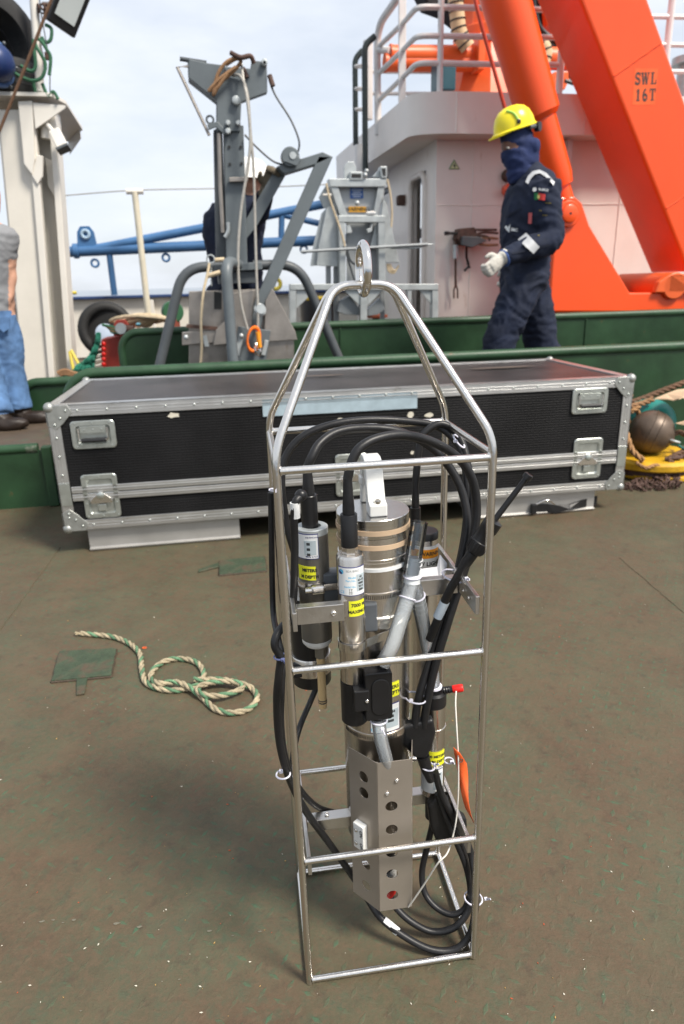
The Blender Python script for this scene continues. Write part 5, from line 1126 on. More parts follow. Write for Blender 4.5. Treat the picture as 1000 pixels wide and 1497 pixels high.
# balcony: parapet with rounded corner, floor slab
bz0, bz1 = AY(660, 195, HY-.28).z, AY(660, 133, HY-.28).z
fx = AY(603, 190, HY-.28)
bl_ = AZ(536, 238, bz0)
pts = [Vector((9, HY-.28, 0)), Vector((AY(640, 195, HY-.28).x+.05, HY-.28, 0)), Vector((AY(601, 192, HY-.28).x+.02, HY-.19, 0)), Vector((bl_.x+.02, bl_.y, 0)), Vector((bl_.x-.02, bl_.y+1.6, 0))]
pl2 = fillet(pts, .32, 6)
pm = MB(); vv = []; ff = []
for i, p in enumerate(pl2):
    t = (pl2[min(i+1, len(pl2)-1)]-pl2[max(i-1, 0)]).normalized(); n = Vector((t.y, -t.x, 0))*.05
    vv += [p+Vector((0, 0, bz0)), p+Vector((0, 0, bz1)), p+n+Vector((0, 0, bz1)), p+n+Vector((0, 0, bz0))]
for i in range(len(pl2)-1):
    for j in range(4): ff.append((i*4+j, i*4+(j+1) % 4, (i+1)*4+(j+1) % 4, (i+1)*4+j))
pm._add(vv, ff); pm.build('balcony_parapet', housep, house, 40)
MB().slab([p+Vector((0, .004, bz0+.004)) for p in pl2]+[Vector((9, pl2[-1].y, bz0+.004))], (0, 0, .05)).build('balcony_floor', housep, house, 0)
MB().slab([p+Vector((0, .01, bz1-.05)) for p in pl2]+[Vector((9, pl2[-1].y, bz1-.05))], (0, 0, .04)).build('balcony_deck', mat('upper_deck_grey', (.25, .26, .26), .6), house, 0)
for px in (690, 905): x_ = AY(px, 300, HY).x; MB().tube([Vector((x_+random.uniform(-.003, .003), HY-.001, RD+.1+(hz1-RD-.1)*i/30)) for i in range(31)], .006, 6).build('weld_seam', housep, house)
zz = AY(700, 300, HY).z; MB().tube([Vector((hx+.02+i*.12, HY-.001, zz+random.uniform(-.003, .003))) for i in range(50)], .005, 6).build('weld_seam', housep, house)
for px in (668, 760, 856): x_ = AY(px, 160, HY-.28).x; MB().tube([Vector((x_, HY-.281, bz0+.01+(bz1-bz0-.02)*i/12)) for i in range(13)], .005, 6).build('weld_seam', housep, house)
# railings on the balcony
rl = thing('balcony_railing', 'white pipe railing round the deckhouse balcony', 'railing', Vector((AY(640, 125, HY-.25).x, HY-.2, bz1)))
RY = HY-.22
def Rr(px, py, y=RY): return AY(px, py, y)
def post(px, y, wd=.045, name='post', top=-60): a = Rr(px, 120, y); MB().tube([Vector((a.x, y, bz1-.03)), Vector((a.x, y, AY(px, top, y).z))], wd/2, 10).build(name, railwhite, rl)
post(643, RY, .05); post(818, RY, .06, top=55); post(970, RY, .06); post(1080, RY, .06)
q = Rr(588, 60, 6.75); MB().box((q.x, 6.75, (bz1-.25+q.z+.7)/2), (.065, .03, q.z+.7-bz1+.25)).build('flat_post', railwhite, rl, 0, .005)
q2 = AY(552, 100, 7.35); MB().tube(fillet([Vector((q2.x, 7.35, bz1-.12)), AY(551, 40, 7.35), AY(585, -8, 6.75)], .2), .034, 10).build('bent_post', railwhite, rl)
for py, py2 in ((10, 33), (52, 72), (92, 112)):
    MB().tube(fillet([AY(553, py2+36, 7.35), AY(590, py2, 6.75), AY(610, py, RY), AY(722, py+2, RY), AY(822, py+3, RY) if py > 20 else AY(822, py+5, RY)], .1), .022, 8).build('rail', railwhite, rl)
for py in (25, 66, 105): MB().tube([AY(940, py-1, RY), AY(1100, py+2, RY)], .02, 8).build('rail', railwhite, rl)
for py in (105, 137): MB().tube([AY(541, py, 7.8), AY(650, py, 7.2)], .018, 8).build('rail', railwhite, rl)
MB().tube([AY(551, 73, 7.35), AY(570, 74, 7.2)], .03, 8).build('rail_stub', railwhite, rl)
# dark stair rails on the side
dr_ = thing('stair_handrail', 'pair of dark bent handrails at the balcony stair', 'handrail', Vector((AY(526, 250, 7.6).x, 7.6, RD)))
for L_, y in (([(548, 53), (533, 66), (534, 250)], 7.2), ([(530, 74), (519, 86), (520, 212)], 7.7)):
    p = [AY(x, z, y) for x, z in L_]; MB().tube(fillet(p, .15), .028, 10).build('pipe', mat('dark_green_pipe', (.02, .03, .03), .4), dr_)
MB().tube([AY(538, 60, 7.7), AY(538, 175, 7.7)], .05, 10).build('pipe_post', railwhite, dr_)
for py in (97, 130, 160): MB().torus(frame(AY(528, py, 7.4), (0, 0, 1)), .06, .012, 16, 6, .6).build('cage_ring', railwhite, dr_)
MB().tube([AY(527, 212, 7.5), Vector((AY(527, 212, 7.5).x, 7.5, RD))], .06, 10).build('stair_post', railwhite, dr_)
# ventilator cap and boxes behind the frame
# warning triangle
wt = thing('warning_sign', 'small green edged warning triangle on the white wall', 'sign', AY(664, 248, HY-.004))
T0 = [AY(656, 247.5, HY-.006), AY(672.5, 247.5, HY-.006), AY(664, 233, HY-.006)]; cen = (T0[0]+T0[1]+T0[2])/3
MB().slab(T0, (0, .004, 0)).build('triangle', mat('sign_green', (.12, .22, .09), .5), wt, 0); MB().slab([cen+(p-cen)*.72-Vector((0, .003, 0)) for p in T0], (0, .002, 0)).build('field', mat('sign_pale', (.60, .66, .38), .5), wt, 0)
MB().slab([cen+Vector((x, -.006, z)) for x, z in ((-.006, -.02), (.018, .005), (.002, .004), (.012, .03), (-.016, -.002), (0, -.001))], (0, .002, 0)).build('bolt_mark', ink, wt, 0)
# rusty tool rack
tr_ = thing('tool_rack', 'rusty brown clamp and rods hung on the white wall', 'rack', AY(690, 370, HY-.1))
def tp(L_, y, t, m=rustm): MB().slab([AY(a, b, y) for a, b in L_], (0, t, 0)).build('clamp_plate', m, tr_, 0, .006)
tp([(672, 334), (694, 332), (698, 342), (692, 352), (676, 358), (668, 348)], HY-.14, .13); tp([(676, 345), (702, 346), (712, 352), (690, 362), (676, 358)], HY-.18, .05, greydark)
for L_ in ([(694, 336), (726, 336)], [(692, 346), (705, 340), (728, 341)], [(694, 352), (710, 348), (728, 349)], [(690, 352), (706, 358), (728, 358)], [(697, 344), (712, 346), (716, 352)]): MB().tube(smoothpath([AY(a, b, HY-.14) for a, b in L_], 5), .011, 8).build('rod', brownrope if L_[0][1] > 350 else rustm, tr_)
MB().tube([AY(652, 341, HY-.1), AY(672, 341, HY-.1)], .012, 8).build('rod', ink, tr_); MB().tube([AY(650, 341, HY-.1), AY(656, 341, HY-.1)], .018, 8).build('handle', ink, tr_)
MB().tube([AY(666, 341, HY-.08), AY(666, 420, HY-.06)], .012, 8).build('fork_shaft', rustm, tr_)
for a in (663.5, 669): MB().tube([AY(666.5, 416, HY-.06), AY(a, 424, HY-.06), AY(a, 436, HY-.06)], .008, 8).build('fork_tine', rustm, tr_)
MB().tube([AY(666, 358, HY-.07), AY(666, 378, HY-.07)], .026, 10).build('fork_socket', galv, tr_)
MB().tube(smoothpath([AY(682, 360, HY-.1), AY(682, 376, HY-.08), AY(685, 388, HY-.07), AY(679, 396, HY-.07)], 5), .012, 8).build('hook_strap', ink, tr_)
MB().tube(smoothpath([AY(683, 384, HY-.07), AY(687, 392, HY-.07)], 5), .010, 8).build('hook_strap', ink, tr_)
o = MB().lathe([(.055, 0), (.055, .07), (.03, .09)], frame(AY(741, 257, HY-.002), (0, -1, 0)), 14).build('wall_lamp_socket', rustm); tag(o, 'small rusty fitting on the white wall in front of the scarfed man', 'fitting')
o = MB().lathe([(.03, 0), (.05, .04), (.05, .12), (.02, .14)], frame(AY(738, 279, HY-.002), (0, -1, 0)), 14).build('orange_knob', orange); tag(o, 'small orange knob on the wall in front of the scarfed man', 'knob')
# locker at the wall foot
# ================================================================== ORANGE GANTRY (A-frame leg, ram and foot)
AYF = 5.55
ga = thing('gantry', 'bright orange gantry leg with ram and triangular foot marked SWL 16T', 'gantry', (4, AYF+.2, .85))
def O(px, py, y=AYF): return AY(px, py, y)
def line(a, b, t): return a+(b-a)*t
m0, m1 = O(849, 0), O(952, 260); r0, r1 = O(948, 0), O(1000, 160)
# box beam: the middle edge from the photograph's lower right to beyond the upper left
lo, hi = line(m0, m1, 1.62), line(m0, m1, -.7)
u = (hi-lo).normalized(); perp = Vector((u.z, 0, -u.x)); wdt = (r0-m0).dot(perp)
dep = None
q = AX(802, 0, m0.x); dep = q.y-AYF
bm_ = MB(); a0, a1 = lo, hi; D = Vector((0, dep, 0)); W_ = perp*wdt
bm_.hexa([a0, a0+W_, a0+W_+D, a0+D], [a1, a1+W_, a1+W_+D, a1+D]); leg_o = bm_.build('leg', orange, ga, 0, .025, 3)
# stencilled patch and letters on the front face
ctr = O(943, 127, AYF-.003)
MB().box((0, 0, 0), (.20, .25, .001), frame(O(943, 127, AYF-.0009), (0, -1, 0), (1, 0, .02))).build('stencil_patch', stencil, leg_o, 0)
inkst = mat('stencil_ink', (.05, .035, .03), .6, 0, .2, 30)
# slab-serif stencil letters drawn stroke by stroke in a unit box
def arcst(cx, cy, rx, ry, a0, a1, n=10): return [(cx+rx*math.cos(rad(a0+(a1-a0)*k/n)), cy+ry*math.sin(rad(a0+(a1-a0)*k/n))) for k in range(n+1)]
GLY = {'S': [(arcst(.45, .73, .30, .22, 20, 270), .17), (arcst(.45, .27, .30, .22, 90, -160), .17), ([(.76, .98), (.76, .70)], .08), ([(.12, .02), (.12, .30)], .08)],
 'W': [([(.10, 1), (.34, 0)], .19), ([(.34, .0), (.54, .95)], .08), ([(.52, 1), (.76, 0)], .19), ([(.76, .0), (.97, .95)], .08), ([(-.05, .96), (.27, .96)], .08), ([(.40, .96), (.66, .96)], .08), ([(.84, .96), (1.10, .96)], .08)],
 'L': [([(.28, 0), (.28, 1)], .22), ([(.05, .04), (.85, .04)], .08), ([(.05, .96), (.55, .96)], .08), ([(.85, .0), (.85, .36)], .09)],
 '1': [([(.45, 0), (.45, 1)], .24), ([(.18, .04), (.72, .04)], .08), ([(.20, .78), (.45, .95)], .12)],
 '6': [(arcst(.46, .28, .27, .24, 0, 360, 16), .19), (arcst(.60, .42, .44, .54, 95, 195), .17)],
 'T': [([(.45, 0), (.45, 1)], .22), ([(.02, .95), (.88, .95)], .10), ([(.20, .04), (.70, .04)], .08), ([(.04, 1), (.04, .66)], .09), ([(.86, 1), (.86, .66)], .09)]}
def glyph(ch, px, py, h, wd):
    M = frame(O(px, py, AYF-.0018), (0, -1, 0), (1, 0, .05)); mb = MB()
    for si, (P, t) in enumerate(GLY[ch]):
        vs = []; fs = []
        for i, (x, y) in enumerate(P):
            a = Vector(P[max(i-1, 0)]); b = Vector(P[min(i+1, len(P)-1)]); d = (b-a).normalized(); nx, ny = -d.y*t*.66, d.x*t*.66
            for s in (1, -1): vs.append(((x-.45+s*nx)*wd, (y-.5+s*ny)*h, .0003*si))
        for i in range(len(P)-1): fs.append((2*i, 2*i+1, 2*i+3, 2*i+2))
        mb._add(vs, fs, M)
    mb.build('lettering', inkst, leg_o, 0)
for ch, px, py in (('S', 932.5, 115), ('W', 942.5, 114.7), ('L', 955.5, 114.2), ('1', 933, 139), ('6', 943, 138.6), ('T', 954, 138.2)): glyph(ch, px, py, .082, .056 if ch != 'W' else .062)
# hinge at the bottom and foot plate
foot = [(803, 456), (812, 330), (808, 300), (816, 289), (840, 287), (851, 297), (862, 330), (921, 428), (1060, 426), (1060, 456)]
MB().slab([O(x, y, AYF-.10) for x, y in foot], (0, .10, 0)).build('foot_plate', orange, ga, 0, .012)
MB().slab([O(x, y, AYF+.28) for x, y in foot], (0, .10, 0)).build('foot_plate', orange, ga, 0, .012)
pf = O(803, 456, AYF-.10); MB().box((pf.x+1.0, AYF+.14, (RD+pf.z)/2+.002), (2.1, .40, pf.z-RD-.002)).build('pedestal', orange2, ga, 0, .01)
hc = O(985, 418, AYF-.12); MB().lathe([(.11, 0), (.11, .8)], frame(hc-Vector((0, .02, 0)), (0, 1, 0)), 24).build('hinge_barrel', orange2, ga, 35, .01)
MB().slab([O(x, y, AYF-.14) for x, y in ((958, 428), (964, 412), (978, 402), (1000, 400), (1040, 402), (1040, 428))], (0, .06, 0)).build('hinge_lug', orange2, ga, 0, .01)
pn = O(829, 313, AYF-.10)
MB().lathe([(.098, 0), (.098, .03), (.09, .036)], frame(pn, (0, -1, 0)), 32).build('pin_boss', orange, ga); MB().lathe([(.066, .036), (.066, .056), (.06, .060)], frame(pn, (0, -1, 0)), 32).build('pin_cap', orange, ga); MB().lathe([(.010, .06), (.010, .0615)], frame(pn, (0, -1, 0)), 12).build('pin_hole', ink, ga)
for px, py in ((819, 295.5), (828, 293), (837, 296)): MB().lathe([(.022, 0), (.022, .03)], frame(O(px, py, AYF-.10), (0, -1, 0)), 6).build('bolt_head', orange, ga)
for k in (.18, .52): p_ = a0.lerp(a1, k)-Vector((0, .001, 0)); MB().tube([p_+perp*wdt*i/20+Vector((0, 0, random.uniform(-.003, .003))) for i in range(1, 20)], .006, 6).build('weld_seam', orange, leg_o)
# hydraulic ram
t0, t1 = O(829, 313, AYF+.12), O(722, -60, AYF+.12); dv = (t1-t0); 
s_ = lambda a: t0+dv*a
MB().tube([s_(.12), s_(.16), s_(.42)], [.11, .125, .125], 24).build('ram_rod_guard', orange, ga); MB().tube([s_(.40), s_(.42), s_(1.35)], [.135, .165, .185], 28).build('ram_barrel', orange, ga); MB().tube([s_(-.01), s_(.14)], .085, 20).build('ram_eye', orange, ga)
MB().tube(smoothpath([O(742, 172, AYF-.08), O(716, 80, AYF-.1), O(697, 10, AYF-.12), O(688, -40, AYF-.12)], 6), .014, 10).build('ram_hose', mat('red_hose', (.55, .05, .02), .4), ga)

# ================================================================== ORANGE DECK CRANE on the balcony roof
DY = 7.6
def Dk(px, py, y=DY): return AY(px, py, y)
ck = thing('deck_crane', 'orange slewing deck crane with folded rams behind the balcony rails', 'crane', Vector((Dk(710, 125).x, DY, bz1)))
pc = Dk(712, 130)
MB().lathe([(.55, bz1-.03), (.56, bz1+.06), (.40, Dk(710, 95).z), (.30, Dk(710, 60).z), (.28, Dk(710, -60).z)], T_((pc.x, DY, 0)), 10).build('pedestal', orange2, ck, 20, .01)
MB().lathe([(.36, 0), (.36, .16)], T_((pc.x, DY, Dk(710, 75).z)), 28).build('slew_ring', orange2, ck, 35, .01)
for py, x0, r in ((82, 570, .085), (93, 562, .075)): MB().tube([Dk(x0, py-1, DY-.35), Dk(x0+6, py-1, DY-.35), Dk(695, py-1, DY-.35)], [r*1.1, r, r], 18).build('outrigger_ram', orange2, ck)
MB().box(Dk(696, 82, DY-.35), (.07, .3, .30)).build('ram_flange', orange2, ck, 0, .01)
MB().slab([Dk(x, y, DY-.1) for x, y in ((690, -60), (720, -60), (700, 48), (684, 48))], (0, .4, 0)).build('jib_plate', orange2, ck, 0, .01)
MB().slab([Dk(x, y, DY+.1) for x, y in ((612, -20), (720, -40), (700, 60), (682, 40), (650, 15), (625, 6))], (0, .25, 0)).build('black_cover', mat('black_tarp', (.012, .012, .013), .7, 0, .3, 8), ck, 30, .02)
MB().slab([Dk(x, y, DY) for x, y in ((757, -30), (822, -60), (838, 60), (800, 50), (770, 40))], (0, .5, 0)).build('engine_hood', mat('dark_machinery', (.03, .022, .02), .6, 0, .4, 6), ck, 0, .02)
MB().slab([Dk(x, y, DY-.15) for x, y in ((795, -30), (830, -30), (836, 70), (800, 36))], (0, .1, 0)).build('hood_panel', orange2, ck, 0, .01)
MB().tube([Dk(776, 84, DY-.2), Dk(850, 88, DY-.2)], .10, 16).build('cross_tube', orange2, ck)
MB().slab([Dk(x, y, DY-.3) for x, y in ((786, 131), (812, 104), (838, 104), (826, 131))], (0, .2, 0)).build('stay_plate', orange2, ck, 0, .01)
def duct(pts, y, r, n):
    P = smoothpath([Dk(a, b, y) for a, b in pts], 8); o = MB().tube(P, r, 14).build('ribbed_duct', ductm, ck)
    Q = resample(P, r*.95)
    F = frames(Q)
    for i in range(1, len(Q)-1): MB().torus(frame(Q[i], Q[min(i+1, len(Q)-1)]-Q[i-1]), r*1.02, r*.10, 16, 5).build('duct_rib', ink, o)
duct([(664, -20), (668, 20), (672, 48), (684, 70)], DY-.5, .07, 12); duct([(772, 66), (786, 62), (796, 74), (794, 90), (790, 112)], DY-.5, .07, 10)
MB().tube(smoothpath([Dk(778, -10, DY-.2), Dk(782, 20, DY-.2), Dk(792, 45, DY-.2), Dk(820, 66, DY-.2)], 6), .03, 8).build('hose', blackrub, ck)
MB().box(Dk(648, 114, DY-.6)-Vector((0, 0, .0)), (.18, .2, .24)).build('control_box', mat('teal_box', (.03, .10, .13), .4), ck, 0, .01)
for L_ in ([(836, 100), (834, 112), (846, 120), (852, 110)], [(826, 118), (838, 122), (850, 128)]): MB().tube(smoothpath([Dk(a, b, DY-.6) for a, b in L_], 5), .018, 8).build('hose', blackrub, ck)
vt = thing('ventilator', 'pale grey mushroom ventilator on the balcony edge behind the gantry', 'ventilator', Vector((AY(1000, 130, 7.0).x, 7.0, bz1)))
q = AY(1003, 130, 7.0); MB().lathe([(.10, bz1-.02), (.10, AY(1003, 95, 7).z), (.16, AY(1003, 95, 7).z), (.16, AY(1003, 84, 7).z), (.05, AY(1003, 80, 7).z)], T_((q.x, 7.0, 0)), 20).build('hood', galv, vt); MB().torus(T_((q.x, 7.0, bz1+.12)), .105, .015, 20, 6).build('clamp_ring', galv, vt)
# ================================================================== CREAM TOWER on the left
TY = 5.55
def W(px, py, y=TY): return AY(px, py, y)
tw = thing('gantry_tower', 'cream painted steel tower column with rust streaks and flared top', 'tower', Vector((W(55, 500).x, TY+.1, RD+.003)))
tz = W(40, 145).z
def col(name, b0, b1, t0, t1, y, t, m=cream, bev=.006): 
    """upright tapering plate: pixel columns b0..b1 at row 540 and t0..t1 at row 160"""
    A0, A1, B0, B1 = W(b0, 540, y), W(b1, 540, y), W(t0, 160, y), W(t1, 160, y)
    f = lambda P, Q: P+(Q-P)*((RD+.005-P.z)/(Q.z-P.z))
    return MB().slab([f(A0, B0), f(A1, B1), f(B1, A1)*0+B1, B0], (0, t, 0)).build(name, m, tw, 0, bev)
col('front_plate', 33, 76, -3, 42, TY, .03)
col('flange', 70, 79, 38, 50, TY-.035, .07, creamclean); col('web', 74, 106, 46, 76, TY+.14, .03); col('flange', 98, 107, 70, 80, TY-.0, .20, creamclean)
col('back_plate', 33, 100, -3, 74, TY+.30, .03); col('side_plate', 32, 38, -5, 1, TY+.02, .28, creamclean, 0)
# top platform with brackets: a flat plate with a clipped corner, seen from below
xl_ = W(-160, 146).x
pl_ = [Vector((xl_, TY-.09, tz)), Vector((W(80, 147).x, TY-.09, tz)), AZ(97, 152.5, tz), AZ(121, 190, tz), AZ(100, 207, tz), Vector((xl_, AZ(100, 207, tz).y, tz))]
MB().slab(pl_, (0, 0, .022)).build('top_plate', creamclean, tw, 0)
q_ = [AZ(121, 190, tz-.002), AZ(100, 207, tz-.002)]; MB().slab([q_[0]+Vector((-.02, -.02, 0)), q_[1]+Vector((0, -.02, 0)), q_[1]+Vector((0, -.02, -.10)), q_[0]+Vector((-.02, -.02, -.06))], (0, .02, 0)).build('plate_skirt', cream, tw, 0)
MB().slab([W(48, 150, TY-.06), W(96, 154, TY-.06), W(95, 158, TY-.06), W(52, 188, TY-.06)], (0, .02, 0)).build('bracket', creamclean, tw, 0)
MB().slab([W(26, 148, TY-.06), W(47, 147, TY-.06), W(51, 232, TY-.06), W(47, 256, TY-.06), W(35, 240, TY-.06)], (0, .05, 0)).build('cheek_plate', creamclean, tw, 0, .005)
MB().slab([W(54, 226, TY-.05), W(63, 228, TY-.05), W(62, 258, TY-.05), W(55, 270, TY-.05), W(46, 256, TY-.05)], (0, .03, 0)).build('cheek_plate', creamclean, tw, 0, .004)
MB().slab([W(66, 230, TY+.06), W(80, 236, TY+.06), W(86, 268, TY+.06), W(80, 288, TY+.06), W(70, 272, TY+.06)], (0, .03, 0)).build('cheek_plate', cream, tw, 0, .004)
MB().tube([W(68, 180, TY+.02), W(68, 203, TY+.02)], .035, 12).build('lamp_bracket', creamclean, tw)
cm = thing('camera_housing', 'small cream camera housing tucked under the tower platform', 'camera', W(90, 222, TY-.08))
a, b = W(80, 192, TY-.08), W(93, 218, TY-.12); MB().box((0, 0, 0), (.07, .075, (b-a).length), frame((a+b)/2, b-a, (0, 1, 0))).build('housing', creamclean, cm, 0, .01); MB().box((0, 0, 0), (.08, .085, .02), frame(b, b-a, (0, 1, 0))).build('lens_hood', greydark, cm, 0, .004)
a = W(78, 193, TY-.06); MB().tube([a, a+Vector((-.05, .04, .07))], .015, 8).build('arm', creamclean, cm)
# post, tyres, float, lamp and ropes on the platform
tz2 = tz+.031
ps = thing('rail_post', 'cream pole rising from the tower platform beside the tyres', 'pole', W(60, 142)); q0, q1 = W(60, 142), W(47, -40); MB().tube([Vector((q0.x, TY, tz2)), q1], .028, 12).build('pipe', creamclean, ps); MB().torus(T_((q0.x, TY, tz2+.012)), .03, .012, 16, 6).build('base_collar', creamclean, ps)
def tyre_obj(label, p, n, R, r, m=tyre, grp='old tyres piled on the tower platform'):
    t = thing('tyre', label, 'tyre', Vector(p)-Vector((0, 0, R)), grp)
    M = frame(p, n); MB().lathe([(R*.58, -r*.7), (R*.62, -r), (R*.80, -r*1.05), (R*.94, -r*.92), (R, -r*.7), (R, r*.7), (R*.94, r*.92), (R*.80, r*1.05), (R*.62, r), (R*.58, r*.7), (R*.60, 0), (R*.58, -r*.7)], M, 40, cap=False).build('casing', m, t)
    for k in (-.45, -.15, .15, .45): MB().torus(M @ T_((0, 0, r*k)), R*.998, r*.045, 40, 5).build('tread_rib', m, t)
    return t
tn = Vector((.62, -.77, .08)).normalized(); tp0 = W(-14, 64, TY+.05)
tyre_obj('big black tyre leaning upright against the pole on the tower', tp0, tn, .325, .105)
tyre_obj('dusty tyre pressed behind the big upright tyre on the tower', tp0-tn*.22+Vector((.02, 0, .06)), tn, .33, .105, mat('dusty_tyre', (.045, .038, .03), .7, 0, .3, 10))
tyre_obj('third upright tyre at the back of the tyre row on the tower', tp0-tn*.44+Vector((-.02, 0, .02)), (.5, -.85, .05), .325, .105)
tyre_obj('black tyre lying flat on the tower platform under the blue float', Vector((W(-6, 128).x, TY+.17, tz+.135)), (0, 0, 1), .27, .11)
fb = thing('blue_float', 'round dark blue float with a flange jammed among the tyres', 'float', W(-2, 122, TY-.18)); q = W(-6, 92, TY-.20); MB().ball(q, .115, 20).build('ball', blueball, fb); MB().torus(frame(q, (.8, -.6, 0)), .122, .018, 28, 8).build('flange', mat('blue_flange', (.06, .12, .26), .45), fb)
for k in range(6): a = 2*PI*k/6; MB().ball(frame(q, (.8, -.6, 0)) @ Vector((.14*math.cos(a), .14*math.sin(a), .02)), .012, 8).build('bolt', greydark, fb)
fl_ = thing('floodlight', 'black rectangular floodlight hanging at the tower top', 'floodlight', W(98, 30, TY))
cn = W(100, 8, TY-.02); fw = (W(112, 30, TY)-W(80, 12, TY)).normalized(); MB().box((0, 0, 0), (.19, .30, .10), frame(cn, (.3, -.9, -.35), (.85, .2, -.5))).build('housing', blackpl, fl_, 0, .012)
MB().box((0, .02, .052), (.13, .22, .008), frame(cn, (.3, -.9, -.35), (.85, .2, -.5))).build('glass', lampglass, fl_, 0, .002); MB().tube([cn+Vector((-.06, .05, .02)), W(62, 6, TY)], .014, 8).build('bracket', greydark, fl_)
gr_ = [[(30, 96), (45, 104), (52, 96), (49, 60), (54, 70), (66, 92), (62, 112), (48, 118), (30, 112), (18, 104)], [(52, 55), (60, 60), (68, 72), (74, 84), (72, 110)], [(62, 122), (70, 140), (78, 134), (85, 145)], [(48, 118), (52, 134), (56, 140)], [(66, 36), (75, 42), (74, 58), (66, 62), (61, 54)]]
gn = mat('green_cord', (.04, .13, .07), .8, 0, .3, 30)
CORD = ['dark green cord looped round the pole above the blue float', 'dark green cord hanging free beside the tower pole', 'short green cord end drooping over the platform edge', 'green cord running down the foot of the tower pole', 'green cord curl hanging below the floodlight']
for k, L_ in enumerate(gr_):
    o = MB().tube(smoothpath([W(x, y, TY-.12+.02*k) for x, y in L_], 6), .011, 8).build('cord', gn); tag(o, CORD[k], 'cord', 'cords on the tower')
o = MB().tube([W(78, -8, TY-.3), W(40, 90, TY-.3), W(20, 140, TY-.3), W(-6, 204, TY-.3)], .010, 8).build('stay_rope', darkrope); tag(o, 'taut brown rope running diagonally across the tower top', 'rope')
hk = thing('hanging_hook', 'small hook and swivel dangling from the floodlight', 'hook', W(73, 108, TY-.05)); MB().tube([W(58, 0, TY-.05), W(60, 20, TY-.05), W(70, 75, TY-.05), W(73, 92, TY-.05), W(73, 134, TY-.05)], .004, 6).build('line', greydark, hk); MB().box(W(70, 82, TY-.05), (.04, .02, .05)).build('swivel', rustm, hk, 0, .008)
for k in range(5): MB().torus(frame(W(56+k*4, 12+3*math.sin(k*2), TY-.03), (math.cos(k), .5, math.sin(k))), .022, .006, 14, 6).build('chain_link', rustm, hk)
# clutter at the far left, seen past the jeans
cl = thing('pipe_bundle', 'row of slim brown and white pipes behind the man in jeans', 'pipes', Vector((W(24, 480, 5.9).x, 5.9, RD+.003)))
for k, (px, m) in enumerate(((12, rustm), (19, greenw), (25, creamclean), (29, rustm))): x = W(px, 480, 5.95).x; MB().tube([(x, 5.95+.03*k, RD+.005), (x-.1, 5.95+.03*k, 1.9)], .02, 8).build('pipe', m, cl)

# ================================================================== NET WINCH CLUTTER between tower and corer
o = thing('ring_fender', 'big black rubber ring leaning on the bulwark behind the red frame', 'fender', W(155, 505, 6.6)); q = W(156, 482, 6.6); MB().torus(frame(q, (.15, -1, .12)), .20, .045, 40, 12).build('ring', tyre, o); MB().lathe([(.17, .0), (.08, .10), (.02, .10)], frame(q, (.15, 1, -.1)), 24).build('dish', tyre, o)
MB().lathe([(.085, 0), (.085, .03), (.06, .04)], frame(q+Vector((0, -.10, -.03)), (.1, -1, .2)), 20).build('pale_hub', mat('hub_blue', (.42, .50, .62), .5), o)
rf = thing('winch_stand', 'red painted steel winch frame beside the green net', 'frame', W(170, 545, 5.6))
def rfp(name, L_, y, t): MB().slab([W(a, b, y) for a, b in L_], (0, t, 0)).build(name, redp, rf, 0, .006)
rfp('side_plate', [(148, 496), (185, 490), (200, 487), (200, 560), (152, 560)], 5.55, .25); rfp('cheek', [(166, 492), (166, 474), (170, 468), (182, 467), (188, 474), (190, 490)], 5.50, .05)
MB().tube([W(172, 480, 5.48), W(195, 483, 5.48)], .035, 12).build('shaft', rustm, rf); MB().lathe([(.04, 0), (.04, .03), (.02, .03)], frame(W(177, 480, 5.46), (0, -1, 0)), 14).build('hub', galv, rf)
for k in range(6):
    b = thing('net_float', 'white and red float on the edge of the green net', 'float', W(150, 503+k*7, 5.47)-Vector((0, 0, .012)), 'floats along the green net'); q = W(149, 503+k*7.4, 5.47); MB().tube([q+Vector((-.05, 0, -.01)), q], .008, 8).build('stem', creamclean, b); MB().ball(q+Vector((.012, 0, 0)), .018, 10).build('bulb', red, b)
# knotted green net heaped over the edge
nt_ = thing('fishing_net', 'dark green knotted fishing net hanging beside the red frame', 'net', W(125, 560, 5.4)); nm = MB()
for i in range(15):
    P = []
    for k in range(15):
        t = k/14; x = 144-3*t-58*t*t*(i/14)+math.sin(i*2.1+k*1.3)*1.6+(i-7)*1.2*t; y = 489+62*t+math.cos(i*1.7+k*2.2)*2.0; P.append(W(x, y, 5.45+.03*math.sin(i*3.1+k)))
    nm.tube(smoothpath(P, 3), .012, 6)
for k in range(14):
    t = k/13; P = [W(144-3*t-58*t*t*(i/14)+(i-7)*1.2*t, 490+62*t+1.5*math.sin(i*2+k), 5.44+.02*math.sin(i*2+k)) for i in range(15)]; nm.tube(P, .0105, 6)
nm.build('mesh', netm, nt_, 60, kind='stuff'); nt2 = MB()
for k in range(3): nt2.tube(smoothpath([W(84+k*2, 545+k*2, 5.3), W(95, 541+k*3, 5.3), W(108, 545+k*2, 5.3), W(122, 548, 5.3)], 5), .012, 8)
nt2.build('head_rope', brownrope, nt_)
rc = thing('rope_coil', 'flat beige rope coil lying on the red frame', 'rope', W(208, 486, 5.8)); P = []
for k in range(90): a = k*.42; r = .05+.0019*k; P.append(W(208, 474, 5.75)+Vector((r*1.15*math.cos(a), r*math.sin(a)*.9, .02*math.sin(k*.9)+.0006*k)))
MB().tube(P, .014, 7).build('coil', beigerope, rc)
tb_ = thing('net_bundle', 'rusty rope bundle with blue plastic scrap beside the beige coil', 'rope', W(160, 490, 5.6)); 
for k in range(5): MB().tube(smoothpath([W(150+k*3, 475+k, 5.55), W(165, 478+k*2, 5.5), W(190, 482+k, 5.52), W(232, 484-k, 5.6)], 5), .010, 7).build('turn', brownrope if k % 2 else gn, tb_)
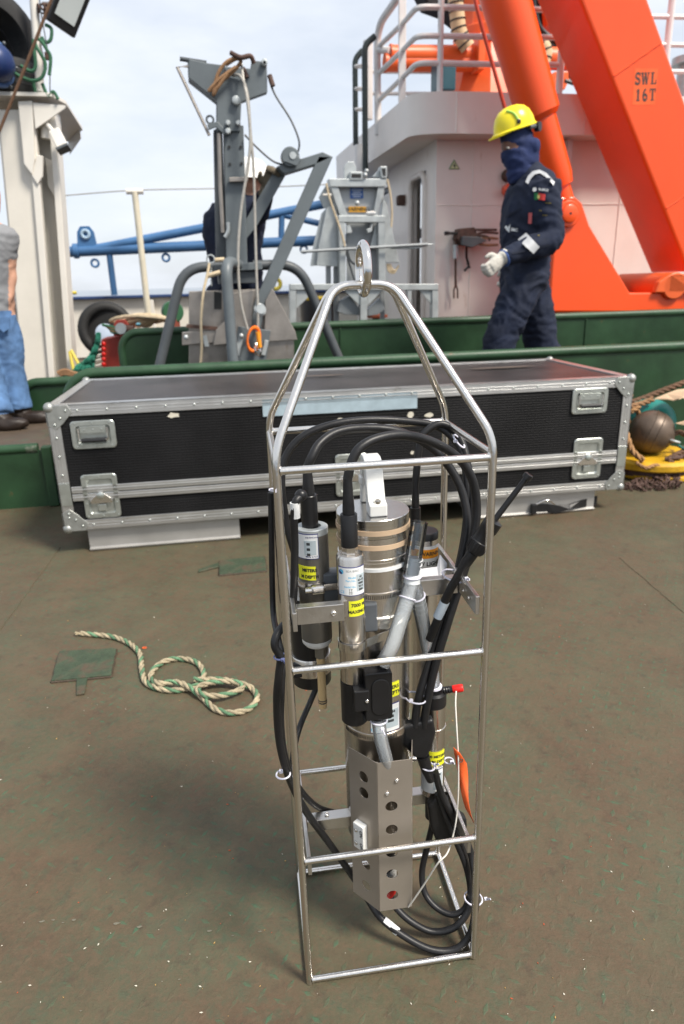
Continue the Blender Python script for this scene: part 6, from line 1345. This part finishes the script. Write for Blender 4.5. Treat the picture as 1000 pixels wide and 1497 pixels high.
MB().ball(W(202, 474, 5.45), (.018, .018, .012), 10).build('plastic_scrap', mat('cyan_scrap', (.2, .5, .6), .5), tb_)
gw = thing('green_drum_head', 'round green drum end behind the corer hoop leg', 'drum', Vector((W(252, 460, 6.3).x, 6.3, RD))); q = W(252, 456, 6.3); MB().lathe([(.09, -.05), (.09, .05)], frame(q, (.2, -1, 0)), 28).build('drum', greenw, gw, 35, .01); MB().tube([q, Vector((q.x, 6.3, RD+.003))], .04, 10).build('stand', greenw, gw)
MB().lathe([(.055, 0), (.055, .10)], T_((q.x, 6.3, W(252, 483, 6.3).z)), 16).build('red_cap', mat('rust_red2', (.2, .05, .03), .6), gw)
for k, (a, b) in enumerate((((102, 514), (109, 548)), ((104, 512), (119, 540)))):
    o = MB().tube([W(*a, 5.5), W(*b, 5.45)], .012, 8).build('yellow_stake', mat('yellow_pipe', (.72, .58, .08), .5)); tag(o, ('steeper of two thin yellow pipes at the foot of the cream tower', 'slanting yellow pipe between the net and the steeper yellow pipe')[k], 'pipe', 'yellow pipes by the tower')
o = MB().tube(fillet([AY(97, 434, BW-.05), AY(103, 428, BW-.05), AY(112, 428, BW-.05)], .05), .02, 8).build('yellow_hook', MATS['yellow_pipe']); tag(o, 'bent yellow hook on the blue cap rail beside the tower', 'hook')
o = thing('mooring_chock', 'yellow chock fitting on the blue cap rail behind the corer arm', 'chock', AY(403, 424, BW)); MB().torus(frame(AY(403, 415, BW), (0, 1, 0)), .06, .025, 20, 8).build('ring', MATS['yellow_pipe'], o)

# ================================================================== ROPE, BALL AND CHAIN at the right end of the case
yb_ = thing('yellow_plate', 'yellow painted lifting plate with rusty rim under the metal ball', 'plate', Vector((AZ(955, 705, 0).x, 3.55, .001)))
yc = AZ(962, 702, 0); yx, yy = yc.x+.06, 3.50
MB().lathe([(.26, .06), (.27, .065), (.27, .10), (.25, .115), (.12, .118)], T_((yx, yy, 0)), 36).build('upper_disc', yellowp, yb_, 30, .004); MB().lathe([(.235, .022), (.235, .058)], T_((yx, yy, 0)), 32).build('hub', rustm, yb_); MB().lathe([(.255, .002), (.26, .01), (.26, .030), (.24, .034)], T_((yx+.03, yy, 0)), 36).build('lower_disc', yellowp, yb_, 30, .003)
rd_ = MB().box((AZ(922, 712, 0).x-.02, 3.45, .02), (.10, .12, .035)).build('red_block', mat('red_block', (.30, .03, .025), .6, 0, .3, 10), None, 0, .006); tag(rd_, 'red painted block between the case corner and yellow plate', 'block')
ba = thing('metal_ball', 'brown metal ball with a ring eye resting on the yellow plate', 'ball', Vector((yx-.03, yy-.02, .12))); bc = Vector((yx-.035, yy-.03, .121+.125)); MB().ball(bc, .125, 32).build('ball', ballm, ba)
for k in (-.012, .03): 
    r_ = math.sqrt(.125**2-k*k); MB().torus(frame(bc+Vector((.5, -.35, -.2)).normalized()*k, (.5, -.35, -.2)), r_, .003, 40, 6).build('cast_rib', ballm, ba)
ex = bc+Vector((.075, -.105, -.035)); MB().torus(frame(ex, (.3, 0, 1), (1, 0, 0)), .03, .007, 20, 8).build('ring_eye', galv, ba); MB().box(ex+Vector((-.01, .01, -.0)), (.03, .03, .03)).build('knot', rustm, ba, 0, .008)
tf = thing('teal_float', 'teal plastic float behind the brown metal ball', 'float', Vector((yx+.10, yy+.2, .12))); fc = Vector((yx+.10, yy+.20, .25)); MB().ball(fc, (.16, .15, .145), 28).build('shell', tealp, tf); MB().torus(frame(fc, (.6, -.5, .5)), .153, .007, 40, 6).build('seam', tealp, tf)
cbx = thing('cardboard_sheet', 'torn brown cardboard sheet lying over the teal float', 'cardboard', fc+Vector((0, 0, .15))); q = [AY(957, 584, 3.45), AY(974, 577, 3.55), AY(990, 571, 3.6), AY(1040, 566, 3.6), AY(1040, 592, 3.4), AY(998, 582, 3.38), AY(993, 584, 3.37), AY(986, 586, 3.4), AY(975, 584, 3.42)]; MB().slab(q, (0, .002, .006)).build('sheet', card, cbx, 0)
o = MB().slab([AY(992, 620, 3.35), AY(1015, 614, 3.35), AY(1015, 624, 3.35)], (0, .03, 0)).build('cardboard_corner', card); tag(o, 'cardboard corner poking out beside the teal float', 'cardboard')
laid_rope('thick_rope', 'thick dark brown rope drawn taut along the green coaming', [AY(918, 590, 3.72), AY(940, 583, 3.76), AY(970, 571, 3.8), AY(1030, 548, 3.85)], .019, [darkrope]*3, n=7, step=.008)
laid_rope('thick_rope', 'brown rope looped tightly at the end of the black case', [AY(954, 584, 3.62), AY(938, 590, 3.6), AY(920, 594, 3.58), AY(913, 588, 3.57), AY(915, 577, 3.6), AY(922, 578, 3.63)], .017, [brownrope]*3, n=7, step=.008)
laid_rope('thick_rope', 'tan rope hanging down beside the case onto the yellow plate', [AY(914, 583, 3.50), AY(914, 600, 3.48), AY(913, 620, 3.45), AY(917, 640, 3.42), AY(924, 658, 3.38), AY(934, 668, 3.33), AY(941, 673, 3.31)], .017, [mat('tan_rope', (.36, .20, .09), .85, 0, .25, 30, .4, 200)]*3, n=7, step=.008)
laid_rope('thick_rope', 'tan rope loop between the case and the brown ball', [AY(916, 604, 3.6), AY(921, 620, 3.6), AY(929, 624, 3.6), AY(934, 612, 3.58), AY(931, 600, 3.57), AY(922, 602, 3.55), AY(935, 595, 3.55)], .014, [MATS['tan_rope']]*3, n=7, step=.008)
laid_rope('thick_rope', 'teal rope leading from the eye of the metal ball', [ex+Vector((.01, -.02, -.02)), ex+Vector((.05, -.03, -.04)), ex+Vector((.10, -.02, -.02)), ex+Vector((.15, .03, .03))], .008, [mat('teal_rope', (.03, .14, .12), .8, 0, .2, 30)]*3, n=6)
TR_ = MATS['tan_rope']
laid_rope('thick_rope', 'tan rope turns heaped between the case end and green coaming', [AY(912, 640, 3.66), AY(918, 624, 3.68), AY(930, 612, 3.70), AY(944, 604, 3.72), AY(956, 600, 3.74), AY(966, 592, 3.76), AY(952, 588, 3.74), AY(934, 596, 3.70), AY(920, 612, 3.68), AY(915, 634, 3.66), AY(922, 650, 3.62)], .018, [TR_]*3, n=7, step=.009)
laid_rope('thick_rope', 'dark brown rope coil spilling off the right side of the ball', [AY(980, 640, 3.40), AY(992, 632, 3.42), AY(1006, 640, 3.40), AY(1004, 656, 3.36), AY(990, 664, 3.32), AY(978, 672, 3.29), AY(990, 680, 3.27), AY(1012, 676, 3.28)], .015, [darkrope]*3, n=7, step=.008)
laid_rope('thick_rope', 'thin tan rope lying across the yellow plate in front of the ball', [AY(930, 676, 3.30), AY(944, 684, 3.27), AY(960, 680, 3.27), AY(976, 688, 3.25), AY(996, 684, 3.26), AY(1016, 690, 3.25)], .010, [TR_]*3, n=6, step=.006)
kn = thing('rusty_shackle', 'rusty knotted shackle lying on the yellow plate', 'shackle', Vector((yx-.02, yy-.19, .119)))
for k in range(3): MB().tube(smoothpath([Vector((yx-.05+.02*k, yy-.20, .128)), Vector((yx+.0+.02*k, yy-.215, .135)), Vector((yx+.05, yy-.19+.01*k, .13)), Vector((yx+.10, yy-.16-.02*k, .132))], 5), .010, 8).build('turn', rustm, kn)
ch = thing('rusty_chain', 'heap of rusty dark brown chain on the deck before the yellow plate', 'chain', AZ(950, 714, 0)); cmm = MB()
for i in range(85):
    p = AZ(random.uniform(917, 992), 0, 0) if False else AZ(random.uniform(915, 992), random.uniform(702, 718), 0); p.z = random.uniform(.008, .05)*max(.25, 1-abs((p.x-yx)/.3)); p.y = min(p.y, yy-.20+random.uniform(-.08, .0))
    n = Vector((random.uniform(-1, 1), random.uniform(-1, 1), random.uniform(-.6, .6))).normalized(); cmm.torus(frame(p+Vector((0, 0, .004)), n, n.orthogonal()), .018, .0050, 12, 6, .62)
cmm.build('links', rustm, ch, 60, kind='stuff')

# ================================================================== PEOPLE
def body(name, parts, par, voxel, assign, mats, sm=6, folds=1.0):
    """union of lofted limbs fused into one continuous skin"""
    m = MB(); parts(m); vs = m.v; fs = m.f
    me = bpy.data.meshes.new('tmp'); me.from_pydata([tuple(v) for v in vs], [], fs); me.update(); b = bmesh.new(); b.from_mesh(me); bmesh.ops.recalc_face_normals(b, faces=b.faces); b.to_mesh(me); b.free()
    ob = bpy.data.objects.new('tmp', me); COL.objects.link(ob); r = ob.modifiers.new('r', 'REMESH'); r.mode = 'VOXEL'; r.voxel_size = voxel; s = ob.modifiers.new('s', 'SMOOTH'); s.factor = .5; s.iterations = sm
    dg = bpy.context.evaluated_depsgraph_get(); ev = ob.evaluated_get(dg); e = bpy.data.meshes.new_from_object(ev)
    V = [v.co.copy() for v in e.vertices]; Fc = [tuple(p.vertices) for p in e.polygons]; bpy.data.objects.remove(ob)
    # cloth folds: push the skin along its normal with noise
    nn = [v.normal.copy() for v in e.vertices]
    def fold(v):
        w_ = mnoise.noise_vector(v*5)*.55
        q_ = v*1.0+w_*.16
        r1 = 1-abs(mnoise.noise(Vector((q_.x*7, q_.y*7, q_.z*15+q_.x*6))))*2; r2 = 1-abs(mnoise.noise(Vector((q_.x*16, q_.y*16, q_.z*22-q_.x*12))))*2
        return (r1*.010+r2*.005)*folds
    V = [v+n*fold(v) for v, n in zip(V, nn)]
    o = link(name, V, Fc, None, par, 180)
    for mm in mats: o.data.materials.append(mm)
    ce = WLOC[o.name]
    for p in o.data.polygons: p.material_index = assign(p.center+ce)
    return o
def ell(c, ax, ay): return (Vector(c), Vector(ax), Vector(ay))
# ---- walker in navy overalls and yellow helmet, seen from his left side, heading left
MY = 4.52
def H(px, py, y=MY): return AY(px, py, y)
man = thing('person', 'person in navy overalls, blue face scarf and yellow helmet walking past', 'person', Vector((H(758, 500).x, MY, RD)))
hip = H(768, 395); ch_ = H(776, 300); nk = H(772, 247); hdp = H(755, 212)
sh = H(797, 272, MY-.17); el = H(803, 350, MY-.22); wr = H(738, 377, MY-.25)
sh2 = H(783, 272, MY+.18); el2 = H(778, 345, MY+.24); wr2 = H(748, 395, MY+.22)
k1 = H(729, 505, MY-.09); k2 = H(792, 505, MY+.09)
f1 = Vector((k1.x-.03, MY-.10, RD+.09)); f2 = Vector((k2.x+.10, MY+.10, RD+.10))
def man_parts(m):
    X, Yv = Vector((1, 0, 0)), Vector((0, 1, 0))
    rows = [(H(764, 425), .135, .175), (H(767, 400), .150, .185), (H(768, 375), .145, .180), (H(766, 350), .140, .180), (H(768, 325), .145, .190), (H(772, 300), .150, .205), (H(777, 275), .140, .215), (H(780, 258), .100, .17), (H(776, 248), .075, .085), (H(770, 238), .066, .066)]
    m.loft([ell(c_, X*a, Yv*b) for c_, a, b in rows], 24)
    m.tube(smoothpath([hip+Vector((-.01, -.08, -.02)), hip.lerp(k1, .5)+Vector((-.01, -.09, 0))-Vector((0, hip.lerp(k1, .5).y-MY, 0))+Vector((0, 0, 0)), k1, k1.lerp(f1, .5)+Vector((.02, 0, 0)), f1], 5), [.128-.050*i/20 for i in range(21)], 16)
    m.tube(smoothpath([hip+Vector((.03, .08, -.02)), hip.lerp(k2, .5)+Vector((.03, .05, 0)), k2, k2.lerp(f2, .5)+Vector((.03, 0, 0)), f2], 5), [.135-.055*i/20 for i in range(21)], 16)
    for s_, e_, w_ in ((sh, el, wr), (sh2, el2, wr2)): m.tube(smoothpath([s_+Vector((0, 0, .02)), s_.lerp(e_, .5), e_, e_.lerp(w_, .5), w_], 5), [.088, .09, .088, .086, .084, .082, .08, .079, .078, .077, .078, .076, .072, .068, .064, .06, .058, .055, .052, .050, .046], 16)
    m.ball(hdp, (.090, .074, .112), 20); m.tube([nk-Vector((0, 0, .05)), hdp], .06, 14)
    for f_ in (f1, f2): m.ball(f_+Vector((-.07, 0, -.045)), (.14, .05, .045), 14); m.ball(f_+Vector((0, 0, -.02)), (.06, .055, .07), 12)
def man_mat(c_):
    if c_.z > H(770, 236).z: return 1
    if c_.z < RD+.13: return 2
    return 0
mb_ = body('body', man_parts, man, .011, man_mat, [navy, skin, shoe])
# scarf wound over head and neck, leaving a slit at the eyes
def scarf(m):
    X, Yv = Vector((1, 0, 0)), Vector((0, 1, 0)); tilt = Vector((.0, 0, 0))
    m.loft([ell(H(772, 262), X*.085, Yv*.095), ell(H(766, 252), X*.088, Yv*.083), ell(H(760, 242), X*.094, Yv*.082), ell(H(757, 231), X*.102, Yv*.083), ell(H(756, 222), X*.100, Yv*.082)], 24)
    m.loft([ell(H(760, 217), X*.092, Yv*.083), ell(H(757, 210), X*.097, Yv*.083), ell(H(755, 200), X*.100, Yv*.083), ell(H(753, 188), X*.092, Yv*.084)], 24)
    m.loft([ell(H(768, 240), X*.08, Yv*.086), ell(H(769, 226), X*.074, Yv*.086), ell(H(769, 210), X*.074, Yv*.086)], 20)
    m.ball(H(778, 214, MY-.05), (.045, .05, .05), 12); m.slab([H(776, 205, MY-.07), H(789, 216, MY-.07), H(788, 226, MY-.06), H(776, 220, MY-.07)], (0, .05, 0))
    m.loft([ell(H(762, 252), X*.09, Yv*.08), ell(H(756, 262), X*.055, Yv*.06), ell(H(749, 269), X*.02, Yv*.03)], 16)
sf = body('head_scarf', scarf, man, .010, lambda c_: 0, [scarfm], 4, .7)
hl = H(752, 188); HM = frame(hl, (-.30, -.06, 1), (1, 0, .30))
MB().lathe([(.148, -.004), (.146, .012), (.140, .045), (.122, .088), (.090, .120), (.045, .137), (.0001, .141)], HM @ Matrix.Diagonal((.90, .74, .92, 1)), 32, cap=False).build('helmet', yellowhat, man, 60)
MB().ball(H(742.5, 216.5, MY-.062), (.012, .010, .007), 10).build('eye', mat('eye_white', (.5, .48, .45), .3), man); MB().ball(H(741.5, 216.7, MY-.071), (.0055, .004, .0055), 8).build('iris', ink, man)
helm = bpy.data.objects[[o.name for o in man.children if o.name.startswith('helmet')][0]]
MB().lathe([(.138, -.006), (.160, -.012), (.162, -.006), (.146, .006)], HM @ Matrix.Diagonal((.90, .74, .92, 1)), 32, cap=False).build('rim', yellowhat, helm, 60)
MB().slab([HM @ Vector((-.125*math.cos(a)-(.050*math.cos(a*1.2) if abs(a) < 1.2 else 0), .106*math.sin(a), -.006-.016*math.cos(a))) for a in [(-1.1+2.2*k/12) for k in range(13)]], HM.to_3x3() @ Vector((0, 0, .010))).build('peak', yellowhat, helm, 40)
MB().tube(smoothpath([HM @ Vector((-.055, -.055, .106)), HM @ Vector((-.028, -.088, .080)), HM @ Vector((-.016, -.104, .042))], 5), .009, 8).build('reflective_strip', mat('lime_strip', (.45, .75, .12), .4), helm); MB().box(HM @ Vector((-.015, -.107, .030)), (.024, .012, .024)).build('clip', blackpl, helm, 0, .004)
MB().tube(smoothpath([HM @ Vector((.05, -.10, -.02)), HM @ Vector((.10, -.075, -.025)), HM @ Vector((.128, -.02, -.03))], 5), .013, 8).build('harness', greydark, helm); MB().lathe([(.028, 0), (.028, .03)], frame(HM @ Vector((.112, -.055, -.03)), (.6, -.7, 0)), 14).build('adjuster_knob', blackpl, helm)
# shoulder and sleeve bands, patch, prints
def onb(px, py, dy): return H(px, py, dy)
def band3(name, P, wd, m, par, t=.006, face=Vector((0, -1, 0))):
    mm = MB()
    for a, b in zip(P, P[1:]):
        d = (b-a).normalized(); s_ = d.cross(face).normalized()*wd/2; f_ = face*t; mm.hexa([a-s_, b-s_, b+s_, a+s_], [a-s_+f_, b-s_+f_, b+s_+f_, a+s_+f_])
    return mm.build(name, m, par, 60)
def surf(px, py):
    """point where the sight line meets the person's skin"""
    d = ray(px, py).normalized(); o = CAM-WLOC[mb_.name]; ok, loc, nrm, idx = mb_.ray_cast(o, d); return (loc+WLOC[mb_.name]) if ok else H(px, py, MY-.25)
def patch(name, L_, m, off=.006):
    P = [surf(*q) for q in L_]; vw = (CAM-P[0]).normalized()*off; n = len(P); k = n//2; V = [p+vw for p in P]
    return link(name, V, [(i, i+1, n-2-i, n-1-i) for i in range(k-1)], m, man, 60)
def strip_between(name, A_, B_, m, n=8, off=.007):
    up = [(A_[0]+(A_[2]-A_[0])*i/n, A_[1]+(A_[3]-A_[1])*i/n) for i in range(n+1)]; dn = [(B_[0]+(B_[2]-B_[0])*i/n, B_[1]+(B_[3]-B_[1])*i/n) for i in range(n+1)]; return patch(name, up+dn[::-1], m, off)
pa = [(768, 266), (772, 257), (779, 250), (789, 248), (799, 253), (807, 262), (811, 266)]; pb = [(772, 269), (776, 261), (782, 255), (789, 253), (797, 258), (805, 266), (809, 271)]
patch('shoulder_band', pa+pb[::-1], reflect, .012)
strip_between('sleeve_band', (769, 340, 789, 361), (757, 350, 780, 371), reflect, 3, .024)
strip_between('flag_green', (781, 282, 787, 282), (781, 292, 787, 292), mat('flag_green', (.02, .20, .06), .7), 3, .010); strip_between('flag_red', (787, 282, 797.5, 284), (787, 292, 796.5, 293), mat('flag_red', (.62, .05, .04), .7), 4, .010); strip_between('flag_crest', (785.4, 285, 789, 285), (785.4, 290, 789, 290), mat('flag_yellow', (.75, .62, .2), .7), 2, .013)
def bodytext(s, px, py, h, m=whitepap, dx=(1, 0, -.10), off=.014): p = surf(px, py)+(CAM-surf(px, py)).normalized()*off; text('lettering', s, h, frame(p, (CAM-p).normalized(), dx), m, man, .0008)
bodytext('RUMUS', 794.5, 277.5, .018); bodytext('S&C', 752, 336, .024, dx=(1, 0, -.12))
cp_ = surf(781.5, 277)+(CAM-surf(781.5, 277)).normalized()*.012; MB().lathe([(.012, 0), (.012, .001)], frame(cp_, CAM-cp_), 14).build('sleeve_logo', whitepap, man)
cp_ = surf(743, 334)+(CAM-surf(743, 334)).normalized()*.012; Mp = frame(cp_, CAM-cp_, (1, 0, 0)); lg = MB()
for a, b in ((-.014, .008), (.012, .016), (.006, -.014), (-.006, -.004), (.004, .004)): lg.lathe([(.0085, 0), (.0085, .001)], Mp @ T_((a, b, 0)), 10)
lg.build('chest_logo', whitepap, man)
strip_between('arm_badge', (772.5, 311, 778, 311), (772, 327, 777, 327), mat('badge_red', (.55, .12, .12), .7), 3, .010)
for px, py, l in ((797, 296, 9), (793, 314, 7), (788, 307, 4), (786, 343, 3)): strip_between('paint_smear', (px, py, px+l, py+.5), (px, py+1.2, px+l, py+1.6), mat('smear_ochre', (.22, .17, .03), .8), 3, .009)
strip_between('pocket_flap', (738, 316, 762, 303), (740, 318.5, 763, 305.5), mat('navy_seam', (.006, .010, .024), .8), 5, .008)
strip_between('waist_gather', (748, 369, 803, 357), (749, 372, 803, 360), MATS['navy_seam'], 8, .006)
# gloved hand: palm, four bent fingers and the thumb
def hand(name, w_, d1, up, m, par, s=1.0):
    d1 = Vector(d1).normalized(); up = Vector(up); up = (up-d1*up.dot(d1)).normalized(); sd = d1.cross(up)
    def parts(q):
        q.tube([w_-d1*.05*s, w_-d1*.01*s], [.044*s, .042*s], 14)
        q.loft([ell(w_-d1*.01*s, up*.038*s, sd*.028*s), ell(w_+d1*.04*s, up*.048*s, sd*.026*s), ell(w_+d1*.085*s, up*.046*s, sd*.022*s)], 16)
        for k, l in enumerate((.062, .072, .068, .054)):
            b = w_+d1*.08*s+up*(.033-.022*k)*s; e1 = b+d1*l*.45*s; e2 = e1+(d1*.35+sd*.9).normalized()*l*.42*s; e3 = e2+(sd*.5-d1*.7).normalized()*l*.36*s
            q.tube(smoothpath([b-d1*.015*s, e1, e2, e3], 4), [.0125*s]*10+[.0115*s, .010*s, .008*s], 10)
        t0_ = w_+d1*.02*s+up*.040*s; q.tube(smoothpath([t0_-up*.01*s, t0_+(d1*.6+up*.7)*.03*s+sd*.01*s, t0_+(d1*1.0+up*.45)*.058*s+sd*.02*s], 4), [.015*s]*6+[.0135*s, .012*s, .010*s], 10)
    return body(name, parts, par, .006*s, lambda c_: 0, [m], 3, .12)
hand('glove', wr+(H(716, 386, MY-.28)-wr)*.25, H(708, 402, MY-.27)-wr, (-.8, -.15, .6), glovem, man); hand('glove', wr2, Vector((-.4, 0, -.8)), (-1, 0, .2), glovem, man)
MB().torus(frame(wr+(H(716, 386, MY-.28)-wr)*.05, H(712, 392, MY-.28)-wr), .046, .009, 20, 8).build('cuff', mat('blue_cuff', (.05, .10, .28), .7), man)

# ---- man in jeans at the left edge, seen from behind
JY = 4.68
def J(px, py, y=JY): return AY(px, py, y)
jm = thing('person', 'person in grey t-shirt and blue jeans standing with back turned', 'person', Vector((J(0, 610).x, JY, RD)))
jc = J(-22, 450)
def jparts(m):
    X, Yv = Vector((1, 0, 0)), Vector((0, 1, 0))
    m.loft([ell(J(-26, y), X*a, Yv*b) for y, a, b in ((478, .165, .12), (460, .185, .13), (440, .180, .125), (415, .175, .12), (390, .185, .125), (365, .20, .13), (345, .205, .12), (335, .17, .10), (326, .08, .08), (316, .06, .06))], 24)
    fr = J(30, 606, JY-.02); fr.z = RD+.08; fl_ = J(3, 622, JY-.22); fl_.z = RD+.08
    m.tube(smoothpath([J(-6, 462), J(8, 500), J(12, 535), J(20, 570), fr], 5), [.108-.032*i/20 for i in range(21)], 16); m.tube(smoothpath([J(-38, 462), J(-30, 510, JY-.05), J(-22, 545, JY-.1), J(-10, 585, JY-.16), fl_], 5), [.125-.045*i/20 for i in range(21)], 16)
    m.tube(smoothpath([J(0, 346), J(6, 368), J(12, 398), J(12, 420, JY-.02), J(8, 446, JY-.05)], 5), [.06, .058, .056, .054, .052, .05, .048, .046, .045, .044, .043, .043, .042, .040, .038, .036, .034, .032, .031, .030, .03], 14)
    m.tube(smoothpath([J(-52, 348), J(-60, 375), J(-62, 400), J(-55, 430)], 5), .05, 14); m.ball(J(-22, 288), (.08, .10, .12), 18)
    for f_, dx in ((fr, .09), (fl_, .05)): m.ball(f_+Vector((dx, -.02, -.045)), (.115, .05, .042), 14); m.ball(f_+Vector((0, 0, -.02)), (.062, .058, .058), 12)
ex0, ex1 = J(9, 372).x, J(-48, 372).x; hem = J(0, 454).z; slv = J(0, 380).z; anc = RD+.10
def pxof(p): d = p-CAM; return 500+998*d.dot(CR)/d.dot(CF)
def jmat(c_):
    if c_.z > J(0, 328).z: return 2
    if c_.z < anc: return 3
    if c_.z < hem and pxof(c_) < 17 or c_.z < hem-.03: return 1
    if c_.z < slv and pxof(c_) > 12.5: return 2
    return 0
body('body', jparts, jm, .009, jmat, [greyshirt, denim, skinlt, shoe], 6, .55)
for s_ in (-1,): 
    p = J(5, 470, JY-.13); MB().slab([J(-1, 463, JY-.125), J(14, 464, JY-.12), J(14, 480, JY-.125), J(5, 486, JY-.13), J(-1, 480, JY-.13)], (0, .01, 0)).build('pocket', denim, jm, 40)
# ---- helper in white helmet behind the corer, hand on the arm
WY = 4.98
def Wh(px, py, y=WY): return AY(px, py, y)
wm = thing('person', 'person in navy overalls and white helmet half hidden behind the corer', 'person', Vector((Wh(345, 500).x, WY, RD)))
def wparts(m):
    X, Yv = Vector((1, 0, 0)), Vector((0, 1, 0))
    m.loft([ell(Wh(x, y), X*a, Yv*b) for x, y, a, b in ((348, 425, .16, .12), (346, 395, .17, .13), (344, 365, .17, .13), (342, 335, .20, .14), (344, 312, .20, .13), (352, 296, .13, .10), (358, 288, .06, .06), (360, 280, .055, .055))], 24)
    m.tube(smoothpath([Wh(325, 308), Wh(312, 330), Wh(312, 355), Wh(322, 380), Wh(345, 392, WY-.1)], 5), [.075-.03*i/20 for i in range(21)], 14)
    m.tube(smoothpath([Wh(368, 305, WY-.05), Wh(378, 312, WY-.12), Wh(385, 292, WY-.2), Wh(390, 280, WY-.26)], 6), [.07-.03*i/18 for i in range(19)], 14)
    m.ball(Wh(364, 268), (.085, .08, .115), 18); m.tube([Wh(360, 288), Wh(363, 272)], .055, 12); m.ball(Wh(370, 266, WY-.02), (.03, .02, .03), 10)
    for dx in (-.09, .10):
        a = Wh(348, 425); m.tube(smoothpath([a+Vector((dx, 0, .02)), Vector((a.x+dx*1.2, WY, .75)), Vector((a.x+dx*1.2, WY+.02, RD+.08))], 6), [.12-.045*i/12 for i in range(13)], 14); m.ball(Vector((a.x+dx*1.2-.02, WY-.06, RD+.045)), (.05, .13, .045), 12)
body('body', wparts, wm, .017, lambda c_: 1 if c_.z > Wh(360, 286).z and c_.x < Wh(384, 270).x else 0, [navy, skinlt])
hM = frame(Wh(364, 262), (.05, 0, 1), (1, 0, 0)); MB().lathe([(.165, -.006), (.150, 0), (.142, .03), (.125, .075), (.09, .11), (.04, .128), (.0001, .131)], hM @ Matrix.Diagonal((1.0, .85, 1, 1)), 28, cap=False).build('helmet', whitehat, wm, 60)
wg = Wh(391, 276, WY-.27); hand('glove', wg, (.25, -.3, .6), (-.8, 0, .5), mat('olive_glove', (.16, .13, .09), .85, 0, .2, 14, .4, 60), wm, 1.05)
